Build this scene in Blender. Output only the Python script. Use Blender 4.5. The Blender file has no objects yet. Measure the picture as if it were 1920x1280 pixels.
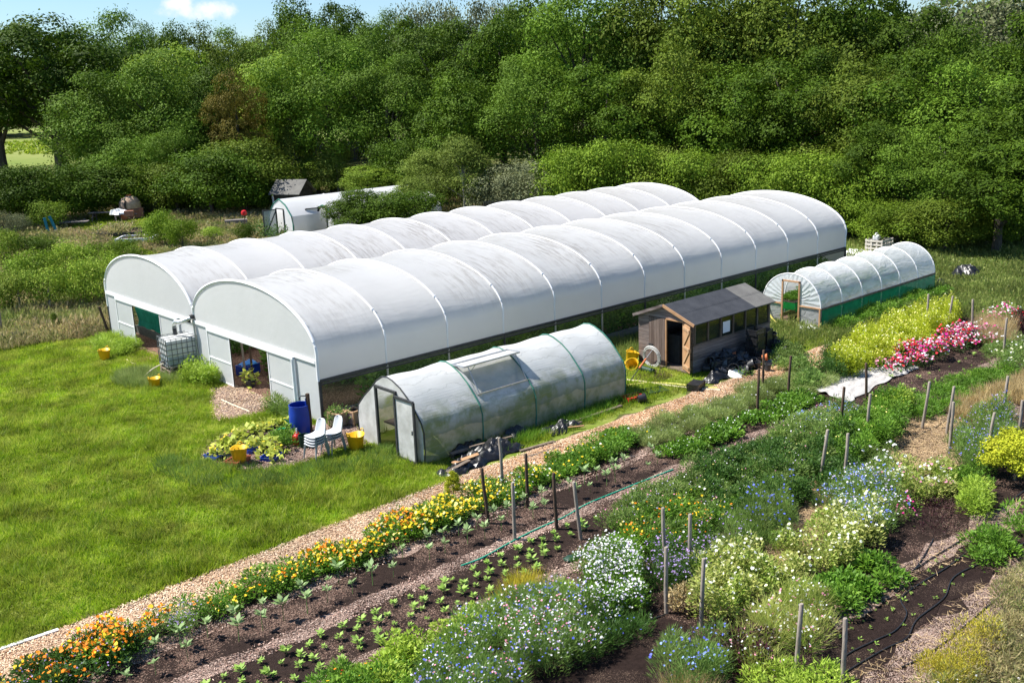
import bpy, bmesh, math, random
import numpy as np
from mathutils import Vector, Matrix

# ------------------------------------------------------------------ camera
# world: x runs along the big tunnels, y across them, z up, metres
SC = bpy.context.scene
COL = SC.collection
F_PX, PITCH, ROLL, YAW = 1904.0, 0.2525, -0.0383, 0.8465
CAM = np.array([-14.993, -25.731, 9.846])
fw = np.array([math.cos(PITCH)*math.cos(YAW), math.cos(PITCH)*math.sin(YAW), -math.sin(PITCH)])
_r = np.cross(fw, [0, 0, 1.0]); _r /= np.linalg.norm(_r); _u = np.cross(_r, fw)
rt = math.cos(ROLL)*_r + math.sin(ROLL)*_u
up = -math.sin(ROLL)*_r + math.cos(ROLL)*_u
cd = bpy.data.cameras.new('camera'); cam = bpy.data.objects.new('camera', cd); COL.objects.link(cam)
cd.sensor_width = 36; cd.lens = F_PX/1920*36; cd.clip_start = 0.2; cd.clip_end = 3000
cam.matrix_world = Matrix(((rt[0], up[0], -fw[0], CAM[0]), (rt[1], up[1], -fw[1], CAM[1]), (rt[2], up[2], -fw[2], CAM[2]), (0, 0, 0, 1)))
SC.camera = cam

# ------------------------------------------------------------------ light
SUN_AZ = math.atan2(0.78, -0.62)          # direction towards the sun, seen from above
SUN_EL = math.radians(55)
sd = Vector((math.cos(SUN_AZ)*math.cos(SUN_EL), math.sin(SUN_AZ)*math.cos(SUN_EL), math.sin(SUN_EL)))
sl = bpy.data.lights.new('sun', 'SUN'); sl.energy = 4.7; sl.angle = math.radians(0.55); sl.color = (1.0, 0.955, 0.88)
so = bpy.data.objects.new('sun', sl); COL.objects.link(so); so.rotation_euler = sd.to_track_quat('Z', 'Y').to_euler(); so.location = (0, 0, 60)
W = bpy.data.worlds.new('World'); SC.world = W; W.use_nodes = True
nt = W.node_tree; nt.nodes.clear()
def N(tree, typ, **kw):
    n = tree.nodes.new(typ)
    for k, v in kw.items():
        if k.startswith('_'): setattr(n, k[1:], v)
        else: n.inputs[k.replace('__', ' ')].default_value = v
    return n
def L(tree, a, b): tree.links.new(a, b)
sky = N(nt, 'ShaderNodeTexSky', _sky_type='NISHITA', _sun_disc=False, _sun_elevation=SUN_EL, _sun_rotation=math.atan2(math.cos(SUN_AZ), math.sin(SUN_AZ)),
        _altitude=50, _air_density=1.0, _dust_density=0.3, _ozone_density=3.0)
def raydir(px, py):
    d = fw + rt*(px-960)/F_PX + up*(640-py)/F_PX
    return d/np.linalg.norm(d)
tc = N(nt, 'ShaderNodeTexCoord')
def blob(px, py, rx, ry):                  # soft elliptical region of sky directions
    d0 = raydir(px, py); t = np.cross(d0, [0, 0, 1.0]); t /= np.linalg.norm(t); v = np.cross(t, d0)
    out = []
    for ax, rr in ((t, rx), (v, ry)):
        dt = N(nt, 'ShaderNodeVectorMath', _operation='DOT_PRODUCT'); L(nt, tc.outputs['Generated'], dt.inputs[0]); dt.inputs[1].default_value = tuple(ax/rr)
        sq = N(nt, 'ShaderNodeMath', _operation='POWER'); L(nt, dt.outputs['Value'], sq.inputs[0]); sq.inputs[1].default_value = 2.0; out.append(sq)
    ad = N(nt, 'ShaderNodeMath', _operation='ADD'); L(nt, out[0].outputs[0], ad.inputs[0]); L(nt, out[1].outputs[0], ad.inputs[1])
    sb = N(nt, 'ShaderNodeMath', _operation='SUBTRACT'); sb.inputs[0].default_value = 1.0; L(nt, ad.outputs[0], sb.inputs[1])
    return sb
cn = N(nt, 'ShaderNodeTexNoise', Scale=38.0, Detail=7.0, Roughness=0.6); L(nt, tc.outputs['Generated'], cn.inputs['Vector'])
b1 = blob(375, 21, 0.040, 0.0105); b2 = blob(337, 10, 0.018, 0.011)
mx = N(nt, 'ShaderNodeMath', _operation='MAXIMUM'); L(nt, b1.outputs[0], mx.inputs[0]); L(nt, b2.outputs[0], mx.inputs[1])
ad = N(nt, 'ShaderNodeMath', _operation='MULTIPLY_ADD'); L(nt, cn.outputs[0], ad.inputs[0]); ad.inputs[1].default_value = 2.4; ad.inputs[2].default_value = -1.25
a2 = N(nt, 'ShaderNodeMath', _operation='ADD'); L(nt, mx.outputs[0], a2.inputs[0]); L(nt, ad.outputs[0], a2.inputs[1])
rp = N(nt, 'ShaderNodeMapRange', _interpolation_type='SMOOTHSTEP'); L(nt, a2.outputs[0], rp.inputs[0]); rp.inputs[1].default_value = 0.0; rp.inputs[2].default_value = 0.9
rp.inputs[4].default_value = 0.92
tn = N(nt, 'ShaderNodeMixRGB', _blend_type='MULTIPLY'); tn.inputs[0].default_value = 1; L(nt, sky.outputs[0], tn.inputs[1]); tn.inputs[2].default_value = (0.74, 0.87, 1.0, 1)
mc = N(nt, 'ShaderNodeMixRGB'); L(nt, rp.outputs[0], mc.inputs[0]); L(nt, tn.outputs[0], mc.inputs[1]); mc.inputs[2].default_value = (7.0, 7.0, 7.1, 1)
bg = N(nt, 'ShaderNodeBackground', Strength=0.080); L(nt, mc.outputs[0], bg.inputs[0])
wo = N(nt, 'ShaderNodeOutputWorld'); L(nt, bg.outputs[0], wo.inputs[0])
SC.view_settings.view_transform = 'Standard'; SC.view_settings.look = 'None'; SC.view_settings.exposure = 1.0; SC.view_settings.gamma = 1
SC.cycles.max_bounces = 8; SC.cycles.transparent_max_bounces = 12; SC.cycles.diffuse_bounces = 3; SC.cycles.glossy_bounces = 2; SC.cycles.transmission_bounces = 4
SC.cycles.use_denoising = True
SC.cycles.caustics_reflective = False; SC.cycles.caustics_refractive = False

# ------------------------------------------------------------------ finding real places from the survey of the photograph
def G(px, py, z=0.0):                      # point at height z on the ray of a photo pixel (1920 x 1280)
    d = fw + rt*(px-960)/F_PX + up*(640-py)/F_PX
    p = CAM + d*(z-CAM[2])/d[2]
    return Vector((float(p[0]), float(p[1]), z))
def PLN(px, py, ax, val):
    d = fw + rt*(px-960)/F_PX + up*(640-py)/F_PX
    p = CAM + d*(val-CAM[ax])/d[ax]
    return Vector([float(q) for q in p])
def AT(px, D):                             # ground point at horizontal distance D in the direction of column px
    d = fw + rt*(px-960)/F_PX + up*(640-330)/F_PX
    h = np.array([d[0], d[1]]); h /= np.linalg.norm(h)
    return Vector((float(CAM[0]+h[0]*D), float(CAM[1]+h[1]*D), 0))
def HT(px, py, D):                         # height of a pixel's ray at horizontal distance D
    d = fw + rt*(px-960)/F_PX + up*(640-py)/F_PX
    return float(CAM[2] + d[2]/math.hypot(d[0], d[1])*D)
def SEEN(P, m=0.16):                       # numpy: which points the photo could see, with a wide margin
    d = P - CAM; z = d@fw
    x = 960+F_PX*(d@rt)/z; y = 640-F_PX*(d@up)/z
    return (z > 1) & (x > -1920*m) & (x < 1920*(1+m)) & (y > -400) & (y < 1280*(1+m))

# ------------------------------------------------------------------ materials
def newmat(name):
    m = bpy.data.materials.new(name); m.use_nodes = True; t = m.node_tree; t.nodes.clear()
    return m, t, N(t, 'ShaderNodeOutputMaterial')
def col4(c): return (c[0], c[1], c[2], 1)
def surf(name, c1, c2=None, scale=6.0, rough=0.7, spec=0.3, metal=0.0, bump=0.0, bscale=None, stretch=(1, 1, 1), transl=0.0, c3=None, detail=5, coord='Object', transp=0.0):
    m, t, out = newmat(name)
    co = N(t, 'ShaderNodeTexCoord'); mp = N(t, 'ShaderNodeMapping'); mp.inputs['Scale'].default_value = stretch
    L(t, co.outputs[coord], mp.inputs[0])
    no = N(t, 'ShaderNodeTexNoise', Scale=scale, Detail=detail, Roughness=0.62); L(t, mp.outputs[0], no.inputs['Vector'])
    rm = N(t, 'ShaderNodeValToRGB'); e = rm.color_ramp.elements
    e[0].position = 0.32; e[0].color = col4(c1); e[1].position = 0.68; e[1].color = col4(c2 or tuple(min(1, q*1.15) for q in c1))
    if c3: x = e.new(0.8); x.color = col4(c3)
    L(t, no.outputs[0], rm.inputs[0])
    b = N(t, 'ShaderNodeBsdfPrincipled', Roughness=rough, Metallic=metal); b.inputs['Specular IOR Level'].default_value = spec
    L(t, rm.outputs[0], b.inputs['Base Color'])
    if bump:
        n2 = N(t, 'ShaderNodeTexNoise', Scale=bscale or scale*3, Detail=4.0); L(t, mp.outputs[0], n2.inputs['Vector'])
        bp = N(t, 'ShaderNodeBump', Strength=bump, Distance=0.03); L(t, n2.outputs[0], bp.inputs['Height']); L(t, bp.outputs[0], b.inputs['Normal'])
    last = b
    if transl:
        tr = N(t, 'ShaderNodeBsdfTranslucent'); L(t, rm.outputs[0], tr.inputs[0])
        mi = N(t, 'ShaderNodeMixShader'); mi.inputs[0].default_value = transl; L(t, last.outputs[0], mi.inputs[1]); L(t, tr.outputs[0], mi.inputs[2]); last = mi
    if transp:
        tr = N(t, 'ShaderNodeBsdfTransparent')
        mi = N(t, 'ShaderNodeMixShader'); mi.inputs[0].default_value = transp; L(t, last.outputs[0], mi.inputs[1]); L(t, tr.outputs[0], mi.inputs[2]); last = mi
    L(t, last.outputs[0], out.inputs[0])
    return m
def leafmat(name, cols, transl=0.35, rough=0.55, nscale=0.6, const=False, vary=0.35, objvary=0.0, spec=0.25, drift=None):
    """foliage / petal colour picked per leaf by the face attribute v, drifting slowly over the ground"""
    m, t, out = newmat(name)
    at = N(t, 'ShaderNodeAttribute', _attribute_name='v')
    rm = N(t, 'ShaderNodeValToRGB'); cr = rm.color_ramp
    if const: cr.interpolation = 'CONSTANT'
    n = len(cols); e = cr.elements
    while len(e) < n: e.new(0.5)
    for i, c in enumerate(cols):
        e[i].position = i/n if const else i/max(1, n-1); e[i].color = col4(c)
    L(t, at.outputs['Fac'], rm.inputs[0])
    geo = N(t, 'ShaderNodeNewGeometry')
    no = N(t, 'ShaderNodeTexNoise', Scale=nscale, Detail=3.0); L(t, geo.outputs['Position'], no.inputs['Vector'])
    mr = N(t, 'ShaderNodeMapRange'); mr.inputs[1].default_value = 0.3; mr.inputs[2].default_value = 0.7; mr.inputs[3].default_value = 1-vary; mr.inputs[4].default_value = 1+vary
    L(t, no.outputs[0], mr.inputs[0])
    val = mr.outputs[0]
    if objvary:
        oi = N(t, 'ShaderNodeObjectInfo'); m2 = N(t, 'ShaderNodeMapRange'); m2.inputs[3].default_value = 1-objvary; m2.inputs[4].default_value = 1+objvary
        L(t, oi.outputs['Random'], m2.inputs[0]); mu = N(t, 'ShaderNodeMath', _operation='MULTIPLY'); L(t, val, mu.inputs[0]); L(t, m2.outputs[0], mu.inputs[1]); val = mu.outputs[0]
    colr = rm.outputs[0]
    if drift:                              # (colour, amount, scale): worn or dry patches
        dn = N(t, 'ShaderNodeTexNoise', Scale=drift[2], Detail=4.0, Roughness=0.6); L(t, geo.outputs['Position'], dn.inputs['Vector'])
        dr = N(t, 'ShaderNodeMapRange'); dr.inputs[1].default_value = 0.45; dr.inputs[2].default_value = 0.7; dr.inputs[4].default_value = drift[1]; L(t, dn.outputs[0], dr.inputs[0])
        dm = N(t, 'ShaderNodeMixRGB'); L(t, dr.outputs[0], dm.inputs[0]); L(t, colr, dm.inputs[1]); dm.inputs[2].default_value = col4(drift[0]); colr = dm.outputs[0]
    hs = N(t, 'ShaderNodeHueSaturation'); L(t, colr, hs.inputs['Color']); L(t, val, hs.inputs['Value'])
    b = N(t, 'ShaderNodeBsdfPrincipled', Roughness=rough); b.inputs['Specular IOR Level'].default_value = spec; L(t, hs.outputs[0], b.inputs['Base Color'])
    last = b
    if transl:
        tr = N(t, 'ShaderNodeBsdfTranslucent'); L(t, hs.outputs[0], tr.inputs[0])
        mi = N(t, 'ShaderNodeMixShader'); mi.inputs[0].default_value = transl; L(t, b.outputs[0], mi.inputs[1]); L(t, tr.outputs[0], mi.inputs[2]); last = mi
    L(t, last.outputs[0], out.inputs[0])
    return m
def chipmat(name, soil, chips, density=0.5, cscale=26.0, patch=0.5, low=0.35, high=0.65):
    """ground of soil with chips of bark and wood lying in drifts"""
    m, t, out = newmat(name)
    co = N(t, 'ShaderNodeTexCoord')
    vo = N(t, 'ShaderNodeTexVoronoi', Scale=cscale, Randomness=1.0); mp = N(t, 'ShaderNodeMapping'); mp.inputs['Scale'].default_value = (1, 2.2, 1); mp.inputs['Rotation'].default_value = (0, 0, 0.6)
    L(t, co.outputs['Object'], mp.inputs[0]); L(t, mp.outputs[0], vo.inputs['Vector'])
    sep = N(t, 'ShaderNodeSeparateColor'); L(t, vo.outputs['Color'], sep.inputs[0])
    rc = N(t, 'ShaderNodeValToRGB'); e = rc.color_ramp.elements
    while len(e) < len(chips): e.new(0.5)
    for i, c in enumerate(chips): e[i].position = i/(len(chips)-1); e[i].color = col4(c)
    L(t, sep.outputs[0], rc.inputs[0])
    no = N(t, 'ShaderNodeTexNoise', Scale=patch, Detail=6.0, Roughness=0.65); L(t, co.outputs['Object'], no.inputs['Vector'])
    mr = N(t, 'ShaderNodeMapRange'); mr.inputs[1].default_value = low; mr.inputs[2].default_value = high; mr.inputs[3].default_value = density-0.45; mr.inputs[4].default_value = density+0.45
    L(t, no.outputs[0], mr.inputs[0])
    gt = N(t, 'ShaderNodeMath', _operation='GREATER_THAN'); L(t, mr.outputs[0], gt.inputs[0]); L(t, sep.outputs[1], gt.inputs[1])
    ns = N(t, 'ShaderNodeTexNoise', Scale=9.0, Detail=8.0, Roughness=0.7); L(t, co.outputs['Object'], ns.inputs['Vector'])
    rs = N(t, 'ShaderNodeValToRGB'); e = rs.color_ramp.elements; e[0].position = 0.3; e[0].color = col4(tuple(q*0.6 for q in soil)); e[1].position = 0.72; e[1].color = col4(tuple(q*1.5 for q in soil))
    L(t, ns.outputs[0], rs.inputs[0])
    mi = N(t, 'ShaderNodeMixRGB'); L(t, gt.outputs[0], mi.inputs[0]); L(t, rs.outputs[0], mi.inputs[1]); L(t, rc.outputs[0], mi.inputs[2])
    b = N(t, 'ShaderNodeBsdfPrincipled', Roughness=0.95); b.inputs['Specular IOR Level'].default_value = 0.1; L(t, mi.outputs[0], b.inputs['Base Color'])
    am = N(t, 'ShaderNodeMath', _operation='ADD'); L(t, vo.outputs['Distance'], am.inputs[0]); L(t, ns.outputs[0], am.inputs[1])
    bp = N(t, 'ShaderNodeBump', Strength=0.8, Distance=0.03); L(t, am.outputs[0], bp.inputs['Height']); L(t, bp.outputs[0], b.inputs['Normal'])
    L(t, b.outputs[0], out.inputs[0])
    return m

# ------------------------------------------------------------------ scene bookkeeping
ORG = {}
def tag(o, label=None, cat=None, group=None, kind=None):
    if label: o['label'] = label
    if cat: o['category'] = cat
    if group: o['group'] = group
    if kind: o['kind'] = kind
    return o
def thing(name, loc, label, cat, group=None, rz=0.0):
    o = bpy.data.objects.new(name, None); COL.objects.link(o); o.empty_display_size = 0.2
    o.location = loc; o.rotation_euler = (0, 0, rz); ORG[o.name] = Vector(loc)
    return tag(o, label, cat, group)
def link_mesh(name, me, mat, parent=None, loc=None):
    o = bpy.data.objects.new(name, me); COL.objects.link(o)
    if mat: me.materials.append(mat)
    if parent: o.parent = parent
    if loc is not None: o.location = loc
    return o
def orig(parent):
    while parent is not None:
        if parent.name in ORG: return ORG[parent.name]
        parent = parent.parent
    return Vector((0, 0, 0))
class MB:
    """collects simple solids in world (or local) coordinates; build() links ONE mesh object"""
    def __init__(s): s.v = []; s.f = []
    def add(s, vs, fs):
        n = len(s.v); s.v += [tuple(v) for v in vs]; s.f += [tuple(i+n for i in f) for f in fs]; return s
    def box(s, c, size, rz=0, rx=0, ry=0):
        M = Matrix.Translation(c) @ Matrix.Rotation(rz, 4, 'Z') @ Matrix.Rotation(ry, 4, 'Y') @ Matrix.Rotation(rx, 4, 'X')
        a, b, d = size[0]/2, size[1]/2, size[2]/2
        vs = [M @ Vector((x, y, z)) for z in (-d, d) for x, y in ((-a, -b), (a, -b), (a, b), (-a, b))]
        return s.add(vs, [(3, 2, 1, 0), (4, 5, 6, 7), (0, 1, 5, 4), (1, 2, 6, 5), (2, 3, 7, 6), (3, 0, 4, 7)])
    def bar(s, p, q, w, h=None):           # square bar between two points
        p, q = Vector(p), Vector(q); d = q-p; l = d.length
        if l < 1e-6: return s
        R = d.to_track_quat('X', 'Z').to_matrix().to_4x4(); M = Matrix.Translation((p+q)/2) @ R
        h = h or w; a, b, c = l/2, w/2, h/2
        vs = [M @ Vector((x, y, z)) for z in (-c, c) for x, y in ((-a, -b), (a, -b), (a, b), (-a, b))]
        return s.add(vs, [(3, 2, 1, 0), (4, 5, 6, 7), (0, 1, 5, 4), (1, 2, 6, 5), (2, 3, 7, 6), (3, 0, 4, 7)])
    def tube(s, pts, r, n=8, cap=True):
        pts = [Vector(p) for p in pts]; rs = r if isinstance(r, (list, tuple)) else [r]*len(pts); rings = []
        for i, p in enumerate(pts):
            d = (pts[min(i+1, len(pts)-1)]-pts[max(i-1, 0)]); d = d.normalized() if d.length > 1e-9 else Vector((0, 0, 1))
            a = d.cross(Vector((0, 0, 1)) if abs(d.z) < 0.9 else Vector((1, 0, 0))).normalized(); b = d.cross(a)
            rings.append([p+(a*math.cos(2*math.pi*k/n)+b*math.sin(2*math.pi*k/n))*rs[i] for k in range(n)])
        vs = [v for g in rings for v in g]
        fs = [(i*n+k, i*n+(k+1) % n, (i+1)*n+(k+1) % n, (i+1)*n+k) for i in range(len(pts)-1) for k in range(n)]
        if cap: fs += [tuple(range(n))[::-1], tuple((len(pts)-1)*n+k for k in range(n))]
        return s.add(vs, fs)
    def lathe(s, prof, c=(0, 0, 0), n=20, M=None):   # prof: (r, z)
        M = M or Matrix.Translation(c); vs = []
        for r_, z in prof:
            for k in range(n):
                a = 2*math.pi*k/n; vs.append(M @ Vector((r_*math.cos(a), r_*math.sin(a), z)))
        fs = [(i*n+k, i*n+(k+1) % n, (i+1)*n+(k+1) % n, (i+1)*n+k) for i in range(len(prof)-1) for k in range(n)]
        return s.add(vs, fs)
    def quad(s, a, b, c, d): return s.add([a, b, c, d], [(0, 1, 2, 3)])
    def poly(s, pts): return s.add(pts, [tuple(range(len(pts)))])
    def slab(s, pts, th):                  # polygon extruded down by th (vector or thickness)
        t = th if isinstance(th, Vector) else Vector((0, 0, -th)); n = len(pts); pts = [Vector(p) for p in pts]
        return s.add(pts+[p+t for p in pts], [tuple(range(n)), tuple(range(2*n-1, n-1, -1))]+[(i, i+n, (i+1) % n+n, (i+1) % n) for i in range(n)])
    def grid(s, fn, nu, nv):               # fn(i/nu, j/nv) -> point
        vs = [fn(i/nu, j/nv) for i in range(nu+1) for j in range(nv+1)]
        return s.add(vs, [(i*(nv+1)+j, (i+1)*(nv+1)+j, (i+1)*(nv+1)+j+1, i*(nv+1)+j+1) for i in range(nu) for j in range(nv)])
    def build(s, name, mat, parent=None, smooth=False, bevel=0, loc=None, solid=0, angle=40, sub=0):
        o0 = Vector(loc) if loc is not None else (orig(parent) if parent else Vector((0, 0, 0)))
        me = bpy.data.meshes.new(name); me.from_pydata([tuple(Vector(v)-o0) for v in s.v], [], s.f); me.update()
        bm = bmesh.new(); bm.from_mesh(me); bmesh.ops.recalc_face_normals(bm, faces=bm.faces); bm.to_mesh(me); bm.free()
        o = link_mesh(name, me, mat, parent)
        if loc is not None and parent is None: o.location = loc; ORG[o.name] = o0
        if smooth:
            for p in me.polygons: p.use_smooth = True
            try: me.set_sharp_from_angle(angle=math.radians(angle))
            except Exception: pass
        if solid: md = o.modifiers.new('s', 'SOLIDIFY'); md.thickness = solid; md.offset = 0
        if bevel: md = o.modifiers.new('b', 'BEVEL'); md.width = bevel; md.segments = 2; md.limit_method = 'ANGLE'
        if sub: md = o.modifiers.new('u', 'SUBSURF'); md.levels = sub; md.render_levels = sub
        return o
def copy_tree(o, parent=None):
    c = o.copy(); COL.objects.link(c); c.parent = parent
    for ch in list(o.children): copy_tree(ch, c)
    return c
def put(o, loc, rz=0, rx=0, ry=0, s=1.0, label=None):
    o.location = loc; o.rotation_euler = (rx, ry, rz); o.scale = (s, s, s) if not isinstance(s, (tuple, list)) else s
    if label: o['label'] = label
    return o

# ------------------------------------------------------------------ fast leaf meshes
def fast_mesh(name, V, k, v):
    """V: (n*k,3) vertices, faces of k consecutive verts, v: per face value"""
    n = len(V)//k
    me = bpy.data.meshes.new(name)
    me.vertices.add(n*k); me.vertices.foreach_set('co', np.ascontiguousarray(V, dtype=np.float32).ravel())
    me.loops.add(n*k); me.loops.foreach_set('vertex_index', np.arange(n*k, dtype=np.int32))
    me.polygons.add(n); me.polygons.foreach_set('loop_start', np.arange(0, n*k, k, dtype=np.int32))
    me.update(calc_edges=True)
    a = me.attributes.new('v', 'FLOAT', 'FACE'); a.data.foreach_set('value', np.asarray(v, dtype=np.float32))
    return me
def unit(a): return a/np.maximum(np.linalg.norm(a, axis=1, keepdims=True), 1e-9)
def diamonds(P, D, Nn, Ln, Wd, fold=0.0):
    """leaf quads from P along D, facing Nn"""
    S = unit(np.cross(D, Nn)); Ln = np.reshape(Ln, (-1, 1)); Wd = np.reshape(Wd, (-1, 1))
    M = P+D*Ln*0.45
    return np.stack([P, M+S*Wd/2, P+D*Ln, M-S*Wd/2], 1).reshape(-1, 3)
def blades(P, D, S, Ln, Wd):
    Ln = np.reshape(Ln, (-1, 1)); Wd = np.reshape(Wd, (-1, 1))
    return np.stack([P-S*Wd/2, P+S*Wd/2, P+D*Ln], 1).reshape(-1, 3)
def rdir(rng, n, zmin=-1.0, zmax=1.0):
    z = rng.uniform(zmin, zmax, n); a = rng.uniform(0, 2*np.pi, n); r = np.sqrt(1-z*z)
    return np.stack([r*np.cos(a), r*np.sin(a), z], 1)
def inpoly(X, Y, poly):
    c = np.zeros(len(X), bool); n = len(poly)
    for i in range(n):
        x1, y1 = poly[i][0], poly[i][1]; x2, y2 = poly[(i+1) % n][0], poly[(i+1) % n][1]
        if y1 == y2: continue
        m = ((y1 > Y) != (y2 > Y)) & (X < (x2-x1)*(Y-y1)/(y2-y1)+x1); c ^= m
    return c
def scatter(rng, poly, dens):
    xs = [p[0] for p in poly]; ys = [p[1] for p in poly]; A = (max(xs)-min(xs))*(max(ys)-min(ys))
    n = int(A*dens)+1; X = rng.uniform(min(xs), max(xs), n); Y = rng.uniform(min(ys), max(ys), n)
    m = inpoly(X, Y, poly); return np.stack([X[m], Y[m]], 1)
def wob(x, y, s=1.0): return np.sin(x*1.7*s+y*0.6*s)+np.sin(y*2.3*s-x*0.9*s+1.3)+np.sin((x+y)*3.1*s+0.4)*0.6
# ================================================================== GROUND
rnd = random.Random(7)
M_ground = surf('meadow_floor', (0.055, 0.075, 0.018), (0.11, 0.105, 0.04), scale=1.3, rough=0.95, spec=0.05, bump=0.6, bscale=14, c3=(0.16, 0.13, 0.065))
M_lawnfloor = surf('lawn_floor', (0.10, 0.16, 0.014), (0.22, 0.24, 0.06), scale=1.6, rough=0.95, spec=0.05, bump=0.6, bscale=22)
TAN = [(0.22, 0.12, 0.075), (0.42, 0.27, 0.18), (0.60, 0.45, 0.33), (0.32, 0.17, 0.10)]
M_soil = chipmat('garden_soil', (0.034, 0.022, 0.018), [(0.10, 0.06, 0.045), (0.22, 0.13, 0.10), (0.36, 0.25, 0.19), (0.07, 0.045, 0.035)], density=0.12, cscale=42, patch=0.7)
M_soil_clean = chipmat('raked_soil', (0.030, 0.019, 0.016), [(0.06, 0.04, 0.03), (0.12, 0.08, 0.06), (0.2, 0.14, 0.1)], density=0.03, cscale=60, patch=0.9)
M_chip = chipmat('wood_chip_floor', (0.10, 0.055, 0.035), TAN, density=0.8, cscale=34, patch=0.6)
M_rowchip = chipmat('row_path_chips', (0.045, 0.028, 0.022), [(0.18, 0.11, 0.085), (0.36, 0.25, 0.20), (0.52, 0.40, 0.33), (0.13, 0.075, 0.06)], density=0.6, cscale=40, patch=0.8)
M_straw = chipmat('straw_floor', (0.07, 0.045, 0.03), [(0.30, 0.21, 0.11), (0.46, 0.35, 0.2), (0.24, 0.14, 0.08), (0.5, 0.38, 0.27)], density=0.7, cscale=30, patch=0.7)
def sheet(name, poly, z, mat, amp=0.08, step=0.35):
    pts = []
    n = len(poly)
    for i in range(n):
        a, b = Vector(poly[i][:2]), Vector(poly[(i+1) % n][:2]); k = max(1, int((b-a).length/step)); nn = Vector((-(b-a).y, (b-a).x)).normalized()
        for j in range(k):
            p = a+(b-a)*j/k; q = p+nn*amp*float(wob(p.x*1.3, p.y*1.3, 1.6))*0.5; pts.append((q.x, q.y, z))
    o = MB().poly(pts).build(name, mat)
    return tag(o, kind='structure')
g = MB().poly([(-900, -900, 0), (1500, -900, 0), (1500, 1500, 0), (-900, 1500, 0)]).build('ground', M_ground); tag(g, kind='structure')
LAWN = [(-22, -6.6), (0.2, -6.45), (18.5, -6.35), (18.5, -2.0), (11, -0.15), (0, -0.1), (0, 16.6), (-2.2, 17.6), (-5.5, 18.3), (-11, 19.6), (-22, 21)]
sheet('lawn', LAWN, 0.004, M_lawnfloor, amp=0.3)
GARDEN = [(-20, -7.5), (45, -7.5), (45, -45), (-20, -45)]
sheet('garden_soil', GARDEN, 0.004, M_soil, amp=0.1)
PATH = [(-17, -6.7), (-9, -6.75), (0, -6.4), (8, -6.5), (17.5, -6.5), (17.2, -7.9), (12.5, -7.9), (8, -7.5), (3, -7.5), (0, -7.8), (-5, -8.0), (-10, -8.1), (-17, -8.0)]
sheet('wood_chip_path', PATH, 0.010, M_chip, amp=0.16)
sheet('path_between_rows', [(-16, -10.02), (5, -10.02), (12, -10.1), (12, -10.4), (4, -10.4), (-16, -10.42)], 0.008, M_rowchip, amp=0.12)
sheet('path_between_rows', [(-16, -8.62), (1, -8.62), (9, -8.75), (9, -9.0), (1, -8.95), (-16, -9.0)], 0.009, M_rowchip, amp=0.2)
sheet('path_between_rows', [(-16, -11.9), (-2, -11.75), (2, -11.9), (2, -12.2), (-16, -12.4)], 0.008, M_rowchip, amp=0.2)
def GP(pts, z=0.0): return [tuple(G(x, y, z)[:2]) for x, y in pts]
sheet('straw_path', GP([(1480, 930), (1530, 880), (1640, 880), (1680, 830), (1700, 790), (1790, 780), (1860, 830), (1800, 870), (1700, 900), (1640, 960), (1560, 1010), (1500, 1060), (1440, 1090), (1440, 1010)]), 0.008, M_straw, amp=0.3)
sheet('straw_path', GP([(1560, 1130), (1700, 1060), (1780, 1000), (1920, 930), (1920, 990), (1800, 1060), (1640, 1150), (1560, 1200)]), 0.008, M_rowchip, amp=0.2)
sheet('straw_path', GP([(1560, 1280), (1700, 1200), (1920, 1030), (1960, 1040), (1960, 1180), (1800, 1280), (1700, 1320)]), 0.009, M_rowchip, amp=0.3)
sheet('straw_path', GP([(1630, 830), (1700, 740), (1860, 660), (1920, 650), (1920, 800), (1850, 790), (1760, 830), (1700, 840)]), 0.007, M_rowchip, amp=0.25)
sheet('soil_bed', GP([(1010, 1270), (1120, 1190), (1200, 1150), (1280, 1170), (1300, 1230), (1230, 1300), (1050, 1300)]), 0.011, M_soil_clean, amp=0.15)
sheet('soil_bed', GP([(1560, 1200), (1640, 1140), (1760, 1050), (1840, 1010), (1900, 1010), (1860, 1080), (1700, 1190), (1600, 1290), (1540, 1290)]), 0.012, M_soil_clean, amp=0.12)
sheet('soil_bed', GP([(1640, 735), (1700, 705), (1780, 660), (1870, 640), (1900, 655), (1830, 690), (1720, 745), (1660, 770)]), 0.012, M_soil, amp=0.1)
SOILPATCH = GP([(372, 858), (384, 836), (450, 800), (560, 800), (640, 790), (690, 800), (690, 830), (640, 840), (575, 868), (480, 888), (420, 880)])
sheet('chip_patch', SOILPATCH, 0.010, M_rowchip, amp=0.12)
DOORCHIP = [(0.1, 5.9), (0.1, 2.7), (-1.0, 2.2), (-2.3, 2.6), (-1.6, 4.2), (-0.7, 6.1)]
sheet('chip_patch', DOORCHIP, 0.010, M_rowchip, amp=0.12)
sheet('chip_patch', [(0.1, 13.9), (0.1, 10.9), (-1.2, 9.9), (-1.6, 10.8), (-0.9, 12.6)], 0.010, M_straw, amp=0.12)
sheet('tunnel_floor', [(0.1, 0.1), (29.5, 0.1), (29.5, 16.4), (0.1, 16.4)], 0.012, chipmat('tunnel_soil', (0.09, 0.05, 0.035), [(0.12, 0.065, 0.045), (0.28, 0.16, 0.11), (0.4, 0.27, 0.2)], density=0.5, cscale=30), amp=0.0)
sheet('chip_patch', GP([(1436, 600), (1475, 590), (1500, 608), (1480, 618), (1440, 615)]), 0.010, M_chip, amp=0.05)
sheet('chip_patch', GP([(1180, 705), (1240, 690), (1262, 705), (1240, 716), (1190, 722)]), 0.010, M_soil, amp=0.05)
TRACK = [(45, 158), (70, 150), (120, 178), (60, 215), (30, 190)]
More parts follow.
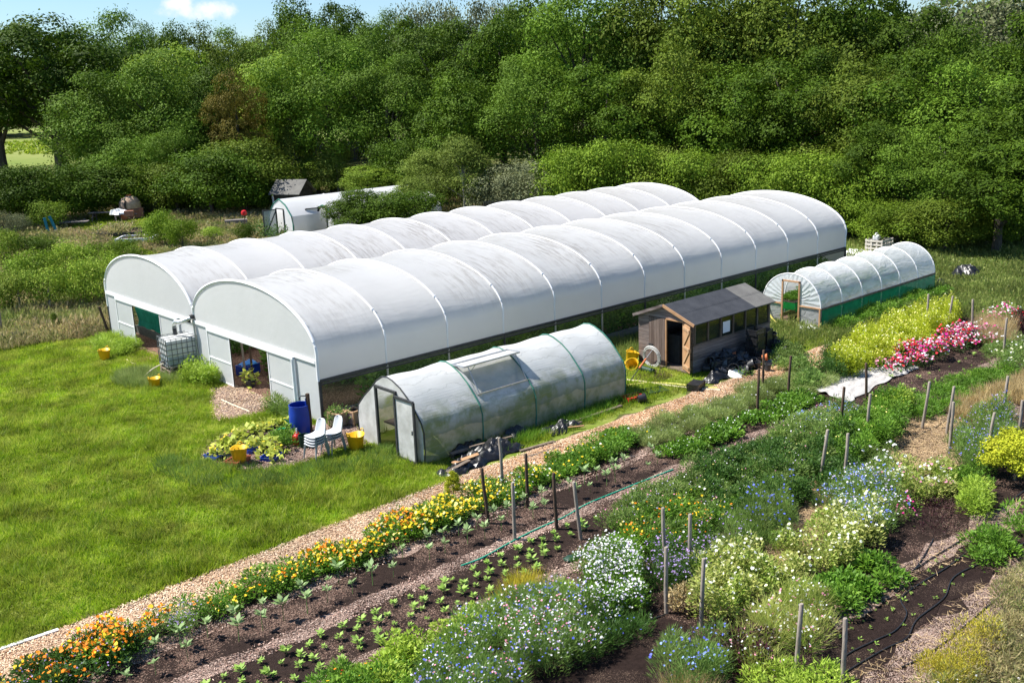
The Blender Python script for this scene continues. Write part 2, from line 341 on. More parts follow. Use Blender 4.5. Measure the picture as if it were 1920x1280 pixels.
sheet('field_track', GP([(0, 292), (30, 288), (30, 296), (0, 298)]), 0.02, M_straw, amp=0.0)

# ---- loose chips on the paths
def chips(name, poly, dens, mat, seed, z=0.014, ln=0.05, label=None):
    rng = np.random.default_rng(seed); P2 = scatter(rng, poly, dens); n = len(P2)
    P = np.column_stack([P2, np.full(n, z)+rng.uniform(0, 0.02, n)])
    P = P[SEEN(P)]; n = len(P)
    D = rdir(rng, n, -0.15, 0.25); Nn = unit(rdir(rng, n, 0.5, 1.0))
    V = diamonds(P, D, Nn, rng.uniform(0.5, 1.4, n)*ln, rng.uniform(0.3, 0.5, n)*ln)
    o = link_mesh(name, fast_mesh(name, V, 4, rng.random(n)), mat)
    return tag(o, label, 'wood chips', kind='stuff')
M_chipA = leafmat('chip_pale', [(0.34, 0.19, 0.10), (0.68, 0.51, 0.34), (0.84, 0.70, 0.52), (0.52, 0.33, 0.19), (0.74, 0.58, 0.41)], transl=0, rough=0.9, nscale=0.35, vary=0.25, drift=((0.50, 0.26, 0.12), 0.55, 0.2))
M_chipO = leafmat('chip_orange', [(0.26, 0.10, 0.04), (0.50, 0.26, 0.12), (0.62, 0.38, 0.2), (0.36, 0.16, 0.07)], transl=0, rough=0.9, nscale=0.35, vary=0.3)
M_chipB = leafmat('chip_red', [(0.10, 0.05, 0.035), (0.42, 0.28, 0.22), (0.6, 0.46, 0.38), (0.24, 0.12, 0.09)], transl=0, rough=0.9, nscale=0.8, vary=0.5)
M_strawl = leafmat('straw_bits', [(0.36, 0.24, 0.11), (0.58, 0.43, 0.24), (0.5, 0.37, 0.22), (0.26, 0.16, 0.09)], transl=0.1, rough=0.9, nscale=0.8, vary=0.3)
chips('wood_chips', PATH, 1900, M_chipA, 1, ln=0.05, label='pale and orange wood chips covering the path beside the lawn')
chips('wood_chips', [(-1.5, -6.55), (17.5, -6.5), (17.2, -7.8), (8, -7.45), (-1.5, -7.75)], 900, M_chipO, 10, ln=0.055, label='fresh orange brown chips on the path beside the bubble wrap tunnel')
chips('wood_chips', [(-16, -10.0), (12, -10.05), (12, -10.5), (-16, -10.5)], 500, M_chipB, 2, label='reddish chips on the narrow path with the green hose')
chips('wood_chips', [(-16, -8.6), (10, -8.65), (10, -9.05), (-16, -9.05)], 420, M_chipB, 3, label='chips scattered along the edge of the marigold row')
chips('wood_chips', SOILPATCH, 600, M_chipB, 4, label='brown chips under the squash plants and the stacked chairs')
chips('wood_chips', DOORCHIP, 700, M_chipA, 5, label='brown chips in the doorway of the front big tunnel')
chips('wood_chips', [(-16, -11.9), (2, -11.8), (2, -12.25), (-16, -12.4)], 350, M_chipB, 8, label='chips between the seedling bed and the lime green clumps')
def straw(name, poly, dens, seed, label, ln=0.16):
    rng = np.random.default_rng(seed); P2 = scatter(rng, poly, dens); n = len(P2)
    P = np.column_stack([P2, rng.uniform(0.012, 0.05, n)]); D = rdir(rng, n, -0.05, 0.3); S = unit(np.cross(D, rdir(rng, n, 0.6, 1)))
    o = link_mesh(name, fast_mesh(name, blades(P, D, S, rng.uniform(0.5, 1.5, n)*ln, np.full(n, 0.012)), 3, rng.random(n)), M_strawl)
    return tag(o, label, 'straw', kind='stuff')
straw('straw', GP([(1480, 930), (1530, 880), (1640, 880), (1680, 830), (1700, 790), (1790, 780), (1860, 830), (1700, 900), (1560, 1010), (1440, 1090), (1440, 1010)]), 420, 6, 'dry straw lying on the path between the cornflowers and the stakes')
straw('straw', GP([(1560, 1280), (1700, 1200), (1920, 1030), (1960, 1180), (1800, 1280)]), 110, 7, 'dry straw beyond the black drip hoses at lower right')
straw('straw', GP([(1560, 1130), (1700, 1060), (1920, 930), (1920, 990), (1640, 1150), (1560, 1200)]), 90, 9, 'dry straw along the upper side of the drip hose bed')

# ================================================================== GRASS
M_grass = leafmat('lawn_grass', [(0.11, 0.22, 0.008), (0.24, 0.37, 0.016), (0.37, 0.46, 0.035), (0.16, 0.285, 0.01), (0.54, 0.52, 0.16)], transl=0.45, nscale=0.9, vary=0.4, drift=((0.44, 0.44, 0.09), 0.65, 0.8))
M_tall = leafmat('tall_grass', [(0.09, 0.17, 0.022), (0.17, 0.25, 0.045), (0.28, 0.30, 0.09), (0.13, 0.21, 0.035)], transl=0.4, nscale=0.35, vary=0.3)
M_dry = leafmat('seeding_grass', [(0.15, 0.18, 0.045), (0.40, 0.32, 0.15), (0.55, 0.43, 0.25), (0.22, 0.25, 0.06), (0.46, 0.34, 0.19)], transl=0.35, nscale=0.5, vary=0.35, drift=((0.17, 0.26, 0.04), 0.85, 0.3))
HOLES = [SOILPATCH, DOORCHIP, [(-0.1, -0.05), (30, -0.05), (30, 16.7), (-0.1, 16.7)], [(-0.1, -5.1), (7.95, -5.1), (7.95, -2.1), (-0.1, -2.1)], [(11.2, -5.2), (16.2, -5.2), (16.2, -2.7), (11.2, -2.7)], [(19.2, -5.0), (28.7, -5.0), (28.7, -2.2), (19.2, -2.2)]]
def grass(name, poly, dens, h, w, mat, seed, label, holes=HOLES, per=5, lean=0.55, heads=0.0, edge=0.12, hvar=0.5):
    rng = np.random.default_rng(seed); T = scatter(rng, poly, dens/per)
    m = np.ones(len(T), bool)
    jx = T+rng.normal(0, edge, T.shape)
    for hp in holes: m &= ~inpoly(jx[:, 0], jx[:, 1], hp)
    T = T[m]; P3 = np.column_stack([T, np.zeros(len(T))]); T = T[SEEN(P3)]
    nT = len(T); k = np.repeat(np.arange(nT), per); n = len(k)
    tl = rdir(rng, nT, 0.05, 0.75); th = h*(1+hvar*np.clip(wob(T[:, 0]*0.7, T[:, 1]*0.7)*0.35, -0.8, 0.9))*rng.uniform(0.6, 1.3, nT)
    P = np.column_stack([T[k]+rng.normal(0, 0.03+h*0.12, (n, 2)), np.full(n, 0.0)])
    D = unit(tl[k]*lean+rdir(rng, n, 0.2, 1.0)*0.6+np.array([0, 0, 0.5])); S = unit(np.cross(D, rdir(rng, n)))
    ln = th[k]*rng.uniform(0.6, 1.2, n)
    tv = np.clip(rng.random(nT)[k]*0.6+rng.random(n)*0.4, 0, 1)
    V = blades(P, D, S, ln, rng.uniform(0.7, 1.3, n)*w)
    if heads > 0:                          # seed heads: short wide diamonds at the tips
        hs = rng.random(n) < heads; q = P[hs]+D[hs]*ln[hs, None]*0.8; nh = len(q)
        V2 = blades(q, D[hs], S[hs], ln[hs]*0.3, np.full(nh, w*2.4)); V = np.concatenate([V, V2]); tv = np.concatenate([tv, np.full(nh, 0.5)+rng.uniform(-.1, .5, nh)])
    o = link_mesh(name, fast_mesh(name, V, 3, np.clip(tv, 0, 1)), mat)
    return tag(o, label, 'grass', kind='stuff')
grass('lawn_grass', [(-20, -6.75), (-9, -6.75), (0.3, -6.45), (-0.1, -0.1), (-0.1, 8), (-6, 9), (-20, 10)], 1900, 0.13, 0.022, M_grass, 11, 'bright green mown lawn at the left of the path')
grass('lawn_grass', [(-14, 9), (-6, 9), (-0.1, 8), (-0.1, 17), (-2.2, 17.6), (-11, 19.6), (-14, 19)], 1100, 0.13, 0.026, M_grass, 12, 'far end of the green lawn in front of the rear tunnel doors')
grass('rough_tufts', [(-20, -6.65), (-9, -6.65), (0.3, -6.35), (-0.1, -0.1), (-0.1, 8), (-6, 9), (-20, 10)], 330, 0.24, 0.02, leafmat('rough_tuft', [(0.08, 0.19, 0.006), (0.22, 0.36, 0.015), (0.42, 0.45, 0.08), (0.13, 0.27, 0.01)], transl=0.45, nscale=0.9, vary=0.4), 23, 'rough longer tufts and dry strands scattered through the lawn', per=14, lean=1.1)
grass('long_grass', [(-0.3, -0.05), (-0.3, -2.3), (30, -2.3), (30, -0.05)], 520, 0.32, 0.022, M_tall, 13, 'long grass in the gap behind the bubble wrap tunnel and the shed')
grass('long_grass', [(-0.6, -5.05), (19, -5.05), (19, -6.5), (12, -6.25), (-0.6, -6.1)], 900, 0.14, 0.018, M_grass, 14, 'ragged grass strip between the bubble wrap tunnel and the chip path')
grass('long_grass', [(8.0, -2.0), (11.3, -2.0), (11.3, -5.2), (8.0, -5.2)], 700, 0.16, 0.02, M_grass, 15, 'grass between the bubble wrap tunnel and the shed')
grass('long_grass', [(16.2, -2.3), (19.3, -2.3), (19.3, -5), (28, -5.0), (45, -5.0), (45, -8.4), (24, -8.3), (17, -7.9), (17, -6.3), (16.2, -5)], 620, 0.26, 0.028, M_tall, 16, 'rough green grass beside the clear tunnel with green skirts', heads=0.12)
grass('long_grass', [(28.7, -5), (30, -0.1), (30, 16.5), (48, 16.5), (48, -9), (30, -9)], 300, 0.3, 0.04, M_tall, 17, 'rough grass beyond the far ends of the tunnels', heads=0.15)
grass('meadow_grass', [(-26, 18.2), (-2.2, 17.6), (0, 16.7), (3, 19), (3, 24), (-14, 31), (-30, 34)], 420, 0.42, 0.034, M_dry, 18, 'tall seeding grass between the lawn and the bramble bank', heads=0.35)
grass('meadow_grass', [(3, 24), (0, 17), (30, 17), (45, 20), (55, 40), (42, 76), (10, 78), (-22, 52), (-26, 34)], 130, 0.34, 0.075, M_dry, 19, 'straw coloured meadow around the clay oven and small greenhouses', heads=0.35, holes=HOLES+[GP([(120, 430), (200, 395), (300, 400), (330, 420), (240, 455), (330, 490), (300, 500), (190, 440)])])
grass('meadow_grass', GP([(120, 430), (200, 395), (300, 400), (330, 420), (240, 455), (330, 490), (300, 500), (190, 440)]), 200, 0.12, 0.07, M_grass, 20, 'mown green grass around the picnic tables and clay oven', holes=[])
sheet('mown_field', [(5, 130), (150, 150), (230, 330), (60, 330)], 0.03, surf('field_grass', (0.15, 0.20, 0.045), (0.23, 0.25, 0.08), scale=0.05, rough=0.95, spec=0.05), amp=0.0)
grass('lawn_grass', GP([(0, 268), (140, 262), (150, 290), (0, 292)]), 3, 0.5, 0.5, M_grass, 21, 'distant mown field seen under the huge dark oak at left', holes=[])
grass('weed_grass', [(18, -7.3), (45, -7.3), (45, -14), (26, -11.2), (24, -8.2)], 260, 0.32, 0.035, M_tall, 22, 'weedy grass around the far ends of the flower rows', heads=0.2)
# ================================================================== BIG POLYTUNNELS
TW, BAY, NB, RAILZ, GUTZ, TOPZ, HEADZ = 8.267, 2.468, 12, 1.31, 2.10, 3.79, 1.90
def film(name, c1=(0.80, 0.795, 0.78), c2=(0.72, 0.715, 0.70), transl=0.45, rough=0.35, streak=True, bump=0.22, transp=0.0):
    m, t, out = newmat(name)
    co = N(t, 'ShaderNodeTexCoord'); mp = N(t, 'ShaderNodeMapping'); mp.inputs['Scale'].default_value = (2.2, 0.32, 0.32)
    L(t, co.outputs['Object'], mp.inputs[0])
    no = N(t, 'ShaderNodeTexNoise', Scale=1.0, Detail=4.0); L(t, co.outputs['Object'], no.inputs['Vector'])
    base = N(t, 'ShaderNodeMixRGB'); base.inputs[1].default_value = col4(c1); base.inputs[2].default_value = col4(c2); L(t, no.outputs[0], base.inputs[0])
    last = base.outputs[0]
    if streak:                             # algae and dust washed down in streaks across the film
        n1 = N(t, 'ShaderNodeTexNoise', Scale=3.2, Detail=8.0, Roughness=0.72); L(t, mp.outputs[0], n1.inputs['Vector'])
        n2 = N(t, 'ShaderNodeTexNoise', Scale=0.28, Detail=2.0); L(t, co.outputs['Object'], n2.inputs['Vector'])
        r1 = N(t, 'ShaderNodeMapRange'); r1.inputs[1].default_value = 0.46; r1.inputs[2].default_value = 0.72; L(t, n1.outputs[0], r1.inputs[0])
        r2 = N(t, 'ShaderNodeMapRange'); r2.inputs[1].default_value = 0.42; r2.inputs[2].default_value = 0.66; L(t, n2.outputs[0], r2.inputs[0])
        sx = N(t, 'ShaderNodeSeparateXYZ'); L(t, co.outputs['Object'], sx.inputs[0])
        r3 = N(t, 'ShaderNodeMapRange'); r3.inputs[1].default_value = 2.2; r3.inputs[2].default_value = 3.1; L(t, sx.outputs['Z'], r3.inputs[0])
        mu = N(t, 'ShaderNodeMath', _operation='MULTIPLY'); L(t, r1.outputs[0], mu.inputs[0]); L(t, r2.outputs[0], mu.inputs[1])
        m3 = N(t, 'ShaderNodeMath', _operation='MULTIPLY'); L(t, mu.outputs[0], m3.inputs[0]); L(t, r3.outputs[0], m3.inputs[1])
        dx = N(t, 'ShaderNodeMixRGB'); L(t, m3.outputs[0], dx.inputs[0]); L(t, last, dx.inputs[1]); dx.inputs[2].default_value = (0.36, 0.33, 0.29, 1); last = dx.outputs[0]
    b = N(t, 'ShaderNodeBsdfPrincipled', Roughness=rough); b.inputs['Specular IOR Level'].default_value = 0.45; L(t, last, b.inputs['Base Color'])
    if bump:
        mb = N(t, 'ShaderNodeMapping'); mb.inputs['Scale'].default_value = (0.5, 1.6, 1.6); mb.inputs['Rotation'].default_value = (0.2, 0.3, 0.5); L(t, co.outputs['Object'], mb.inputs[0])
        nb = N(t, 'ShaderNodeTexNoise', Scale=2.4, Detail=5.0, Roughness=0.55); L(t, mb.outputs[0], nb.inputs['Vector'])
        bp = N(t, 'ShaderNodeBump', Strength=bump, Distance=0.10); L(t, nb.outputs[0], bp.inputs['Height']); L(t, bp.outputs[0], b.inputs['Normal'])
    tr = N(t, 'ShaderNodeBsdfTranslucent'); L(t, last, tr.inputs[0])
    mi = N(t, 'ShaderNodeMixShader'); mi.inputs[0].default_value = transl; L(t, b.outputs[0], mi.inputs[1]); L(t, tr.outputs[0], mi.inputs[2]); last = mi
    if transp:
        tp = N(t, 'ShaderNodeBsdfTransparent'); m2 = N(t, 'ShaderNodeMixShader'); m2.inputs[0].default_value = transp
        L(t, mi.outputs[0], m2.inputs[1]); L(t, tp.outputs[0], m2.inputs[2]); last = m2
    L(t, last.outputs[0], out.inputs[0]); return m
M_film = film('polythene_white'); M_gable = film('polythene_gable', (0.80, 0.81, 0.81), (0.74, 0.75, 0.75), streak=False, bump=0.12)
M_steel = surf('galvanised', (0.38, 0.39, 0.4), (0.55, 0.56, 0.57), scale=8, rough=0.4, metal=0.7)
M_white = surf('white_plastic', (0.78, 0.78, 0.78), (0.86, 0.86, 0.86), scale=3, rough=0.4)
M_dark = surf('dark_metal', (0.03, 0.033, 0.035), (0.06, 0.06, 0.062), scale=6, rough=0.5)
M_skirt = surf('side_film', (0.025, 0.07, 0.035), (0.055, 0.10, 0.05), scale=2.5, rough=0.25, spec=0.5, transp=0.6, stretch=(1, 1, 0.4))
M_board = surf('grey_board', (0.10, 0.115, 0.10), (0.18, 0.19, 0.165), scale=5, rough=0.8, stretch=(0.3, 1, 4))
def arcpts(y0, a0=0.0, a1=math.pi, n=40, off=0.0):
    return [(y0+TW/2-(TW/2+off)*math.cos(a0+(a1-a0)*i/n), GUTZ+(TOPZ-GUTZ+off)*math.sin(a0+(a1-a0)*i/n)) for i in range(n+1)]
def big_tunnel(front):
    y0 = 0.0 if front else TW
    root = thing('polytunnel', (0, y0, 0), 'long white polytunnel nearest the path, its open door facing the blue barrel' if front else 'long white polytunnel at the rear, joined behind the other, green netting in its doorway',
                 'polytunnel', 'big polytunnels joined side by side')
    if front: prof = [(y0, RAILZ), (y0, 1.6), (y0, 1.85)]+arcpts(y0)
    else: prof = arcpts(y0)+[(y0+TW, 1.85), (y0+TW, 1.6), (y0+TW, RAILZ)]
    nP = len(prof)-1
    def fn(u, v):
        x = u*NB*BAY; fr = (x/BAY) % 1.0; i = min(nP-1, int(v*nP+1e-6)); f = v*nP-i
        y = prof[i][0]*(1-f)+prof[i+1][0]*f; z = prof[i][1]*(1-f)+prof[i+1][1]*f
        cy, cz = y0+TW/2, 1.6; s = math.sin(math.pi*fr)**0.8
        hgt = max(0.0, min(1.0, (z-1.4)/1.6)); sag = 0.085*s*(0.25+0.75*hgt)+0.012*math.sin(x*2.1+z*3)*s
        dy, dz = y-cy, z-cz; l = math.hypot(dy, dz); k = 1-sag/l
        return (x, cy+dy*k, cz+dz*k)
    m = MB(); m.grid(fn, NB*10, nP); m.build('cover', M_film, root, smooth=True, angle=80)
    for i in range(NB+1):
        x = i*BAY; m = MB()
        p2 = [(y, z) for y, z in (([(y0, RAILZ), (y0, 1.85)] if front else [])+arcpts(y0, off=0.022)+([] if front else [(y0+TW, 1.85), (y0+TW, RAILZ)]))]
        m.tube([(x-0.015 if i == 0 else x, y, z) for y, z in p2], 0.03 if i not in (0, NB) else 0.05, n=6)
        h = m.build('hoop', M_white, root, smooth=True)
        if front:
            c = MB().box((x, -0.0+0.16, 2.72), (0.14, 0.06, 0.07)); y_, z_ = arcpts(y0)[7]; c = MB().box((x, y_-0.04, z_+0.02), (0.11, 0.035, 0.04)); c.build('clip', M_white, h)
    # gables
    for x, near in ((0.0, True), (NB*BAY, False)):
        s = -1 if near else 1
        m = MB(); pts = [(y, z) for y, z in arcpts(y0, off=-0.02)]
        m.poly([(x+s*0.012, y, z) for y, z in [(y0+0.03, HEADZ)]+pts+[(y0+TW-0.03, HEADZ)]]); m.build('gable_film', M_gable, root)
        m = MB(); m.box((x+s*0.045, y0+TW/2, HEADZ), (0.05, TW-0.1, 0.12)); m.box((x+s*0.085, y0+TW/2+0.1, HEADZ-0.10), (0.06, 5.9, 0.10)); m.build('door_rail', M_white, root, bevel=0.01)
        doors = ((y0+5.55, y0+7.2), (y0+1.27, y0+2.92)) if near else ((y0+4.1, y0+5.75), (y0+2.45, y0+4.1))
        ends = ((y0+0.02, y0+1.3), (y0+7.1, y0+TW-0.02)) if near else ((y0+0.02, y0+2.5), (y0+5.7, y0+TW-0.02))
        for a, b in ends:
            MB().box((x+s*0.005, (a+b)/2, HEADZ/2), (0.02, b-a, HEADZ-0.02)).build('end_panel', M_gable, root)
        for a, b in doors:
            d = MB().box((x+s*0.06, (a+b)/2, (HEADZ-0.1)/2+0.02), (0.012, b-a-0.08, HEADZ-0.2)).build('door', M_gable, root)
            f = MB(); zt = HEADZ-0.12
            for yy in (a, b): f.bar((x+s*0.062, yy, 0.03), (x+s*0.062, yy, zt), 0.045)
            for zz in (0.05, 0.82, zt): f.bar((x+s*0.062, a, zz), (x+s*0.062, b, zz), 0.045)
            f.build('door_frame', M_white, d)
            e = MB().bar((x+s*0.066, a-0.03 if a > y0+4 else b+0.03, 0.03), (x+s*0.066, a-0.03 if a > y0+4 else b+0.03, zt), 0.03).build('door_edge', M_dark, d)
    # long side
    ys = y0 if front else y0+TW
    s = -1 if front else 1
    m = MB(); m.bar((0, ys+s*0.03, RAILZ), (NB*BAY, ys+s*0.03, RAILZ), 0.06, 0.09); m.bar((0, ys+s*0.05, RAILZ-0.1), (NB*BAY, ys+s*0.05, RAILZ-0.1), 0.05); m.build('side_rail', M_dark, root)
    MB().grid(lambda u, v: (u*NB*BAY, ys+s*0.004*math.sin(u*200), 0.28+(RAILZ-0.34)*v), 60, 2).build('side_film', M_skirt, root)
    MB().box((NB*BAY/2, ys, 0.15), (NB*BAY, 0.05, 0.28)).build('skirting_board', M_board, root)
    for i in range(NB+1):
        MB().tube([(i*BAY, ys+s*0.03, 0), (i*BAY, ys+s*0.03, RAILZ)], 0.035 if 0 < i < NB else 0.05, n=8).build('post', M_steel if i % 3 else M_dark, root, smooth=True)
    if front:
        MB().grid(lambda u, v: (u*NB*BAY, TW-0.16+0.32*v, GUTZ-0.02+0.06*abs(v-0.5)), 12, 2).build('valley_gutter', M_steel, root, solid=0.01)
        m = MB().tube([(-0.09, 1.34, 0.02), (-0.09, 1.34, HEADZ-0.12), (-0.04, 1.34, HEADZ-0.06)], 0.05, n=10); m.build('downpipe', M_white, root, smooth=True)
        MB().tube([(-0.09, 1.34, 0.3), (-0.09, 1.34, 0.32)], 0.06, n=10).build('pipe_clip', M_dark, root)
    for i in range(1, NB):                 # tie bars and crop bars seen dimly through the film
        MB().bar((i*BAY, y0+0.1, 2.15), (i*BAY, y0+TW-0.1, 2.15), 0.03).build('tie_bar', M_steel, root)
    return root
big_tunnel(True); big_tunnel(False)
# ================================================================== TREES AND SHRUBS
def leafy(name, cols, tr=0.25, ov=0.2, ns=0.35, vary=0.3, spec=0.12, rough=0.65): return leafmat(name, cols, transl=tr, nscale=ns, vary=vary, objvary=ov, spec=spec, rough=rough)
ML = {
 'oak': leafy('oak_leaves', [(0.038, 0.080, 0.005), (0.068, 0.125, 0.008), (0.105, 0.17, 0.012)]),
 'ash': leafy('ash_leaves', [(0.068, 0.135, 0.010), (0.115, 0.20, 0.018), (0.165, 0.265, 0.028)]),
 'lime': leafy('bright_leaves', [(0.122, 0.203, 0.019), (0.179, 0.275, 0.023), (0.244, 0.319, 0.035)]),
 'olive': leafy('olive_leaves', [(0.07, 0.115, 0.010), (0.12, 0.175, 0.016), (0.17, 0.22, 0.026)]),
 'bronze': leafy('bronze_leaves', [(0.124, 0.111, 0.019), (0.175, 0.150, 0.023), (0.218, 0.169, 0.031)]),
 'willow': leafy('willow_leaves', [(0.11, 0.17, 0.022), (0.17, 0.235, 0.035), (0.23, 0.29, 0.055)]),
 'grey': leafy('grey_leaves', [(0.102, 0.130, 0.057), (0.175, 0.195, 0.094), (0.248, 0.260, 0.135)]),
 'hedge': leafy('hedge_leaves', [(0.085, 0.155, 0.010), (0.15, 0.24, 0.018), (0.23, 0.32, 0.03)]),
 'bramble': leafy('bramble_leaves', [(0.13, 0.22, 0.02), (0.24, 0.36, 0.035), (0.40, 0.46, 0.07)], ov=0.25),
 'yellow': leafy('golden_leaves', [(0.30, 0.36, 0.02), (0.45, 0.48, 0.03), (0.58, 0.58, 0.05)], ov=0.05),
}
M_bark = surf('bark', (0.055, 0.045, 0.035), (0.11, 0.095, 0.075), scale=5, rough=0.9, stretch=(3, 3, 0.6), bump=0.5)
M_birchbark = surf('pale_bark', (0.25, 0.24, 0.21), (0.42, 0.4, 0.36), scale=5, rough=0.9, stretch=(1, 1, 3))
PROTO = {}
def crown_points(rng, R, H, base, nl, m, k, lobe=(0.26, 0.42), cl=0.42, flat=0.75, shape='dome', skirt=0.0):
    """leaf positions: lobes round the crown, twigs on the lobes, leaves on the twigs"""
    d = rdir(rng, nl, -0.75, 1.0)
    rr = rng.uniform(0.5, 0.86, nl)
    Cz = base+(H-base)*0.5; Vz = (H-base)*0.5
    C = np.column_stack([d[:, 0]*rr*R, d[:, 1]*rr*R, Cz+d[:, 2]*rr*Vz])
    if shape == 'cone':
        f = 1-np.clip((C[:, 2]-base)/(H-base), 0, 1)*0.85; C[:, 0] *= f*1.2; C[:, 1] *= f*1.2
    lr = rng.uniform(*lobe, nl)*R
    if shape == 'cone': lr *= (1-0.55*np.clip((C[:, 2]-base)/(H-base), 0, 1))
    C = np.concatenate([C, np.array([[0, 0, Cz], [0, 0, Cz-Vz*0.3]])]); lr = np.concatenate([lr, [R*0.5, R*0.5]]); nl += 2
    j = np.repeat(np.arange(nl), m); q = rdir(rng, len(j), -0.7, 1.0)
    T = C[j]+q*lr[j][:, None]*rng.uniform(0.8, 1.12, len(j))[:, None]*np.array([1, 1, flat if flat else 1])
    T[:, 2] = np.maximum(T[:, 2], base*0.7)
    # drop twigs buried inside other lobes
    dn = np.linalg.norm((T[:, None, :]-C[None])/np.array([1, 1, flat]), axis=2)/lr[None]
    dn[np.arange(len(j)), j] = 9
    keep = dn.min(1) > 0.72
    T, q = T[keep], q[keep]
    i = np.repeat(np.arange(len(T)), k); g = rng.normal(0, cl*0.5, (len(i), 3))*np.array([1, 1, 0.55])
    return T[i]+g, unit(q[i]+rdir(rng, len(i))*0.75+np.array([0, 0, 0.35])), C, lr, rng.random(len(T))[i]
def make_crown(key, mat, seed, R=4.0, H=10.0, base=1.2, nl=24, m=60, k=12, leaf=0.30, asp=0.62, trunk=True, tr=0.26, hang=0.0, **kw):
    rng = np.random.default_rng(seed); P, Nn, C, lr, tv = crown_points(rng, R, H, base, nl, m, k, **kw)
    n = len(P); D = unit(np.cross(Nn, rdir(rng, n))+np.array([0, 0, -hang])); Nn = unit(np.cross(np.cross(D, Nn), D))
    ln = leaf*rng.uniform(0.6, 1.35, n)
    V = diamonds(P, D, Nn, ln, ln*asp)
    cm = fast_mesh('crown', V, 4, np.clip(tv*0.65+rng.random(n)*0.35, 0, 1)); cm.materials.append(ML[mat] if isinstance(mat, str) else mat)
    mb = MB(); r0 = tr; mb.tube([(0, 0, -0.1), (0.05, 0.03, H*0.2), (-0.06, 0.05, H*0.5), (0.05, -0.05, H*0.8)], [r0*1.25, r0, r0*0.7, r0*0.25], n=8)
    for c in C[rng.permutation(len(C))[:min(9, len(C))]]:
        z0 = max(base*0.6, min(c[2]*0.55, H*0.5)); mb.tube([(0, 0, z0), (c[0]*0.45, c[1]*0.45, (z0+c[2])*0.5), tuple(c)], [r0*0.45, r0*0.28, r0*0.1], n=5)
    me = bpy.data.meshes.new('trunk'); me.from_pydata(mb.v, [], mb.f); me.materials.append(M_birchbark if mat == 'willow' else M_bark); me.update()
    PROTO.setdefault(key, []).append((cm, me, R, H))
TREE_N = [0]
def plant_tree(name, key, loc, width, height, label, cat='tree', group=None, idx=None, mat=None):
    i = TREE_N[0] if idx is None else idx; TREE_N[0] += 1
    cm, tm, R, H = PROTO[key][i % len(PROTO[key])]
    root = thing(name, loc, label, cat, group); root.rotation_euler = (0, 0, (TREE_N[0]*2.399) % 6.283)
    sx = width/(2*R*1.03); sz = height/(H*1.0); root.scale = (sx, sx*(0.92+0.16*((i*7) % 5)/4), sz)
    if mat: cm = cm.copy(); cm.materials.clear(); cm.materials.append(ML[mat])
    link_mesh('trunk' if cat == 'tree' else 'stem', tm, None, root); link_mesh('crown' if cat == 'tree' else 'foliage', cm, None, root)
    return root
for s in (1, 2): make_crown('oak', 'oak', s, nl=30, m=60, k=22, leaf=0.17, cl=0.5, lobe=(0.22, 0.42))
for s in (3, 4): make_crown('ash', 'ash', s, nl=28, m=56, k=24, leaf=0.18, asp=0.45, cl=0.7, lobe=(0.22, 0.42))
for s in (5,): make_crown('lime', 'lime', s, nl=26, m=60, k=22, leaf=0.17)
for s in (6, 7): make_crown('olive', 'olive', s, nl=30, m=54, k=22, leaf=0.165, cl=0.6, lobe=(0.2, 0.40))
make_crown('talloak', 'oak', 31, base=2.9, nl=30, m=60, k=22, leaf=0.17, cl=0.5, lobe=(0.22, 0.4), flat=0.6, tr=0.35)
make_crown('bronze', 'bronze', 8, nl=26, m=60, k=20, leaf=0.17)
for s in (9, 10): make_crown('willow', 'willow', s, nl=26, m=52, k=14, leaf=0.30, asp=0.25, cl=0.9, hang=0.6, shape='cone', base=0.6, tr=0.12)
make_crown('pale_poplar', 'grey', 11, R=2.2, nl=26, m=26, k=6, leaf=0.22, cl=1.1, lobe=(0.16, 0.34), tr=0.12, base=2.5)
for s in (12, 13): make_crown('hedge', 'hedge', s, R=2.4, H=4.2, base=0.25, nl=24, m=56, k=18, leaf=0.13, cl=0.6, lobe=(0.24, 0.4), tr=0.1)
for s in (14, 15, 16): make_crown('bush', 'bramble', s, R=1.5, H=2.1, base=0.1, nl=16, m=36, k=12, leaf=0.12, asp=0.5, cl=0.5, lobe=(0.16, 0.4), tr=0.05)
make_crown('cloudbush', 'grey', 17, R=1.3, H=2.0, base=0.15, nl=16, m=36, k=10, leaf=0.12, asp=0.35, cl=0.4, tr=0.05)
make_crown('conifer', 'yellow', 18, R=0.7, H=1.3, base=0.04, nl=34, m=44, k=9, leaf=0.06, asp=0.5, cl=0.12, lobe=(0.2, 0.3), tr=0.04)
make_crown('conifer', 'yellow', 19, R=0.7, H=1.9, base=0.04, nl=30, m=40, k=9, leaf=0.065, asp=0.5, cl=0.14, lobe=(0.16, 0.26), tr=0.03, shape='cone')
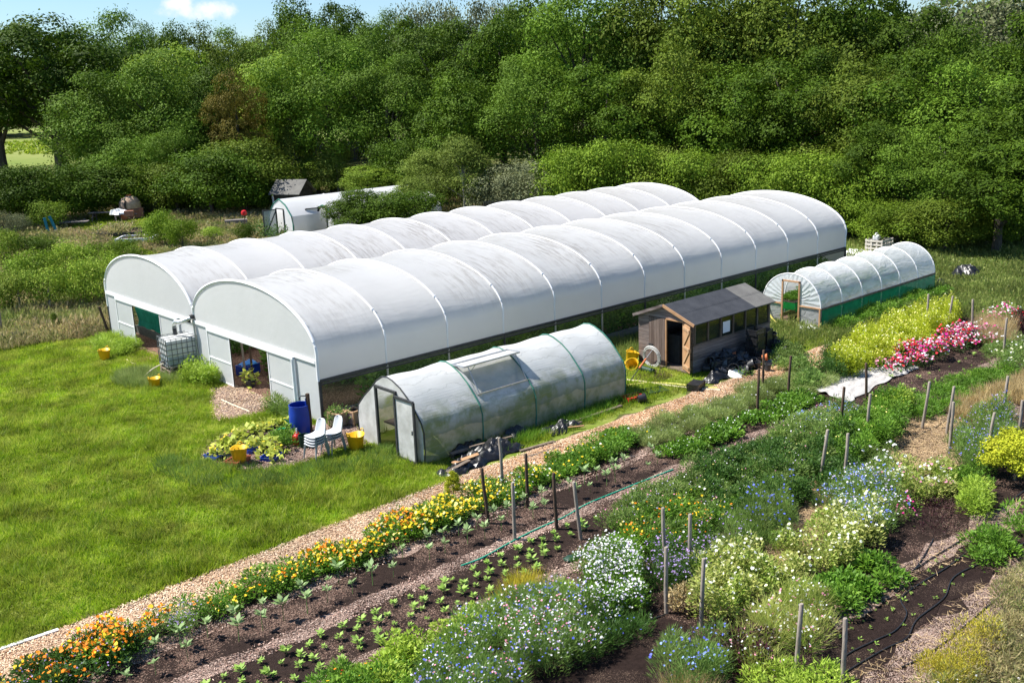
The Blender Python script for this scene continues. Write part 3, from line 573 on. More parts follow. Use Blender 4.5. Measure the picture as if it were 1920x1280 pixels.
# (key, photo column, distance, photo row of the top, width in photo px, label)
FOREST = [
 ('talloak', 10, 128, 62, 150, 'dark tree cut by the left edge of the photo, under the open sky'),
 ('talloak', 118, 112, 26, 235, 'huge dark oak at far left rising above the mown field'),
 ('ash', 218, 140, 14, 150, 'pale rounded tree peeping out behind the huge dark oak'),
 ('ash', 285, 140, 50, 110, 'lower pale tree on the skyline right of the peeping rounded tree'),
 ('oak', 345, 136, 40, 110, 'small dark dome of a tree on the skyline below the white cloud'),
 ('olive', 410, 138, 50, 120, 'soft green tree on the skyline just right of the small dark dome'),
 ('ash', 470, 140, 46, 110, 'slim topped tree on the skyline left of the tall dark ragged tree'),
 ('olive', 525, 132, 46, 100, 'mid green tree at the notch where the skyline steps up'),
 ('oak', 580, 140, -8, 130, 'tall dark ragged tree where the skyline steps up out of the sky'),
 ('oak', 665, 142, 2, 130, 'dark tree on the skyline just right of the tall dark ragged one'),
 ('ash', 735, 142, 12, 100, 'distant blue green tree in the little gap of sky'),
 ('pale_poplar', 785, 136, -30, 46, 'thin pale poplar, leftmost of the row against the sky'),
 ('pale_poplar', 822, 137, -38, 46, 'thin pale poplar, second of the row against the sky'),
 ('pale_poplar', 862, 136, -34, 46, 'thin pale poplar, third of the row against the sky'),
 ('pale_poplar', 905, 138, -44, 50, 'thin pale poplar, fourth of the row against the sky'),
 ('pale_poplar', 950, 136, -40, 50, 'thin pale poplar, rightmost of the row against the sky'),
 ('oak', 1010, 128, -20, 170, 'dark tree on the top edge above the rear tunnel middle'),
 ('oak', 800, 120, 30, 150, 'dark tree below the two leftmost thin pale poplars'),
 ('ash', 700, 116, 36, 150, 'yellow green ash crown under the gap of sky'),
 ('ash', 590, 112, 40, 170, 'pale ash crown in front of the tall dark ragged tree'),
 ('olive', 465, 112, 70, 160, 'broad green crown between the cloud and the bronze tree'),
 ('lime', 345, 110, 82, 150, 'sunny green crown beneath the small dark dome on the skyline'),
 ('ash', 222, 100, 128, 165, 'bright ash lit from the left beside the huge dark oak'),
 ('ash', 325, 98, 104, 190, 'rounded bluish ash in the middle of the left wood'),
 ('oak', 418, 99, 120, 130, 'dark crown between the bluish ash and the bronze tree'),
 ('bronze', 455, 93, 134, 100, 'bronze brown tree among the green ones in the left wood'),
 ('lime', 528, 98, 100, 140, 'bright green crown right of the bronze tree'),
 ('ash', 625, 95, 66, 190, 'large sunlit ash at the centre of the left wood'),
 ('ash', 735, 92, 96, 180, 'large ash with dark hollows, right of the sunlit central ash'),
 ('oak', 845, 96, 34, 190, 'tall dark tree above the willow behind the rear tunnel'),
 ('oak', 945, 94, 14, 170, 'very dark tree right of the tall tree above the willow'),
 ('ash', 1100, 88, -30, 230, 'big pale green ash at the top edge above the tunnels middle'),
 ('olive', 1235, 88, -60, 210, 'olive crown with bare twigs right of the big pale ash'),
 ('olive', 1350, 86, -70, 230, 'broad olive crown above the far end of the front tunnel'),
 ('olive', 1470, 86, -70, 220, 'green gold crown at the top edge above the bright hedge end'),
 ('oak', 1590, 90, -60, 220, 'dark crown below the little glint of sky at the top edge'),
 ('pale_poplar', 1740, 110, -40, 80, 'silvery poplar at the top edge just right of the glint of sky'),
 ('pale_poplar', 1810, 108, -50, 90, 'silvery poplar second from the right edge along the top'),
 ('pale_poplar', 1885, 106, -40, 100, 'silvery poplar in the top right corner'),
 ('oak', 1700, 84, 10, 180, 'dark crown just below the silvery poplars'),
 ('ash', 1805, 80, 40, 190, 'green crown below the silvery poplars near the right edge'),
 ('oak', 1905, 76, 20, 190, 'dark crown cut by the right edge under the corner poplar'),
 ('oak', 870, 84, 130, 170, 'shaded tree standing directly behind the willow'),
 ('ash', 1010, 82, 110, 190, 'blue green ash hanging low over the grey sallow'),
 ('oak', 1140, 78, 120, 190, 'dark hollow crowned tree behind the left end of the bright hedge'),
 ('olive', 1260, 78, 90, 190, 'twiggy olive tree above the middle of the bright hedge'),
 ('oak', 1375, 76, 120, 190, 'deep green tree behind the right half of the bright hedge'),
 ('oak', 1490, 75, 90, 200, 'ivy dark tree above the far end of the front tunnel hoops'),
 ('olive', 1600, 72, 110, 200, 'green tree above the pallet crate'),
 ('oak', 1715, 70, 90, 210, 'tall dense tree above the clear tunnel'),
 ('ash', 1830, 66, 110, 220, 'broad green tree over the right hand clearing'),
 ('oak', 1935, 62, 150, 220, 'dense tree cut by the right edge at mid height'),
 ('oak', 1665, 64, 225, 170, 'low thick tree just behind the pallet crate'),
 ('ash', 1770, 61.5, 240, 190, 'leafy tree with boughs hanging over the clear tunnel end'),
 ('oak', 1880, 58.5, 250, 190, 'leafy tree whose bare trunk shows at the right edge'),
]
for k_, px, D, top, wpx, lab in FOREST:
    h = HT(px, top, D); w = wpx*D/F_PX*1.22
    plant_tree('tree', k_, AT(px, D), w, h, lab, group='trees of the surrounding wood')
SHRUBS = [  # lower storey along the wood's edge
 ('hedge', 10, 88, 298, 120, 'dark shrub at the left edge below the mown field'), ('hedge', 85, 90, 296, 120, 'hawthorn below the huge dark oak'),
 ('hedge', 165, 92, 296, 130, 'dark hawthorn above the yellow green bush'), ('hedge', 250, 92, 288, 120, 'hawthorn directly behind the clay oven'),
 ('ash', 255, 95, 215, 150, 'rounded blue green small tree above the clay oven'), ('ash', 335, 92, 205, 120, 'silvery small tree left of the dark dense shrub'),
 ('hedge', 325, 90, 290, 120, 'low shrub right of the clay oven'), ('hedge', 390, 86, 268, 140, 'dark dense shrub behind the brush pile'),
 ('hedge', 470, 88, 245, 140, 'bright topped shrub left of the two slender birches'), ('hedge', 455, 86, 318, 80, 'small shrub left of the little dark shed'),
 ('willow', 556, 95, 212, 100, 'slender birch, left of the pair behind the little dark shed'), ('willow', 632, 92, 245, 100, 'slender birch, right of the pair behind the little dark shed'),
 ('lime', 595, 94, 290, 100, 'bright sapling between the two slender birches'), ('hedge', 498, 88, 330, 60, 'shrub touching the little dark shed on its left'),
 ('lime', 690, 82, 300, 110, 'bright green sapling above the small greenhouses'), ('hedge', 745, 84, 250, 120, 'shadowed shrub left of the tall willow'),
 ('willow', 800, 78, 262, 140, 'golden green willow left of the tall willow'), ('willow', 868, 75, 228, 150, 'tall golden willow behind the rear tunnel'),
 ('grey', 930, 74, 306, 100, 'grey green sallow between the tall willow and the bright hedge'), ('grey', 990, 72, 296, 110, 'dull sallow at the left end of the bright hedge'),
 ('willow', 770, 72, 320, 110, 'low willow growing behind the rear tunnel hoops'),
 ('hedge', 1075, 71, 276, 130, 'bright hedge shrub, first from the left behind the tunnels'), ('hedge', 1150, 70.5, 262, 130, 'bright hedge shrub, second from the left behind the tunnels'),
 ('hedge', 1225, 70, 278, 130, 'bright hedge shrub, third from the left behind the tunnels'), ('hedge', 1300, 69, 282, 130, 'bright hedge shrub above the last hoop of the rear tunnel'),
 ('hedge', 1375, 68, 286, 130, 'bright hedge shrub in the gap between the tunnel ends'), ('hedge', 1450, 66, 288, 130, 'bright hedge shrub above the last hoop of the front tunnel'),
 ('hedge', 1525, 64.5, 286, 140, 'bright hedge shrub, second from the right behind the tunnels'), ('hedge', 1595, 63, 300, 130, 'bright hedge shrub at the right end beside the pallet crate'),
 ('oak', 672, 66.5, 340, 130, 'dark leafy bush smothering the right side of the small greenhouses'), ('hedge', 745, 65.5, 348, 140, 'dark bush rising over the rear tunnel beside the small greenhouses'),
 ('hedge', 1690, 59.5, 380, 110, 'low shrub behind the clear tunnel'), ('hedge', 1780, 58.5, 370, 120, 'low shrub behind the far end of the clear tunnel'),
 ('hedge', 1860, 61, 380, 120, 'shaded shrub in the dark clearing at the right'), ('hedge', 1640, 61.5, 370, 90, 'shrub immediately behind the pallet crate'),
]
make_crown('grey', 'grey', 21, R=2.4, H=4.2, base=0.25, nl=22, m=50, k=10, leaf=0.2, asp=0.35, cl=0.6, tr=0.1)
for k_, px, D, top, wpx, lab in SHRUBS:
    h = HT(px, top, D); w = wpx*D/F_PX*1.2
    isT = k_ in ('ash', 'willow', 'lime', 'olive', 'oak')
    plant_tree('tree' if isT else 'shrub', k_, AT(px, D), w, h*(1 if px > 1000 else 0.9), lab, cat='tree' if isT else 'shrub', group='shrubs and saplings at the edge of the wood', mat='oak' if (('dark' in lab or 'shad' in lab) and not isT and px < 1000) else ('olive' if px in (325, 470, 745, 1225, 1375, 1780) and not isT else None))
BR = [  # bramble bank and bushes of the left meadow: (x, ground row, top row, width, key, material, label)
 (25, 588, 505, 95, 'bush', None, 'bramble bush in the lower left of the bank, at the photo edge'), (95, 582, 500, 100, 'bush', None, 'bramble bush with pale new shoots in the front of the bank'),
 (160, 572, 490, 90, 'bush', None, 'dark bramble bush behind the leaning fence post'), (205, 552, 478, 70, 'bush', None, 'bramble bush pressed against the rear tunnel'),
 (60, 540, 470, 100, 'bush', 'hedge', 'mid green bush in the second row of the bramble bank'), (130, 528, 458, 90, 'bush', None, 'bright leaved bush in the second row of the bramble bank'),
 (190, 515, 455, 80, 'bush', 'hedge', 'bush in the second row nearest the rear tunnel arch'), (15, 500, 430, 70, 'bush', None, 'yellowish bush at the left edge above the bramble bank'),
 (240, 505, 450, 70, 'bush', 'hedge', 'bush peeping over the rear tunnel arch'), (75, 492, 440, 70, 'bush', 'oak', 'small dark bush under the blue boards'),
 (90, 432, 378, 80, 'bush', 'lime', 'rounded yellow green bush with blue boards before it'), (12, 452, 396, 60, 'cloudbush', None, 'grey leaved bush at the left edge with silvery spires'),
 (38, 440, 400, 40, 'cloudbush', None, 'small silvery bush beside the grey leaved one'), (268, 398, 344, 66, 'bush', 'lime', 'feathery bright bush behind the clay oven'),
 (310, 462, 398, 70, 'bush', 'hedge', 'green bush right of the raised timber bed'), (345, 468, 408, 60, 'bush', 'hedge', 'dark bush behind the first hoop of the rear tunnel'),
 (400, 452, 425, 46, 'bush', None, 'low fresh green bush left of the small greenhouses'), (340, 395, 368, 50, 'bush', 'lime', 'low bright bush left of the brush pile'),
 (130, 385, 352, 40, 'willow', None, 'young upright sapling left of the clay oven'), (292, 442, 410, 50, 'bush', None, 'small bush beside the white framed bed'),
 (460, 452, 420, 40, 'bush', 'oak', 'dark weeds clump left of the small greenhouses'), (640, 425, 395, 60, 'bush', 'lime', 'bright bush at the foot of the right small greenhouse'),
 (105, 622, 583, 22, 'willow', None, 'thin young sapling standing in the seeding grass'), (420, 395, 372, 40, 'bush', None, 'low weeds at the left end of the brush pile'),
]
for px, gy, ty, wpx, k_, mt, lab in BR:
    p = G(px, gy); D = math.hypot(p.x-CAM[0], p.y-CAM[1]); h = HT(px, ty, D); w = wpx*D/F_PX*0.95
    plant_tree('bush' if k_ != 'willow' else 'sapling', k_, p, w, h, lab, cat='bush' if k_ != 'willow' else 'sapling', group='bushes of the left meadow', mat=mt)
# far wood behind the named trees
def far_wood():
    rng = np.random.default_rng(99); px = rng.uniform(-250, 2200, 900); D = np.where(px < 185, rng.uniform(290, 330, 900), rng.uniform(148, 190, 900)); V = []; tv = []
    for a, dd in zip(px, D):
        b = AT(a, dd); hh = (9 if 185 < a < 520 else 13 if a < 185 else 17)*rng.uniform(0.75, 1.05); n = 120
        q = rdir(rng, n, -0.5, 1.0); P = np.array([b.x, b.y, hh*0.55])+q*np.array([4.5, 4.5, hh*0.45]); Nn = unit(q+rdir(rng, n)*0.6); Dd = unit(np.cross(Nn, rdir(rng, n)))
        V.append(diamonds(P, Dd, Nn, rng.uniform(1.0, 2.0, n), rng.uniform(0.8, 1.3, n))); tv.append(rng.random(n))
    o = link_mesh('distant_wood', fast_mesh('distant_wood', np.concatenate(V), 4, np.concatenate(tv)), ML['oak'])
    tag(o, 'dark distant wood filling in behind the named trees', 'wood', kind='stuff')
far_wood()
# ================================================================== FLOWER ROWS
PM = {
 'green': leafmat('bed_leaves', [(0.07, 0.17, 0.018), (0.13, 0.27, 0.025), (0.22, 0.37, 0.04)], nscale=1.5, vary=0.25),
 'deep': leafmat('deep_leaves', [(0.035, 0.09, 0.016), (0.06, 0.135, 0.022), (0.09, 0.18, 0.03)], nscale=1.5, vary=0.25),
 'greyg': leafmat('grey_green_leaves', [(0.10, 0.20, 0.035), (0.18, 0.30, 0.06), (0.28, 0.38, 0.11)], nscale=1.2, vary=0.25),
 'mist': leafmat('mist_leaves', [(0.15, 0.23, 0.05), (0.28, 0.36, 0.10), (0.42, 0.46, 0.18)], nscale=1.2, vary=0.25),
 'limeg': leafmat('lime_leaves', [(0.20, 0.33, 0.03), (0.32, 0.45, 0.05), (0.44, 0.55, 0.08)], nscale=1.5, vary=0.2),
 'acid': leafmat('acid_yellow_leaves', [(0.30, 0.38, 0.02), (0.45, 0.52, 0.03), (0.58, 0.62, 0.06)], nscale=1.5, vary=0.2),
 'straw': leafmat('dry_stems', [(0.30, 0.20, 0.07), (0.50, 0.37, 0.16), (0.62, 0.50, 0.27), (0.22, 0.2, 0.07)], nscale=1.5, vary=0.25),
 'gold': leafmat('gold_stems', [(0.42, 0.36, 0.04), (0.62, 0.53, 0.06), (0.30, 0.34, 0.05)], nscale=1.5, vary=0.25),
 'weedgold': leafmat('dry_weed_leaves', [(0.34, 0.30, 0.10), (0.16, 0.22, 0.05), (0.50, 0.40, 0.20), (0.22, 0.28, 0.06)], nscale=1.5, vary=0.3),
 'cream': leafmat('pale_umbel_leaves', [(0.13, 0.26, 0.03), (0.26, 0.38, 0.05), (0.50, 0.50, 0.15), (0.16, 0.30, 0.04)], nscale=1.5, vary=0.25),
 'wine': leafmat('wine_leaves', [(0.035, 0.015, 0.018), (0.07, 0.02, 0.028), (0.05, 0.06, 0.02)], nscale=1.5, vary=0.2),
 'weed': leafmat('weed_leaves', [(0.08, 0.16, 0.03), (0.16, 0.26, 0.05), (0.28, 0.34, 0.10)], nscale=1.0, vary=0.3),
 'seed': leafmat('seedling_leaves', [(0.22, 0.38, 0.05), (0.34, 0.52, 0.10), (0.44, 0.60, 0.16)], nscale=3, vary=0.15),
 'sun': leafmat('sunflower_leaves', [(0.20, 0.32, 0.10), (0.30, 0.43, 0.17), (0.40, 0.52, 0.24)], nscale=3, vary=0.15),
 'squash': leafmat('squash_leaves', [(0.22, 0.33, 0.03), (0.40, 0.48, 0.06), (0.58, 0.60, 0.12), (0.14, 0.25, 0.03)], nscale=3, vary=0.2),
 'crop': leafmat('crop_leaves', [(0.05, 0.13, 0.02), (0.12, 0.24, 0.03), (0.22, 0.36, 0.05)], nscale=1, vary=0.2),
}
OR, YE, PY, WH, BL, VI, PK, MG, RD, CR, LI = (0.85, 0.25, 0.006), (0.88, 0.62, 0.02), (0.9, 0.78, 0.25), (0.86, 0.86, 0.86), (0.14, 0.17, 0.72), (0.34, 0.24, 0.55), (0.85, 0.32, 0.48), (0.62, 0.02, 0.25), (0.68, 0.015, 0.03), (0.8, 0.8, 0.5), (0.45, 0.38, 0.62)
SB = (0.30, 0.42, 0.85)
FM = {}
def petal(cols):
    key = tuple(cols)
    if key not in FM: FM[key] = leafmat('petals', list(cols), transl=0.25, const=True, vary=0.06, nscale=4, rough=0.6)
    return FM[key]
def patch(name, label, poly, h, mat, sp=0.28, lf=(0.10, 0.03), nl=150, flowers=(), seed=1, kind='stuff', cat='flowers', group=None, zref=0.5, upw=0.5, world=False, rad=0.9, parent=None, hv=0.3, grassy=False):
    rng = np.random.default_rng(seed)
    if not world: poly = [tuple(G(x, y, h*zref)[:2]) for x, y in poly]
    C = scatter(rng, poly, 1/(sp*sp)); C = C[SEEN(np.column_stack([C, np.zeros(len(C))]), 0.2)]
    if len(C) == 0: C = np.array([np.mean(np.array(poly), 0)])
    nP = len(C); hp = h*np.clip(1+hv*wob(C[:, 0]*1.1, C[:, 1]*1.1)*0.5+rng.normal(0, hv*0.4, nP), 0.4, 1.5); R = sp*rad*rng.uniform(0.8, 1.25, nP)
    k = np.repeat(np.arange(nP), nl); n = len(k)
    a = rng.uniform(0, 2*np.pi, n); q = np.sqrt(rng.random(n)); zt = rng.random(n)**0.6*(1-0.45*q*q)
    P = np.column_stack([C[k, 0]+np.cos(a)*q*R[k], C[k, 1]+np.sin(a)*q*R[k], zt*hp[k]])
    out = np.column_stack([np.cos(a)*q, np.sin(a)*q, np.full(n, upw)]); D = unit(out+rdir(rng, n)*0.55)
    if grassy:
        P[:, 2] *= 0.35; D = unit(np.column_stack([np.cos(a)*0.5, np.sin(a)*0.5, np.full(n, 1.1)])+rdir(rng, n)*0.25); S = unit(np.cross(D, rdir(rng, n)))
        V = blades(P, D, S, lf[0]*rng.uniform(0.6, 1.3, n), lf[1]*rng.uniform(0.7, 1.3, n)); kk = 3
    else:
        Nn = unit(rdir(rng, n, 0.0, 1.0)+np.array([0, 0, 0.4])); Nn = unit(np.cross(np.cross(D, Nn), D))
        V = diamonds(P, D, Nn, lf[0]*rng.uniform(0.6, 1.4, n), lf[1]*rng.uniform(0.7, 1.3, n)); kk = 4
    tv = np.clip(rng.random(nP)[k]*0.45+rng.random(n)*0.4+zt*0.15, 0, 1)
    loc = Vector((float(C[:, 0].mean()), float(C[:, 1].mean()), 0)); off = np.array(loc)
    me = fast_mesh('foliage', V-off, kk, tv)
    root = link_mesh(name, me, PM[mat]); root.location = loc; ORG[root.name] = loc
    tag(root, label, cat, group, kind if kind == 'stuff' else None)
    for fi, (cols, dens, size, zlo) in enumerate(flowers):
        m = int(nP*dens); c = rng.integers(0, nP, m)
        a = rng.uniform(0, 2*np.pi, m); q = np.sqrt(rng.random(m)); zt = np.maximum(rng.uniform(zlo, 1.12, m)*(1-0.35*q*q), 0.05)
        P = np.column_stack([C[c, 0]+np.cos(a)*q*R[c], C[c, 1]+np.sin(a)*q*R[c], zt*hp[c]+0.02])
        P[:, 2] = np.maximum(P[:, 2], 0.04)
        Nn = unit(rdir(rng, m, 0.2, 1)*0.8+np.array([-0.25, -0.1, 0.6])); A = unit(np.cross(Nn, rdir(rng, m))); B = np.cross(Nn, A)
        s = size*rng.uniform(0.7, 1.25, m)[:, None]
        V = np.stack([P+(A*math.cos(t)+B*math.sin(t))*s*(0.5 if j % 2 == 0 else 0.42) for j, t in enumerate(np.arange(6)*math.pi/3)], 1).reshape(-1, 3)
        fo = link_mesh('flower_heads', fast_mesh('flower_heads', V-off, 6, rng.random(m)*0.999), petal(cols), root); fo['kind'] = 'stuff'
    return root
Mg = (0.085, 0.028)
# --- marigold row beside the chip path (world strip y -7.4 .. -8.65)
patch('marigolds', 'orange marigolds with purple phacelia at the bottom left corner of the row', [(-13.5, -7.88), (-9.6, -7.93), (-9.2, -8.62), (-9.6, -9.07), (-13.5, -9.0)], 0.36, 'deep', world=True, seed=31, flowers=[((OR, OR, OR, YE), 6, 0.075, 0.7), ((VI, LI), 4, 0.035, 0.8)], lf=Mg, nl=260)
patch('marigolds', 'dense deep orange marigolds, brightest orange stretch of the row', [(-10.3, -7.98), (-8.9, -8.03), (-8.7, -8.42), (-9.6, -8.72), (-10.6, -8.62)], 0.44, 'green', world=True, seed=32, flowers=[((OR, OR, OR, YE), 26, 0.075, 0.8), ((VI,), 3, 0.035, 0.8)], lf=Mg, nl=200)
patch('phacelia', 'greyish purple phacelia breaking the marigold row', [(-9.0, -8.08), (-8.0, -8.08), (-7.8, -8.62), (-8.8, -8.82)], 0.42, 'greyg', world=True, seed=33, flowers=[((LI, VI), 16, 0.035, 0.75)], lf=(0.07, 0.014), nl=260)
patch('marigolds', 'green stretch with pale yellow marigolds, right of the purple phacelia', [(-8.1, -7.88), (-4.6, -7.88), (-4.6, -8.62), (-8.0, -8.77)], 0.36, 'green', world=True, seed=34, flowers=[((YE, YE, PY, OR), 7, 0.06, 0.8)], lf=Mg, nl=260)
patch('marigolds', 'mixed orange and yellow marigolds in the middle of the row', [(-5.4, -7.83), (-2.7, -7.78), (-2.7, -8.62), (-5.2, -8.72)], 0.40, 'green', world=True, seed=35, flowers=[((YE, OR, YE, PY, OR), 17, 0.075, 0.78), ((VI,), 1.5, 0.035, 0.8)], lf=Mg, nl=240)
patch('marigolds', 'lemon yellow marigolds just before the dark stakes', [(-2.7, -7.78), (-0.5, -7.73), (-0.4, -8.62), (-2.6, -8.72)], 0.40, 'green', world=True, seed=36, flowers=[((YE, YE, PY, YE), 16, 0.075, 0.78)], lf=Mg, nl=240)
patch('marigolds', 'yellow marigolds between the five dark stakes', [(-0.5, -7.68), (1.6, -7.58), (1.8, -8.52), (-0.4, -8.62)], 0.38, 'green', world=True, seed=37, flowers=[((YE, PY, YE, WH), 10, 0.06, 0.8)], lf=Mg, nl=240)
patch('marigolds', 'leafy green marigolds with only a few blooms, right of the stakes', [(1.6, -7.53), (5.3, -7.28), (5.4, -8.32), (1.8, -8.52)], 0.34, 'green', world=True, seed=38, flowers=[((YE, WH, YE), 1.5, 0.06, 0.8)], lf=Mg, nl=260)
patch('love_in_a_mist', 'sprawling grey green seeding plants on the right half of the path edge', [(4.6, -7.53), (12.3, -7.88), (13.2, -8.52), (9, -8.87), (4.8, -8.72)], 0.33, 'mist', world=True, seed=39, flowers=[((WH, LI), 1.2, 0.04, 0.8)], lf=(0.11, 0.009), nl=520, upw=0.9, grassy=False, cat='plants')
patch('feathery_plants', 'pale feathery clump at the right end of the grey green seeding row', [(11.4, -8.00), (13.6, -8.32), (13.4, -9.3), (11.4, -9.3)], 0.3, 'mist', world=True, seed=40, flowers=[], lf=(0.13, 0.008), nl=520, cat='plants')
# --- leafy green row and mixed meadow row
patch('strawberry_row', 'low bright green leafy row with tiny white flowers between soil strips', [(4.6, -9.2), (11.4, -9.1), (11.6, -9.9), (5.0, -9.95)], 0.26, 'green', world=True, seed=41, flowers=[((WH,), 1.6, 0.04, 0.85)], lf=(0.09, 0.055), nl=130, cat='plants')
patch('annual_meadow', 'mixed green annuals dotted with pale pink flowers, upper middle of the garden', [(2.9, -10.8), (5, -10.7), (11.3, -10.6), (11.0, -11.6), (7, -12.9), (2.4, -13.0), (0.2, -12.6), (0.4, -11.2)], 0.42, 'weed', world=True, seed=42, flowers=[((LI, PK, WH, LI), 2.6, 0.038, 0.8)], lf=(0.10, 0.02), nl=300, sp=0.3)
patch('annual_meadow', 'bright green patch with scattered orange marigolds right of the stakes', [(-0.3, -11.6), (2.8, -11.4), (3.4, -12.9), (0.9, -13.3), (-0.4, -12.6)], 0.34, 'green', world=True, seed=43, flowers=[((OR, YE, PY, WH), 1.6, 0.06, 0.85)], lf=Mg, nl=240)
patch('marigolds', 'orange blooms in front of the two pale stakes near the centre', GP([(1180, 990), (1240, 950), (1310, 940), (1320, 980), (1240, 1020), (1190, 1020)], 0.3), 0.38, 'green', world=True, seed=44, flowers=[((OR, YE, OR), 5, 0.055, 0.85)], lf=Mg, nl=240)
patch('parsley_clump', 'dense dark green leafy mass left of the pale straw path', [(1300, 870), (1420, 830), (1560, 820), (1610, 770), (1620, 820), (1600, 890), (1520, 920), (1400, 960), (1310, 940)], 0.5, 'deep', seed=45, flowers=[((WH, PY), 0.5, 0.04, 0.85)], lf=(0.09, 0.03), nl=300, cat='plants')
patch('cornflowers', 'small group of vivid blue cornflowers below the leafy mass', [(1400, 930), (1480, 910), (1490, 990), (1440, 1020), (1400, 990)], 0.55, 'weed', seed=46, flowers=[((BL,), 3, 0.055, 0.85)], lf=(0.12, 0.010), nl=380, upw=1.0, kind='thing', cat='cornflowers')
patch('forget_me_nots', 'drift of powder blue flowers beside the white fleece', [(1480, 785), (1530, 768), (1580, 765), (1630, 760), (1620, 775), (1560, 795), (1510, 800)], 0.3, 'weed', seed=47, flowers=[((SB, BL, SB), 22, 0.045, 0.7)], lf=(0.09, 0.014), nl=240)
patch('shrubby_plants', 'leafy yellow green bushes around the tall dark stake below the fleece', [(1560, 800), (1620, 770), (1640, 740), (1690, 745), (1700, 780), (1660, 820), (1620, 850), (1560, 850)], 0.6, 'green', seed=48, flowers=[((PY,), 0.4, 0.05, 0.9)], lf=(0.09, 0.03), nl=320, cat='plants')
patch('lime_green_plant', 'lime green tuft with a pale yellow top near the tall grey stakes', [(1672, 752), (1696, 745), (1700, 770), (1680, 785)], 0.55, 'limeg', seed=49, lf=(0.08, 0.03), nl=320, kind='thing', cat='plant')
# --- big blue and white drift, bottom centre
patch('lime_clumps', 'lime green foliage running up beside the blue and white drift', [(790, 1190), (880, 1150), (950, 1120), (1040, 1085), (1060, 1100), (980, 1150), (880, 1210), (800, 1240)], 0.34, 'limeg', seed=50, lf=(0.08, 0.04), nl=240, cat='plants')
patch('lime_clumps', 'small lime green clump at the lower left end of the blue drift', [(640, 1265), (690, 1225), (760, 1195), (800, 1210), (770, 1260), (700, 1290)], 0.32, 'limeg', seed=51, lf=(0.08, 0.04), nl=220, cat='plants')
patch('marigold_foliage', 'fresh green marigold plants with one red bloom at the bottom edge', [(560, 1300), (610, 1260), (700, 1240), (760, 1240), (780, 1300)], 0.32, 'green', seed=52, flowers=[((YE, OR, RD), 1.0, 0.06, 0.85)], lf=Mg, nl=240)
patch('grassy_tuft', 'olive grassy tuft at the top of the lime green clumps', [(925, 1115), (960, 1085), (1000, 1080), (1000, 1110), (950, 1130)], 0.3, 'gold', seed=53, lf=(0.3, 0.012), nl=130, grassy=True, kind='thing', cat='plant')
patch('cornflowers', 'big drift of blue cornflowers mixed with white, bottom centre of the photo', [(790, 1250), (850, 1185), (930, 1140), (1010, 1090), (1080, 1110), (1110, 1190), (1060, 1230), (1000, 1270), (900, 1300), (800, 1300)], 0.6, 'greyg', seed=54, flowers=[((BL, BL, LI, WH), 11, 0.042, 0.68), ((WH, WH, PK), 4, 0.04, 0.7)], lf=(0.13, 0.009), nl=380, upw=1.0)
patch('white_asters', 'pale lilac and white flowers in front of the blue drift top', [(940, 1180), (1040, 1120), (1100, 1140), (1110, 1200), (1040, 1230), (980, 1230)], 0.62, 'greyg', seed=55, flowers=[((WH, LI, WH, PK), 12, 0.042, 0.75)], lf=(0.12, 0.009), nl=260, upw=1.0)
patch('white_campion', 'dazzling white mass of small flowers left of the tall grey stake', [(1085, 1060), (1130, 1030), (1190, 1040), (1225, 1080), (1190, 1140), (1120, 1170), (1080, 1120)], 0.6, 'green', seed=56, flowers=[((WH, WH, WH, LI), 26, 0.045, 0.7)], lf=(0.10, 0.014), nl=260, upw=0.9)
patch('white_campion', 'looser white flowered plants falling towards the bare brown soil', [(1080, 1150), (1190, 1120), (1215, 1170), (1130, 1210), (1060, 1230)], 0.42, 'deep', seed=57, flowers=[((WH, WH, BL), 4, 0.042, 0.7)], lf=(0.11, 0.012), nl=300, upw=0.9)
patch('lilac_statice', 'lilac pink flower cloud around the pair of pale stakes', [(1235, 1010), (1290, 985), (1340, 990), (1350, 1040), (1310, 1090), (1240, 1090), (1210, 1050)], 0.62, 'deep', seed=58, flowers=[((VI, LI, VI, (0.5, 0.3, 0.62)), 16, 0.042, 0.72)], lf=(0.11, 0.012), nl=280, upw=0.9)
patch('purple_scabious', 'faint purple flowers threaded through grasses right of the lilac cloud', [(1340, 980), (1420, 950), (1440, 1000), (1400, 1040), (1340, 1040)], 0.55, 'weed', seed=59, flowers=[((VI, LI), 5, 0.04, 0.8)], lf=(0.16, 0.009), nl=300, upw=1.1)
patch('umbellifers', 'cream umbels on yellowing plants between the tall stake and the straw', [(1310, 1060), (1380, 1020), (1440, 1010), (1500, 1010), (1520, 1060), (1440, 1110), (1360, 1150), (1310, 1140)], 0.6, 'cream', seed=60, flowers=[((CR, WH, CR), 4, 0.07, 0.8)], lf=(0.08, 0.032), nl=280)
patch('umbellifers', 'brighter cream umbels mixed with straw coloured leaves, centre right', [(1500, 1010), (1560, 950), (1640, 940), (1650, 990), (1600, 1050), (1530, 1080)], 0.65, 'cream', seed=61, flowers=[((CR, WH, CR), 5, 0.07, 0.8)], lf=(0.08, 0.032), nl=280)
patch('blue_flax', 'cloud of pale blue and white starry flowers right of the straw path', [(1540, 920), (1600, 885), (1660, 900), (1690, 950), (1670, 1000), (1600, 1000), (1550, 970)], 0.62, 'greyg', seed=62, flowers=[((SB, WH, LI, BL), 16, 0.045, 0.7)], lf=(0.12, 0.009), nl=280, upw=1.0)
patch('parsley_patch', 'glossy bright green low patch above the drip hose bed', [(1530, 1090), (1570, 1055), (1620, 1045), (1665, 1060), (1680, 1080), (1620, 1110), (1590, 1140), (1540, 1130)], 0.34, 'green', seed=63, lf=(0.10, 0.05), nl=200, kind='thing', cat='plant')
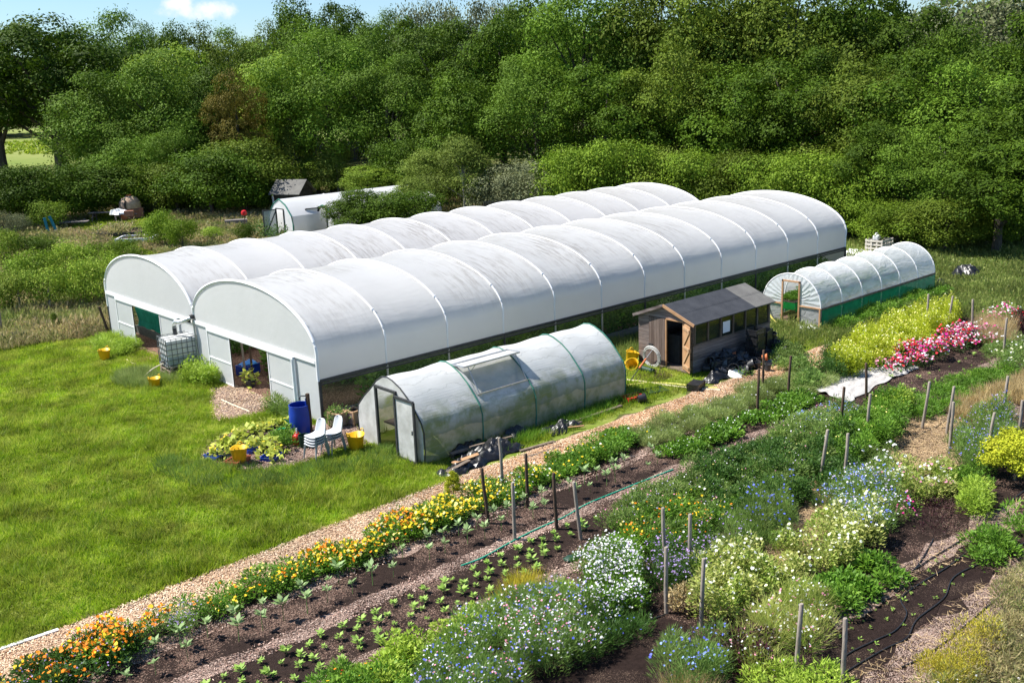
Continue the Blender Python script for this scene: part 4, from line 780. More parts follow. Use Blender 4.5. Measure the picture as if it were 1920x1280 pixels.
patch('daisies', 'pink tinged white daisies on grassy stems at the stake bottom right of centre', [(1360, 1190), (1420, 1150), (1500, 1110), (1550, 1140), (1560, 1200), (1500, 1240), (1420, 1240)], 0.5, 'cream', seed=64, flowers=[((WH, PK, WH, WH), 9, 0.045, 0.7)], lf=(0.2, 0.009), nl=260, upw=0.9)
patch('cornflowers', 'blue cornflowers on grey stems beside the dark wine plants', [(1240, 1240), (1290, 1190), (1340, 1165), (1370, 1200), (1340, 1260), (1280, 1290)], 0.6, 'greyg', seed=65, flowers=[((BL, BL, SB), 7, 0.048, 0.7)], lf=(0.13, 0.010), nl=360, upw=1.0)
patch('wine_plants', 'dark wine red leaved plants between blue cornflowers and daisies', [(1340, 1190), (1400, 1170), (1440, 1190), (1430, 1230), (1370, 1240)], 0.55, 'wine', seed=66, lf=(0.07, 0.04), nl=300, kind='thing', cat='plant', flowers=[((PK, WH), 2, 0.04, 0.8)])
patch('fresh_herbs', 'fresh green herbs at the bottom edge near two stakes', [(1390, 1290), (1430, 1250), (1500, 1245), (1560, 1260), (1580, 1300), (1400, 1310)], 0.4, 'limeg', seed=67, lf=(0.09, 0.022), nl=300, cat='plants')
patch('dry_grass_tuft', 'straw coloured grass tuft at the bottom edge left of the cornflowers', [(1200, 1290), (1250, 1260), (1310, 1270), (1330, 1310), (1210, 1320)], 0.4, 'straw', seed=68, lf=(0.35, 0.012), nl=120, grassy=True, cat='plants')
patch('dried_plant', 'withered tan plant at the foot of the tall grey stake', [(1262, 1130), (1275, 1110), (1290, 1130), (1280, 1160)], 0.4, 'straw', seed=69, lf=(0.08, 0.03), nl=150, kind='thing', cat='plant', sp=0.25)
patch('gold_grass', 'tall golden yellow seed stems at lower right', [(1740, 1240), (1790, 1190), (1850, 1170), (1880, 1200), (1850, 1250), (1780, 1290)], 0.5, 'gold', seed=70, lf=(0.055, 0.014), nl=420, upw=1.0, cat='plants')
patch('weeds', 'sprawling dry weeds filling the bottom right corner', [(1720, 1290), (1800, 1250), (1870, 1160), (1960, 1100), (1960, 1320), (1740, 1320)], 0.35, 'weedgold', seed=71, lf=(0.12, 0.016), nl=150, cat='plants', flowers=[((WH, CR), 0.6, 0.04, 0.8)])
patch('golden_weeds', 'feathery gold and green growth on the right edge above the corner', [(1860, 1110), (1960, 1040), (1960, 1150), (1880, 1170)], 0.4, 'weedgold', seed=72, lf=(0.07, 0.014), nl=300, upw=0.9, cat='plants')
# --- upper right beds
patch('lavender', 'grey purple lavender like bush by the right hand stakes', [(1790, 810), (1830, 775), (1880, 770), (1905, 800), (1890, 850), (1830, 870), (1795, 850)], 0.7, 'greyg', seed=73, flowers=[((VI, BL, LI), 9, 0.04, 0.75)], lf=(0.12, 0.010), nl=420, upw=1.0)
patch('golden_mound', 'yellow dried foliage mound in front of the right edge stakes', [(1790, 775), (1810, 740), (1860, 720), (1925, 700), (1925, 745), (1850, 770), (1820, 790)], 0.32, 'straw', seed=74, lf=(0.28, 0.016), nl=130, grassy=True, cat='plants')
patch('umbellifers', 'white umbels and pink blooms by the straw at right', [(1640, 880), (1720, 860), (1780, 860), (1790, 900), (1740, 930), (1680, 930), (1640, 910)], 0.5, 'cream', seed=75, flowers=[((WH, CR, PK), 3.5, 0.08, 0.8)], lf=(0.08, 0.03), nl=240)
patch('green_clump', 'green weed clump below the pink blooms at right', [(1780, 880), (1840, 860), (1860, 890), (1820, 910)], 0.35, 'green', seed=76, lf=(0.09, 0.03), nl=240, kind='thing', cat='plant')
patch('pink_snapdragons', 'small spikes of bright pink flowers on bare soil at right', [(1682, 955), (1700, 940), (1712, 955), (1700, 975)], 0.4, 'green', seed=77, flowers=[((PK, MG), 9, 0.06, 0.6)], lf=(0.07, 0.02), nl=60, kind='thing', cat='plant')
patch('yellow_green_shrub', 'yellow green upright plant between soil patches at right', [(1810, 925), (1830, 905), (1855, 915), (1850, 960), (1820, 960)], 0.5, 'limeg', seed=78, lf=(0.09, 0.025), nl=300, kind='thing', cat='plant')
patch('reddish_weeds', 'reddish brown sparse weeds across the soil at right', [(1700, 980), (1760, 940), (1800, 950), (1780, 1000), (1720, 1010)], 0.3, 'wine', seed=79, lf=(0.08, 0.016), nl=110, cat='plants', sp=0.34)
patch('green_clump', 'spreading green leaves beside the black hose at the right edge', [(1820, 1010), (1860, 990), (1900, 1000), (1890, 1040), (1850, 1060)], 0.3, 'green', seed=80, lf=(0.11, 0.03), nl=170, kind='thing', cat='plant')
patch('green_clump', 'fresh green growth on the right edge above the gold stems', [(1880, 960), (1960, 930), (1960, 990), (1900, 1000)], 0.35, 'green', seed=81, lf=(0.11, 0.03), nl=170, kind='thing', cat='plant')
patch('upright_asters', 'dark green upright plant with white umbels by the straw path top', [(1620, 850), (1650, 830), (1680, 850), (1670, 900), (1630, 910)], 0.55, 'weed', seed=82, flowers=[((WH,), 3, 0.09, 0.85)], lf=(0.12, 0.012), nl=260, upw=1.0)
patch('acid_euphorbia', 'acid yellow green flowering mass behind the pink and red flowers', [(1562, 655), (1600, 640), (1660, 600), (1720, 575), (1785, 572), (1800, 590), (1760, 620), (1700, 650), (1640, 675), (1600, 690), (1570, 685)], 0.75, 'acid', seed=83, lf=(0.07, 0.028), nl=340, flowers=[((CR, PY), 4, 0.05, 0.85)], zref=0.55)
patch('sweet_williams', 'dense red, magenta and white sweet williams in a long mound', [(1655, 690), (1680, 660), (1760, 635), (1800, 615), (1830, 618), (1820, 640), (1760, 665), (1700, 690)], 0.5, 'deep', seed=84, lf=(0.08, 0.022), nl=160, flowers=[((RD, MG, RD, PK, WH, MG), 26, 0.085, 0.65)])
patch('sweet_williams', 'pink and white end of the flower mound nearest the right stakes', [(1790, 625), (1830, 605), (1870, 615), (1865, 640), (1800, 640)], 0.45, 'deep', seed=85, lf=(0.08, 0.022), nl=160, flowers=[((WH, PK, WH, MG), 16, 0.085, 0.7)])
patch('pink_sedum', 'clump of dusty pink flower heads at the near end of the red mound', [(1632, 672), (1655, 655), (1670, 672), (1652, 690)], 0.4, 'green', seed=86, lf=(0.07, 0.03), nl=150, flowers=[((PK,), 9, 0.09, 0.75)], kind='thing', cat='plant')
patch('sage_bush', 'dark grey green upright herbs at the near end of the acid yellow mass', [(1540, 690), (1550, 650), (1590, 655), (1600, 685), (1570, 700)], 0.55, 'deep', seed=87, lf=(0.09, 0.022), nl=380, kind='thing', cat='plant')
patch('mullein_clump', 'grey leaved clump between the tall stake and the white fleece', [(1488, 715), (1500, 680), (1530, 690), (1535, 715), (1510, 725)], 0.5, 'greyg', seed=88, lf=(0.13, 0.035), nl=200, kind='thing', cat='plant')
patch('pale_grass_clump', 'blond grass clump by the far right stakes', [(1820, 620), (1850, 595), (1900, 600), (1890, 640), (1840, 640)], 0.5, 'straw', seed=89, lf=(0.5, 0.012), nl=130, grassy=True, cat='plants')
patch('white_flowers', 'pink and white flowers at the far end of the row near the right edge', [(1845, 590), (1870, 575), (1905, 580), (1900, 600), (1860, 605)], 0.45, 'green', seed=90, lf=(0.09, 0.02), nl=160, flowers=[((WH, PK, MG), 9, 0.08, 0.7)])
patch('red_shrub', 'small deep red bush at the right edge of the far row', [(1893, 605), (1905, 595), (1920, 600), (1915, 620)], 0.5, 'wine', seed=91, lf=(0.08, 0.04), nl=260, flowers=[((RD,), 6, 0.06, 0.7)], kind='thing', cat='plant')
patch('cow_parsley', 'cream flowers and grasses at the right edge above the soil bed', [(1850, 650), (1900, 640), (1940, 640), (1940, 690), (1880, 690)], 0.4, 'weed', seed=92, lf=(0.12, 0.015), nl=220, flowers=[((CR, WH), 2.2, 0.07, 0.85)])
patch('green_weeds', 'green weedy strip along the lower side of the small seedling bed', [(1700, 760), (1760, 720), (1850, 690), (1900, 680), (1910, 700), (1830, 730), (1760, 770), (1740, 790)], 0.32, 'green', seed=93, lf=(0.13, 0.02), nl=170, cat='plants')
patch('pot_side_weeds', 'scrubby green weeds behind the piled plant pots', [(1455, 655), (1470, 645), (1500, 655), (1500, 690), (1455, 690)], 0.38, 'weed', seed=94, lf=(0.09, 0.03), nl=240, cat='plants')
patch('weed_fringe', 'green weeds along the foot of the clear tunnel side', [(19.5, -5.1), (28.5, -5.1), (28.5, -5.8), (19.8, -5.9)], 0.38, 'green', world=True, seed=95, lf=(0.10, 0.03), nl=170, cat='plants')
patch('weed_fringe', 'fresh weeds growing between the water tank and the open doorway', [(-0.8, 6.2), (-0.1, 5.9), (-0.1, 7.6), (-0.7, 8.0), (-1.1, 7.2)], 0.75, 'limeg', world=True, seed=96, lf=(0.11, 0.03), nl=260, cat='plants')
patch('weed_fringe', 'light green weeds against the left door of the rear tunnel', [(-1.4, 13.0), (-0.1, 13.0), (-0.1, 15.9), (-1.2, 15.8)], 0.4, 'limeg', world=True, seed=97, lf=(0.16, 0.02), nl=170, cat='plants')
patch('weed_fringe', 'grey green grass tussocks in front of the water tank', [(-2.6, 8.2), (-1.3, 7.0), (-0.9, 7.5), (-1.5, 10.0), (-2.4, 10.6)], 0.3, 'mist', world=True, seed=98, lf=(0.3, 0.012), nl=170, grassy=True, cat='plants')
patch('weed_fringe', 'weeds at the foot of the right door panel by the downpipe', [(-0.5, 2.6), (-0.12, 2.6), (-0.12, 0.7), (-0.6, 0.4)], 0.4, 'weed', world=True, seed=99, lf=(0.14, 0.02), nl=190, cat='plants')
patch('tussocks', 'clumpy darker grass along the lawn side of the chip patch', [(-4.6, 1.0), (-3.3, -2.2), (-1.5, -3.3), (0, -3.4), (0.2, -4.6), (-2, -4.2), (-4.6, -2.9), (-5.3, -0.5)], 0.15, 'weed', world=True, seed=101, lf=(0.2, 0.013), nl=90, grassy=True, cat='grass')
patch('tussocks', 'rough grass tufts along the foot of the bubble wrap tunnel', [(0.9, -5.2), (8.2, -5.15), (8.2, -5.7), (0.9, -5.9)], 0.22, 'green', world=True, seed=102, lf=(0.22, 0.013), nl=110, grassy=True, cat='grass')
# crops inside the big tunnels, seen through doors and side film
for i, (y0_, h_, mt, lab) in enumerate([(0.75, 1.05, 'crop', 'leafy crops just inside the side film of the front tunnel'), (3.2, 0.6, 'crop', 'crops in the middle bed of the front tunnel'), (6.2, 0.9, 'crop', 'tall leafy crops along the left of the front tunnel doorway'), (10.0, 0.5, 'deep', 'low crops inside the rear tunnel')]):
    patch('crop_row', lab, [(2.2 if i != 2 else 1.6, y0_-0.5), (29, y0_-0.5), (29, y0_+0.6), (2.2 if i != 2 else 1.6, y0_+0.6)], h_, mt, world=True, seed=110+i, lf=(0.18, 0.10), nl=110, sp=0.36, cat='crops')
patch('tray_plants', 'bright young plants on the staging inside the front tunnel doorway', [(2.6, 6.3), (7.5, 6.3), (7.5, 7.9), (2.6, 7.9)], 0.45, 'limeg', world=True, seed=118, lf=(0.14, 0.08), nl=110, sp=0.35, cat='plants').location.z = 0.75
patch('bed_seedlings', 'low seedlings in the inner bed of the front tunnel', [(1.2, 4.2), (6, 4.2), (6, 5.4), (1.2, 5.4)], 0.16, 'seed', world=True, seed=119, lf=(0.09, 0.05), nl=26, sp=0.4, cat='seedlings')

# --- seedlings, one object each
def make_seedling(name, h, n, lf, mat, seed, stem=0.0):
    rng = np.random.default_rng(seed); a = rng.uniform(0, 2*np.pi, n); zz = stem+(h-stem)*np.linspace(0.25, 1, n)
    D = unit(np.column_stack([np.cos(a), np.sin(a), rng.uniform(0.1, 0.9, n)])); P = np.column_stack([D[:, 0]*0.01, D[:, 1]*0.01, zz])
    Nn = unit(np.cross(np.cross(D, np.tile([0, 0, 1.0], (n, 1))), D)); ln = lf*rng.uniform(0.7, 1.2, n)
    me = fast_mesh('leaves', diamonds(P, D, Nn, ln, ln*0.5), 4, rng.random(n)); me.materials.append(PM[mat])
    mb = MB().tube([(0, 0, -0.01), (0.005, 0, h*0.5), (0, 0, h)], [0.007, 0.006, 0.003], n=4)
    sm = bpy.data.meshes.new('stem'); sm.from_pydata(mb.v, [], mb.f); sm.materials.append(PM['sun']); sm.update(); return me, sm
def seedling_row(name, pts, kinds, label, group, seed, k=1.0):
    r_ = random.Random(seed)
    for (x, y) in pts:
        me, sm = r_.choice(kinds)
        o = bpy.data.objects.new(name, None); COL.objects.link(o); o.location = (x+r_.gauss(0, 0.05), y+r_.gauss(0, 0.05), 0.01); o.rotation_euler = (0, 0, r_.random()*6.28); s = k*r_.choice([0.5, 0.65, 0.75, 0.75, 0.85, 1.0]); o.scale = (s, s, s)
        tag(o, label, 'seedling', group)
        link_mesh('leaves', me, None, o); link_mesh('stem', sm, None, o)
SK = [make_seedling('s', 0.14, 16, 0.135, 'seed', s) for s in (1, 2, 3)]
SS = [make_seedling('s', 0.30, 14, 0.125, 'sun', s, stem=0.2) for s in (4, 5, 6)]
SM = [make_seedling('s', 0.07, 9, 0.065, 'seed', s) for s in (7, 8)]
pts = [(x, y) for i, y in enumerate((-10.7, -11.0, -11.3, -11.6)) for x in np.arange(-10.6+0.17*i, 0.9-0.9*i, 0.40)]
seedling_row('seedling', pts, SK, 'small bright green seedling in dark soil between the hose path and lime clumps', 'seedlings in rows below the green hose', 3)
r_ = random.Random(5); pts = [(x+r_.gauss(0, .05), y) for i, y in enumerate((-9.15, -9.65)) for x in np.arange(-10.6+0.25*i, 4.6, 0.5) if r_.random() > 0.1]
seedling_row('young_sunflower', pts, SS, 'pale grey green young sunflower in the soil strip beside the marigolds', 'young sunflowers beside the marigold row', 4, 1.4)
pts = []
for j, (a, b) in enumerate((((1570, 1240), (1830, 1010)), ((1600, 1250), (1860, 1030)), ((1560, 1210), (1780, 1040)))):
    A, B = G(*a), G(*b); n = int((B-A).length/0.42); pts += [tuple((A+(B-A)*(i+0.3*j)/n)[:2]) for i in range(n)]
seedling_row('seedling', pts, SM, 'tiny pale seedling between the black drip hoses', 'tiny seedlings in the drip hose bed', 6)
pts = []
for j, (a, b) in enumerate((((1650, 745), (1840, 660)), ((1690, 748), (1870, 668)), ((1640, 722), (1800, 655)))):
    A, B = G(*a), G(*b); n = int((B-A).length/0.62); pts += [tuple((A+(B-A)*(i+0.3*j)/n)[:2]) for i in range(n)]
seedling_row('seedling', pts, SM+SK[:1], 'small tufted seedling in the soil bed below the sweet williams', 'seedlings in the bed by the white fleece', 8)
# clipped golden conifers
plant_tree('golden_conifer', 'conifer', G(1900, 900), 1.75, 1.35, 'large golden yellow conifer cut by the right edge of the photo', cat='shrub', idx=0)
plant_tree('golden_conifer', 'conifer', G(852, 938), 0.55, 0.85, 'small upright golden conifer at the edge of the chip path', cat='shrub', idx=1)
# ================================================================== BUBBLE WRAP TUNNEL
def bubble_mat():
    m, t, out = newmat('bubble_wrap_film')
    co = N(t, 'ShaderNodeTexCoord'); sx = N(t, 'ShaderNodeSeparateXYZ'); L(t, co.outputs['Object'], sx.inputs[0])
    vo = N(t, 'ShaderNodeTexVoronoi', Scale=17.0, Randomness=0.15); L(t, co.outputs['Object'], vo.inputs['Vector'])
    mp = N(t, 'ShaderNodeMapping'); mp.inputs['Scale'].default_value = (0.7, 1, 1.3); L(t, co.outputs['Object'], mp.inputs[0])
    no = N(t, 'ShaderNodeTexNoise', Scale=1.6, Detail=5.0); L(t, mp.outputs[0], no.inputs['Vector'])
    n2 = N(t, 'ShaderNodeTexNoise', Scale=0.8, Detail=6.0, Roughness=0.6); L(t, co.outputs['Object'], n2.inputs['Vector'])
    # double skin down to an uneven hem, single dirty skin below it
    hm = N(t, 'ShaderNodeMath', _operation='MULTIPLY_ADD'); L(t, n2.outputs[0], hm.inputs[0]); hm.inputs[1].default_value = 0.7; hm.inputs[2].default_value = 0.32
    lt = N(t, 'ShaderNodeMath', _operation='SUBTRACT'); L(t, sx.outputs['Z'], lt.inputs[0]); L(t, hm.outputs[0], lt.inputs[1])
    st = N(t, 'ShaderNodeMapRange'); st.inputs[1].default_value = -0.01; st.inputs[2].default_value = 0.02; L(t, lt.outputs[0], st.inputs[0])
    up_ = N(t, 'ShaderNodeMapRange'); up_.inputs[1].default_value = 0.02; up_.inputs[2].default_value = 0.6; L(t, lt.outputs[0], up_.inputs[0])
    c1 = N(t, 'ShaderNodeMixRGB'); L(t, up_.outputs[0], c1.inputs[0]); c1.inputs[1].default_value = (0.26, 0.29, 0.24, 1); c1.inputs[2].default_value = (0.76, 0.77, 0.76, 1)
    c2 = N(t, 'ShaderNodeMixRGB'); L(t, st.outputs[0], c2.inputs[0]); c2.inputs[1].default_value = (0.50, 0.46, 0.34, 1); L(t, c1.outputs[0], c2.inputs[2])
    c3 = N(t, 'ShaderNodeMixRGB', _blend_type='MULTIPLY'); c3.inputs[0].default_value = 0.45; L(t, c2.outputs[0], c3.inputs[1])
    r3 = N(t, 'ShaderNodeMapRange'); r3.inputs[1].default_value = 0.3; r3.inputs[2].default_value = 0.7; r3.inputs[3].default_value = 0.65; r3.inputs[4].default_value = 1.1; L(t, no.outputs[0], r3.inputs[0]); L(t, r3.outputs[0], c3.inputs[2])
    # algae in blotches low on the sides, and thin grey lines running lengthwise
    n3 = N(t, 'ShaderNodeTexNoise', Scale=1.7, Detail=7.0, Roughness=0.65); L(t, co.outputs['Object'], n3.inputs['Vector'])
    ra = N(t, 'ShaderNodeMapRange'); ra.inputs[1].default_value = 0.42; ra.inputs[2].default_value = 0.6; L(t, n3.outputs[0], ra.inputs[0])
    rz_ = N(t, 'ShaderNodeMapRange'); rz_.inputs[1].default_value = 1.0; rz_.inputs[2].default_value = 0.2; L(t, lt.outputs[0], rz_.inputs[0])
    al = N(t, 'ShaderNodeMath', _operation='MULTIPLY'); L(t, ra.outputs[0], al.inputs[0]); L(t, rz_.outputs[0], al.inputs[1])
    c4 = N(t, 'ShaderNodeMixRGB'); L(t, al.outputs[0], c4.inputs[0]); L(t, c3.outputs[0], c4.inputs[1]); c4.inputs[2].default_value = (0.24, 0.28, 0.13, 1)
    wz = N(t, 'ShaderNodeMath', _operation='MULTIPLY_ADD'); L(t, sx.outputs['Z'], wz.inputs[0]); wz.inputs[1].default_value = 26.0
    w2 = N(t, 'ShaderNodeMath', _operation='MULTIPLY'); L(t, n2.outputs[0], w2.inputs[0]); w2.inputs[1].default_value = 16.0; L(t, w2.outputs[0], wz.inputs[2])
    sn_ = N(t, 'ShaderNodeMath', _operation='SINE'); L(t, wz.outputs[0], sn_.inputs[0])
    rl = N(t, 'ShaderNodeMapRange'); rl.inputs[1].default_value = 0.93; rl.inputs[2].default_value = 1.0; rl.inputs[4].default_value = 0.35; L(t, sn_.outputs[0], rl.inputs[0])
    c5 = N(t, 'ShaderNodeMixRGB'); L(t, rl.outputs[0], c5.inputs[0]); L(t, c4.outputs[0], c5.inputs[1]); c5.inputs[2].default_value = (0.36, 0.37, 0.36, 1)
    c3 = c5
    b = N(t, 'ShaderNodeBsdfPrincipled', Roughness=0.85); b.inputs['Specular IOR Level'].default_value = 0.1; L(t, c3.outputs[0], b.inputs['Base Color'])
    ad = N(t, 'ShaderNodeMath', _operation='MULTIPLY_ADD'); L(t, vo.outputs['Distance'], ad.inputs[0]); ad.inputs[1].default_value = -0.25; L(t, no.outputs[0], ad.inputs[2])
    bp = N(t, 'ShaderNodeBump', Strength=0.5, Distance=0.025); L(t, ad.outputs[0], bp.inputs['Height']); L(t, bp.outputs[0], b.inputs['Normal'])
    tr = N(t, 'ShaderNodeBsdfTranslucent'); L(t, c3.outputs[0], tr.inputs[0])
    mi = N(t, 'ShaderNodeMixShader'); mi.inputs[0].default_value = 0.3; L(t, b.outputs[0], mi.inputs[1]); L(t, tr.outputs[0], mi.inputs[2])
    tp = N(t, 'ShaderNodeBsdfTransparent'); m2 = N(t, 'ShaderNodeMixShader'); m2.inputs[0].default_value = 0.10; L(t, mi.outputs[0], m2.inputs[1]); L(t, tp.outputs[0], m2.inputs[2])
    L(t, m2.outputs[0], out.inputs[0]); return m
M_bub = bubble_mat()
M_oldfilm = surf('old_film', (0.50, 0.50, 0.47), (0.74, 0.74, 0.72), scale=2.5, rough=0.4, transl=0.25, bump=0.2)
M_greentape = surf('green_tape', (0.03, 0.14, 0.10), (0.06, 0.22, 0.16), scale=5, rough=0.5)
M_black = surf('black_plastic', (0.012, 0.012, 0.013), (0.03, 0.03, 0.032), scale=6, rough=0.35, spec=0.5)
M_timber = surf('raw_timber', (0.36, 0.22, 0.12), (0.50, 0.33, 0.2), scale=6, rough=0.75, stretch=(1, 1, 0.3), bump=0.2)
M_oldwood = surf('old_wood', (0.10, 0.075, 0.055), (0.2, 0.155, 0.12), scale=7, rough=0.85, stretch=(0.6, 0.6, 0.25), bump=0.4)
BP = [(-5.10, 0.0), (-5.14, 0.45), (-5.14, 0.89), (-5.05, 1.14), (-4.84, 1.38), (-4.53, 1.70), (-4.2, 1.93), (-3.85, 2.08), (-3.62, 2.13), (-3.38, 2.10), (-3.1, 1.93), (-2.83, 1.68), (-2.45, 1.37), (-2.12, 1.05), (-2.04, 0.7), (-2.06, 0.35), (-2.1, 0.0)]
BX0, BX1 = 0.0, 7.9
bt = thing('bubble_wrap_tunnel', (0, -3.6, 0), 'small grey bubble wrap polytunnel with a propped roof vent and open end door', 'polytunnel')
VX0, VX1 = 2.15, 4.1
def seg(i0, i1, x0, x1, name, nx):
    pr = BP[i0:i1+1]; n = len(pr)-1
    def fn(u, v):
        x = x0+(x1-x0)*u; i = min(n-1, int(v*n+1e-6)); f = v*n-i; y = pr[i][0]*(1-f)+pr[i+1][0]*f; z = pr[i][1]*(1-f)+pr[i+1][1]*f
        fr = ((x-0.1)/1.98) % 1.0; s = 0.035*math.sin(math.pi*fr)+0.012*math.sin(x*5+z*7)*min(1, z); cy, cz = -3.6, 0.9; dy, dz = y-cy, z-cz; l = max(0.3, math.hypot(dy, dz)); k = 1-s/l if z > 0.05 else 1
        return (x, cy+dy*k, cz+dz*k)
    return fn, nx, n*2
m = MB(); m.grid(*seg(0, 4, BX0, BX1, '', 60)); m.grid(*seg(7, 16, BX0, BX1, '', 60)); m.grid(*seg(4, 7, BX0, VX0, '', 18)); m.grid(*seg(4, 7, VX1, BX1, '', 28))
m.build('cover', M_bub, bt, smooth=True, angle=80)
for x in (0.0, 2.02, 4.05, 6.08, 7.9):
    MB().tube([(x-0.01 if x == 0 else x+0.01 if x > 7 else x, -3.6+(y+3.6)*1.012, z*1.008) for y, z in BP], 0.02, n=6).build('hoop', M_greentape if x else M_dark, bt, smooth=True)
# end walls
def endwall(x, door):
    m = MB(); s = -1 if door else 1; X = x+s*0.02; inner = [(y*1.0, z) for y, z in BP]
    if door:
        top = 1.77
        left = [(X, y, z) for y, z in inner if y > -3.12][::-1]      # lawn side panel
        m.poly([(X, -2.1, 0), (X, -3.08, 0), (X, -3.08, top)]+[(X, y, z) for y, z in [(-3.1, 1.92), (-2.83, 1.67), (-2.45, 1.36), (-2.13, 1.04), (-2.06, 0.7), (-2.08, 0.35)]])
        m.poly([(X, -4.0, 0), (X, -5.08, 0), (X, -5.12, 0.45), (X, -5.12, 0.89), (X, -5.03, 1.13), (X, -4.82, 1.37), (X, -4.51, 1.69), (X, -4.2, 1.91), (X, -4.0, 1.98)])
        m.poly([(X, -3.08, top+0.003), (X, -4.0, top+0.003), (X, -4.0, 1.98), (X, -3.85, 2.06), (X, -3.62, 2.11), (X, -3.38, 2.08), (X, -3.1, 1.92)])
    else: m.poly([(X, y, z) for y, z in inner])
    return m.build('end_wall', M_oldfilm, bt)
endwall(BX0, True); endwall(BX1, False)
f = MB(); X = -0.05
f.bar((X, -3.08, 0), (X, -3.08, 1.80), 0.07); f.bar((X, -4.0, 0), (X, -4.0, 1.80), 0.07); f.bar((X, -4.04, 1.80), (X, -3.04, 1.80), 0.07); f.build('door_frame', M_dark, bt)
d = MB().box((-0.16, -4.55, 0.87), (0.015, 0.84, 1.64)).build('door', M_oldfilm, bt)
f = MB()
for a, b in (((-0.17, -4.13, 0.02), (-0.17, -4.13, 1.74)), ((-0.17, -4.97, 0.02), (-0.17, -4.97, 1.74)), ((-0.17, -4.13, 1.74), (-0.17, -4.97, 1.74)), ((-0.17, -4.13, 0.05), (-0.17, -4.97, 0.05))): f.bar(a, b, 0.06)
f.build('door_rim', M_dark, d); MB().box((-0.21, -4.9, 0.9), (0.04, 0.03, 0.12)).build('handle', M_steel, d)
# roof vent flap propped up
a0, a1 = Vector((VX0-0.1, -3.86, 2.09)), Vector((VX1+0.05, -3.86, 2.09)); b0, b1 = a0+Vector((0, -0.55, 0.02)), a1+Vector((0, -0.55, 0.02))
fl = MB().slab([a0, a1, b1, b0], 0.01).build('vent_flap', M_oldfilm, bt)
fr = MB()
for p, q in ((a0, a1), (b0, b1), (a0, b0), (a1, b1)): fr.bar(p+Vector((0, 0, .012)), q+Vector((0, 0, .012)), 0.035)
fr.build('vent_rim', M_steel, fl)
fr = MB()
for x in (VX0+0.05, VX1-0.1): fr.bar((x, -4.39, 2.1), (x, -4.84, 1.42), 0.02)
for x in (VX0, VX1): fr.bar((x, -4.84, 1.39), (x, -3.88, 2.08), 0.03)
fr.bar((VX0, -4.85, 1.40), (VX1, -4.85, 1.40), 0.03); fr.build('vent_frame', M_steel, bt)
MB().quad((VX0+.02, -4.84, 1.385), (VX1-.02, -4.84, 1.385), (VX1-.02, -4.2, 1.915), (VX0+.02, -4.2, 1.915)).build('added_vent_sheet', surf('vent_interior_grey', (0.42, 0.43, 0.41), (0.55, 0.56, 0.54), scale=3, rough=0.4, transp=0.25, transl=0.2), bt)  # added sheet over the open vent, its grey standing in for the dim interior
MB().box((3.9, -3.2, 0.62), (7.2, 0.7, 0.04)).build('staging', M_oldwood, bt)
patch('potted_herb', 'bright herb in a tray inside the doorway of the bubble wrap tunnel', [(0.55, -3.2), (0.95, -3.2), (0.95, -3.6), (0.55, -3.6)], 1.25, 'limeg', world=True, seed=120, lf=(0.09, 0.02), nl=420, kind='thing', cat='plant', sp=0.3, rad=0.6)
patch('potted_plants', 'green plants standing inside along the bubble wrap tunnel', [(1.2, -4.7), (7.5, -4.7), (7.5, -4.1), (1.2, -4.1)], 1.0, 'crop', world=True, seed=121, lf=(0.12, 0.05), nl=120, cat='plants')

# ================================================================== GARDEN SHED
def boards_mat(name, c1, c2, pitch, axis='Z', rough=0.85):
    m, t, out = newmat(name); co = N(t, 'ShaderNodeTexCoord'); sx = N(t, 'ShaderNodeSeparateXYZ'); L(t, co.outputs['Object'], sx.inputs[0])
    mu = N(t, 'ShaderNodeMath', _operation='MULTIPLY'); L(t, sx.outputs[axis], mu.inputs[0]); mu.inputs[1].default_value = 1/pitch
    fr = N(t, 'ShaderNodeMath', _operation='FRACT'); L(t, mu.outputs[0], fr.inputs[0]); fl = N(t, 'ShaderNodeMath', _operation='FLOOR'); L(t, mu.outputs[0], fl.inputs[0])
    wn = N(t, 'ShaderNodeTexWhiteNoise', _noise_dimensions='1D'); L(t, fl.outputs[0], wn.inputs['W'])
    mp = N(t, 'ShaderNodeMapping'); mp.inputs['Scale'].default_value = (1.2, 1.2, 14) if axis == 'Z' else (14, 14, 1.2); L(t, co.outputs['Object'], mp.inputs[0])
    no = N(t, 'ShaderNodeTexNoise', Scale=2.0, Detail=6.0); L(t, mp.outputs[0], no.inputs['Vector'])
    ad = N(t, 'ShaderNodeMath', _operation='MULTIPLY_ADD'); L(t, wn.outputs['Value'], ad.inputs[0]); ad.inputs[1].default_value = 0.35; L(t, no.outputs[0], ad.inputs[2])
    rm = N(t, 'ShaderNodeValToRGB'); e = rm.color_ramp.elements; e[0].position = 0.4; e[0].color = col4(c1); e[1].position = 0.95; e[1].color = col4(c2); L(t, ad.outputs[0], rm.inputs[0])
    gp = N(t, 'ShaderNodeMapRange'); gp.inputs[1].default_value = 0.0; gp.inputs[2].default_value = 0.14; gp.inputs[3].default_value = 0.25; L(t, fr.outputs[0], gp.inputs[0])
    mx_ = N(t, 'ShaderNodeMixRGB', _blend_type='MULTIPLY'); mx_.inputs[0].default_value = 1; L(t, rm.outputs[0], mx_.inputs[1]); L(t, gp.outputs[0], mx_.inputs[2])
    b = N(t, 'ShaderNodeBsdfPrincipled', Roughness=rough); b.inputs['Specular IOR Level'].default_value = 0.2; L(t, mx_.outputs[0], b.inputs['Base Color'])
    bp = N(t, 'ShaderNodeBump', Strength=0.9, Distance=0.02); L(t, fr.outputs[0], bp.inputs['Height']); L(t, bp.outputs[0], b.inputs['Normal']); L(t, b.outputs[0], out.inputs[0]); return m
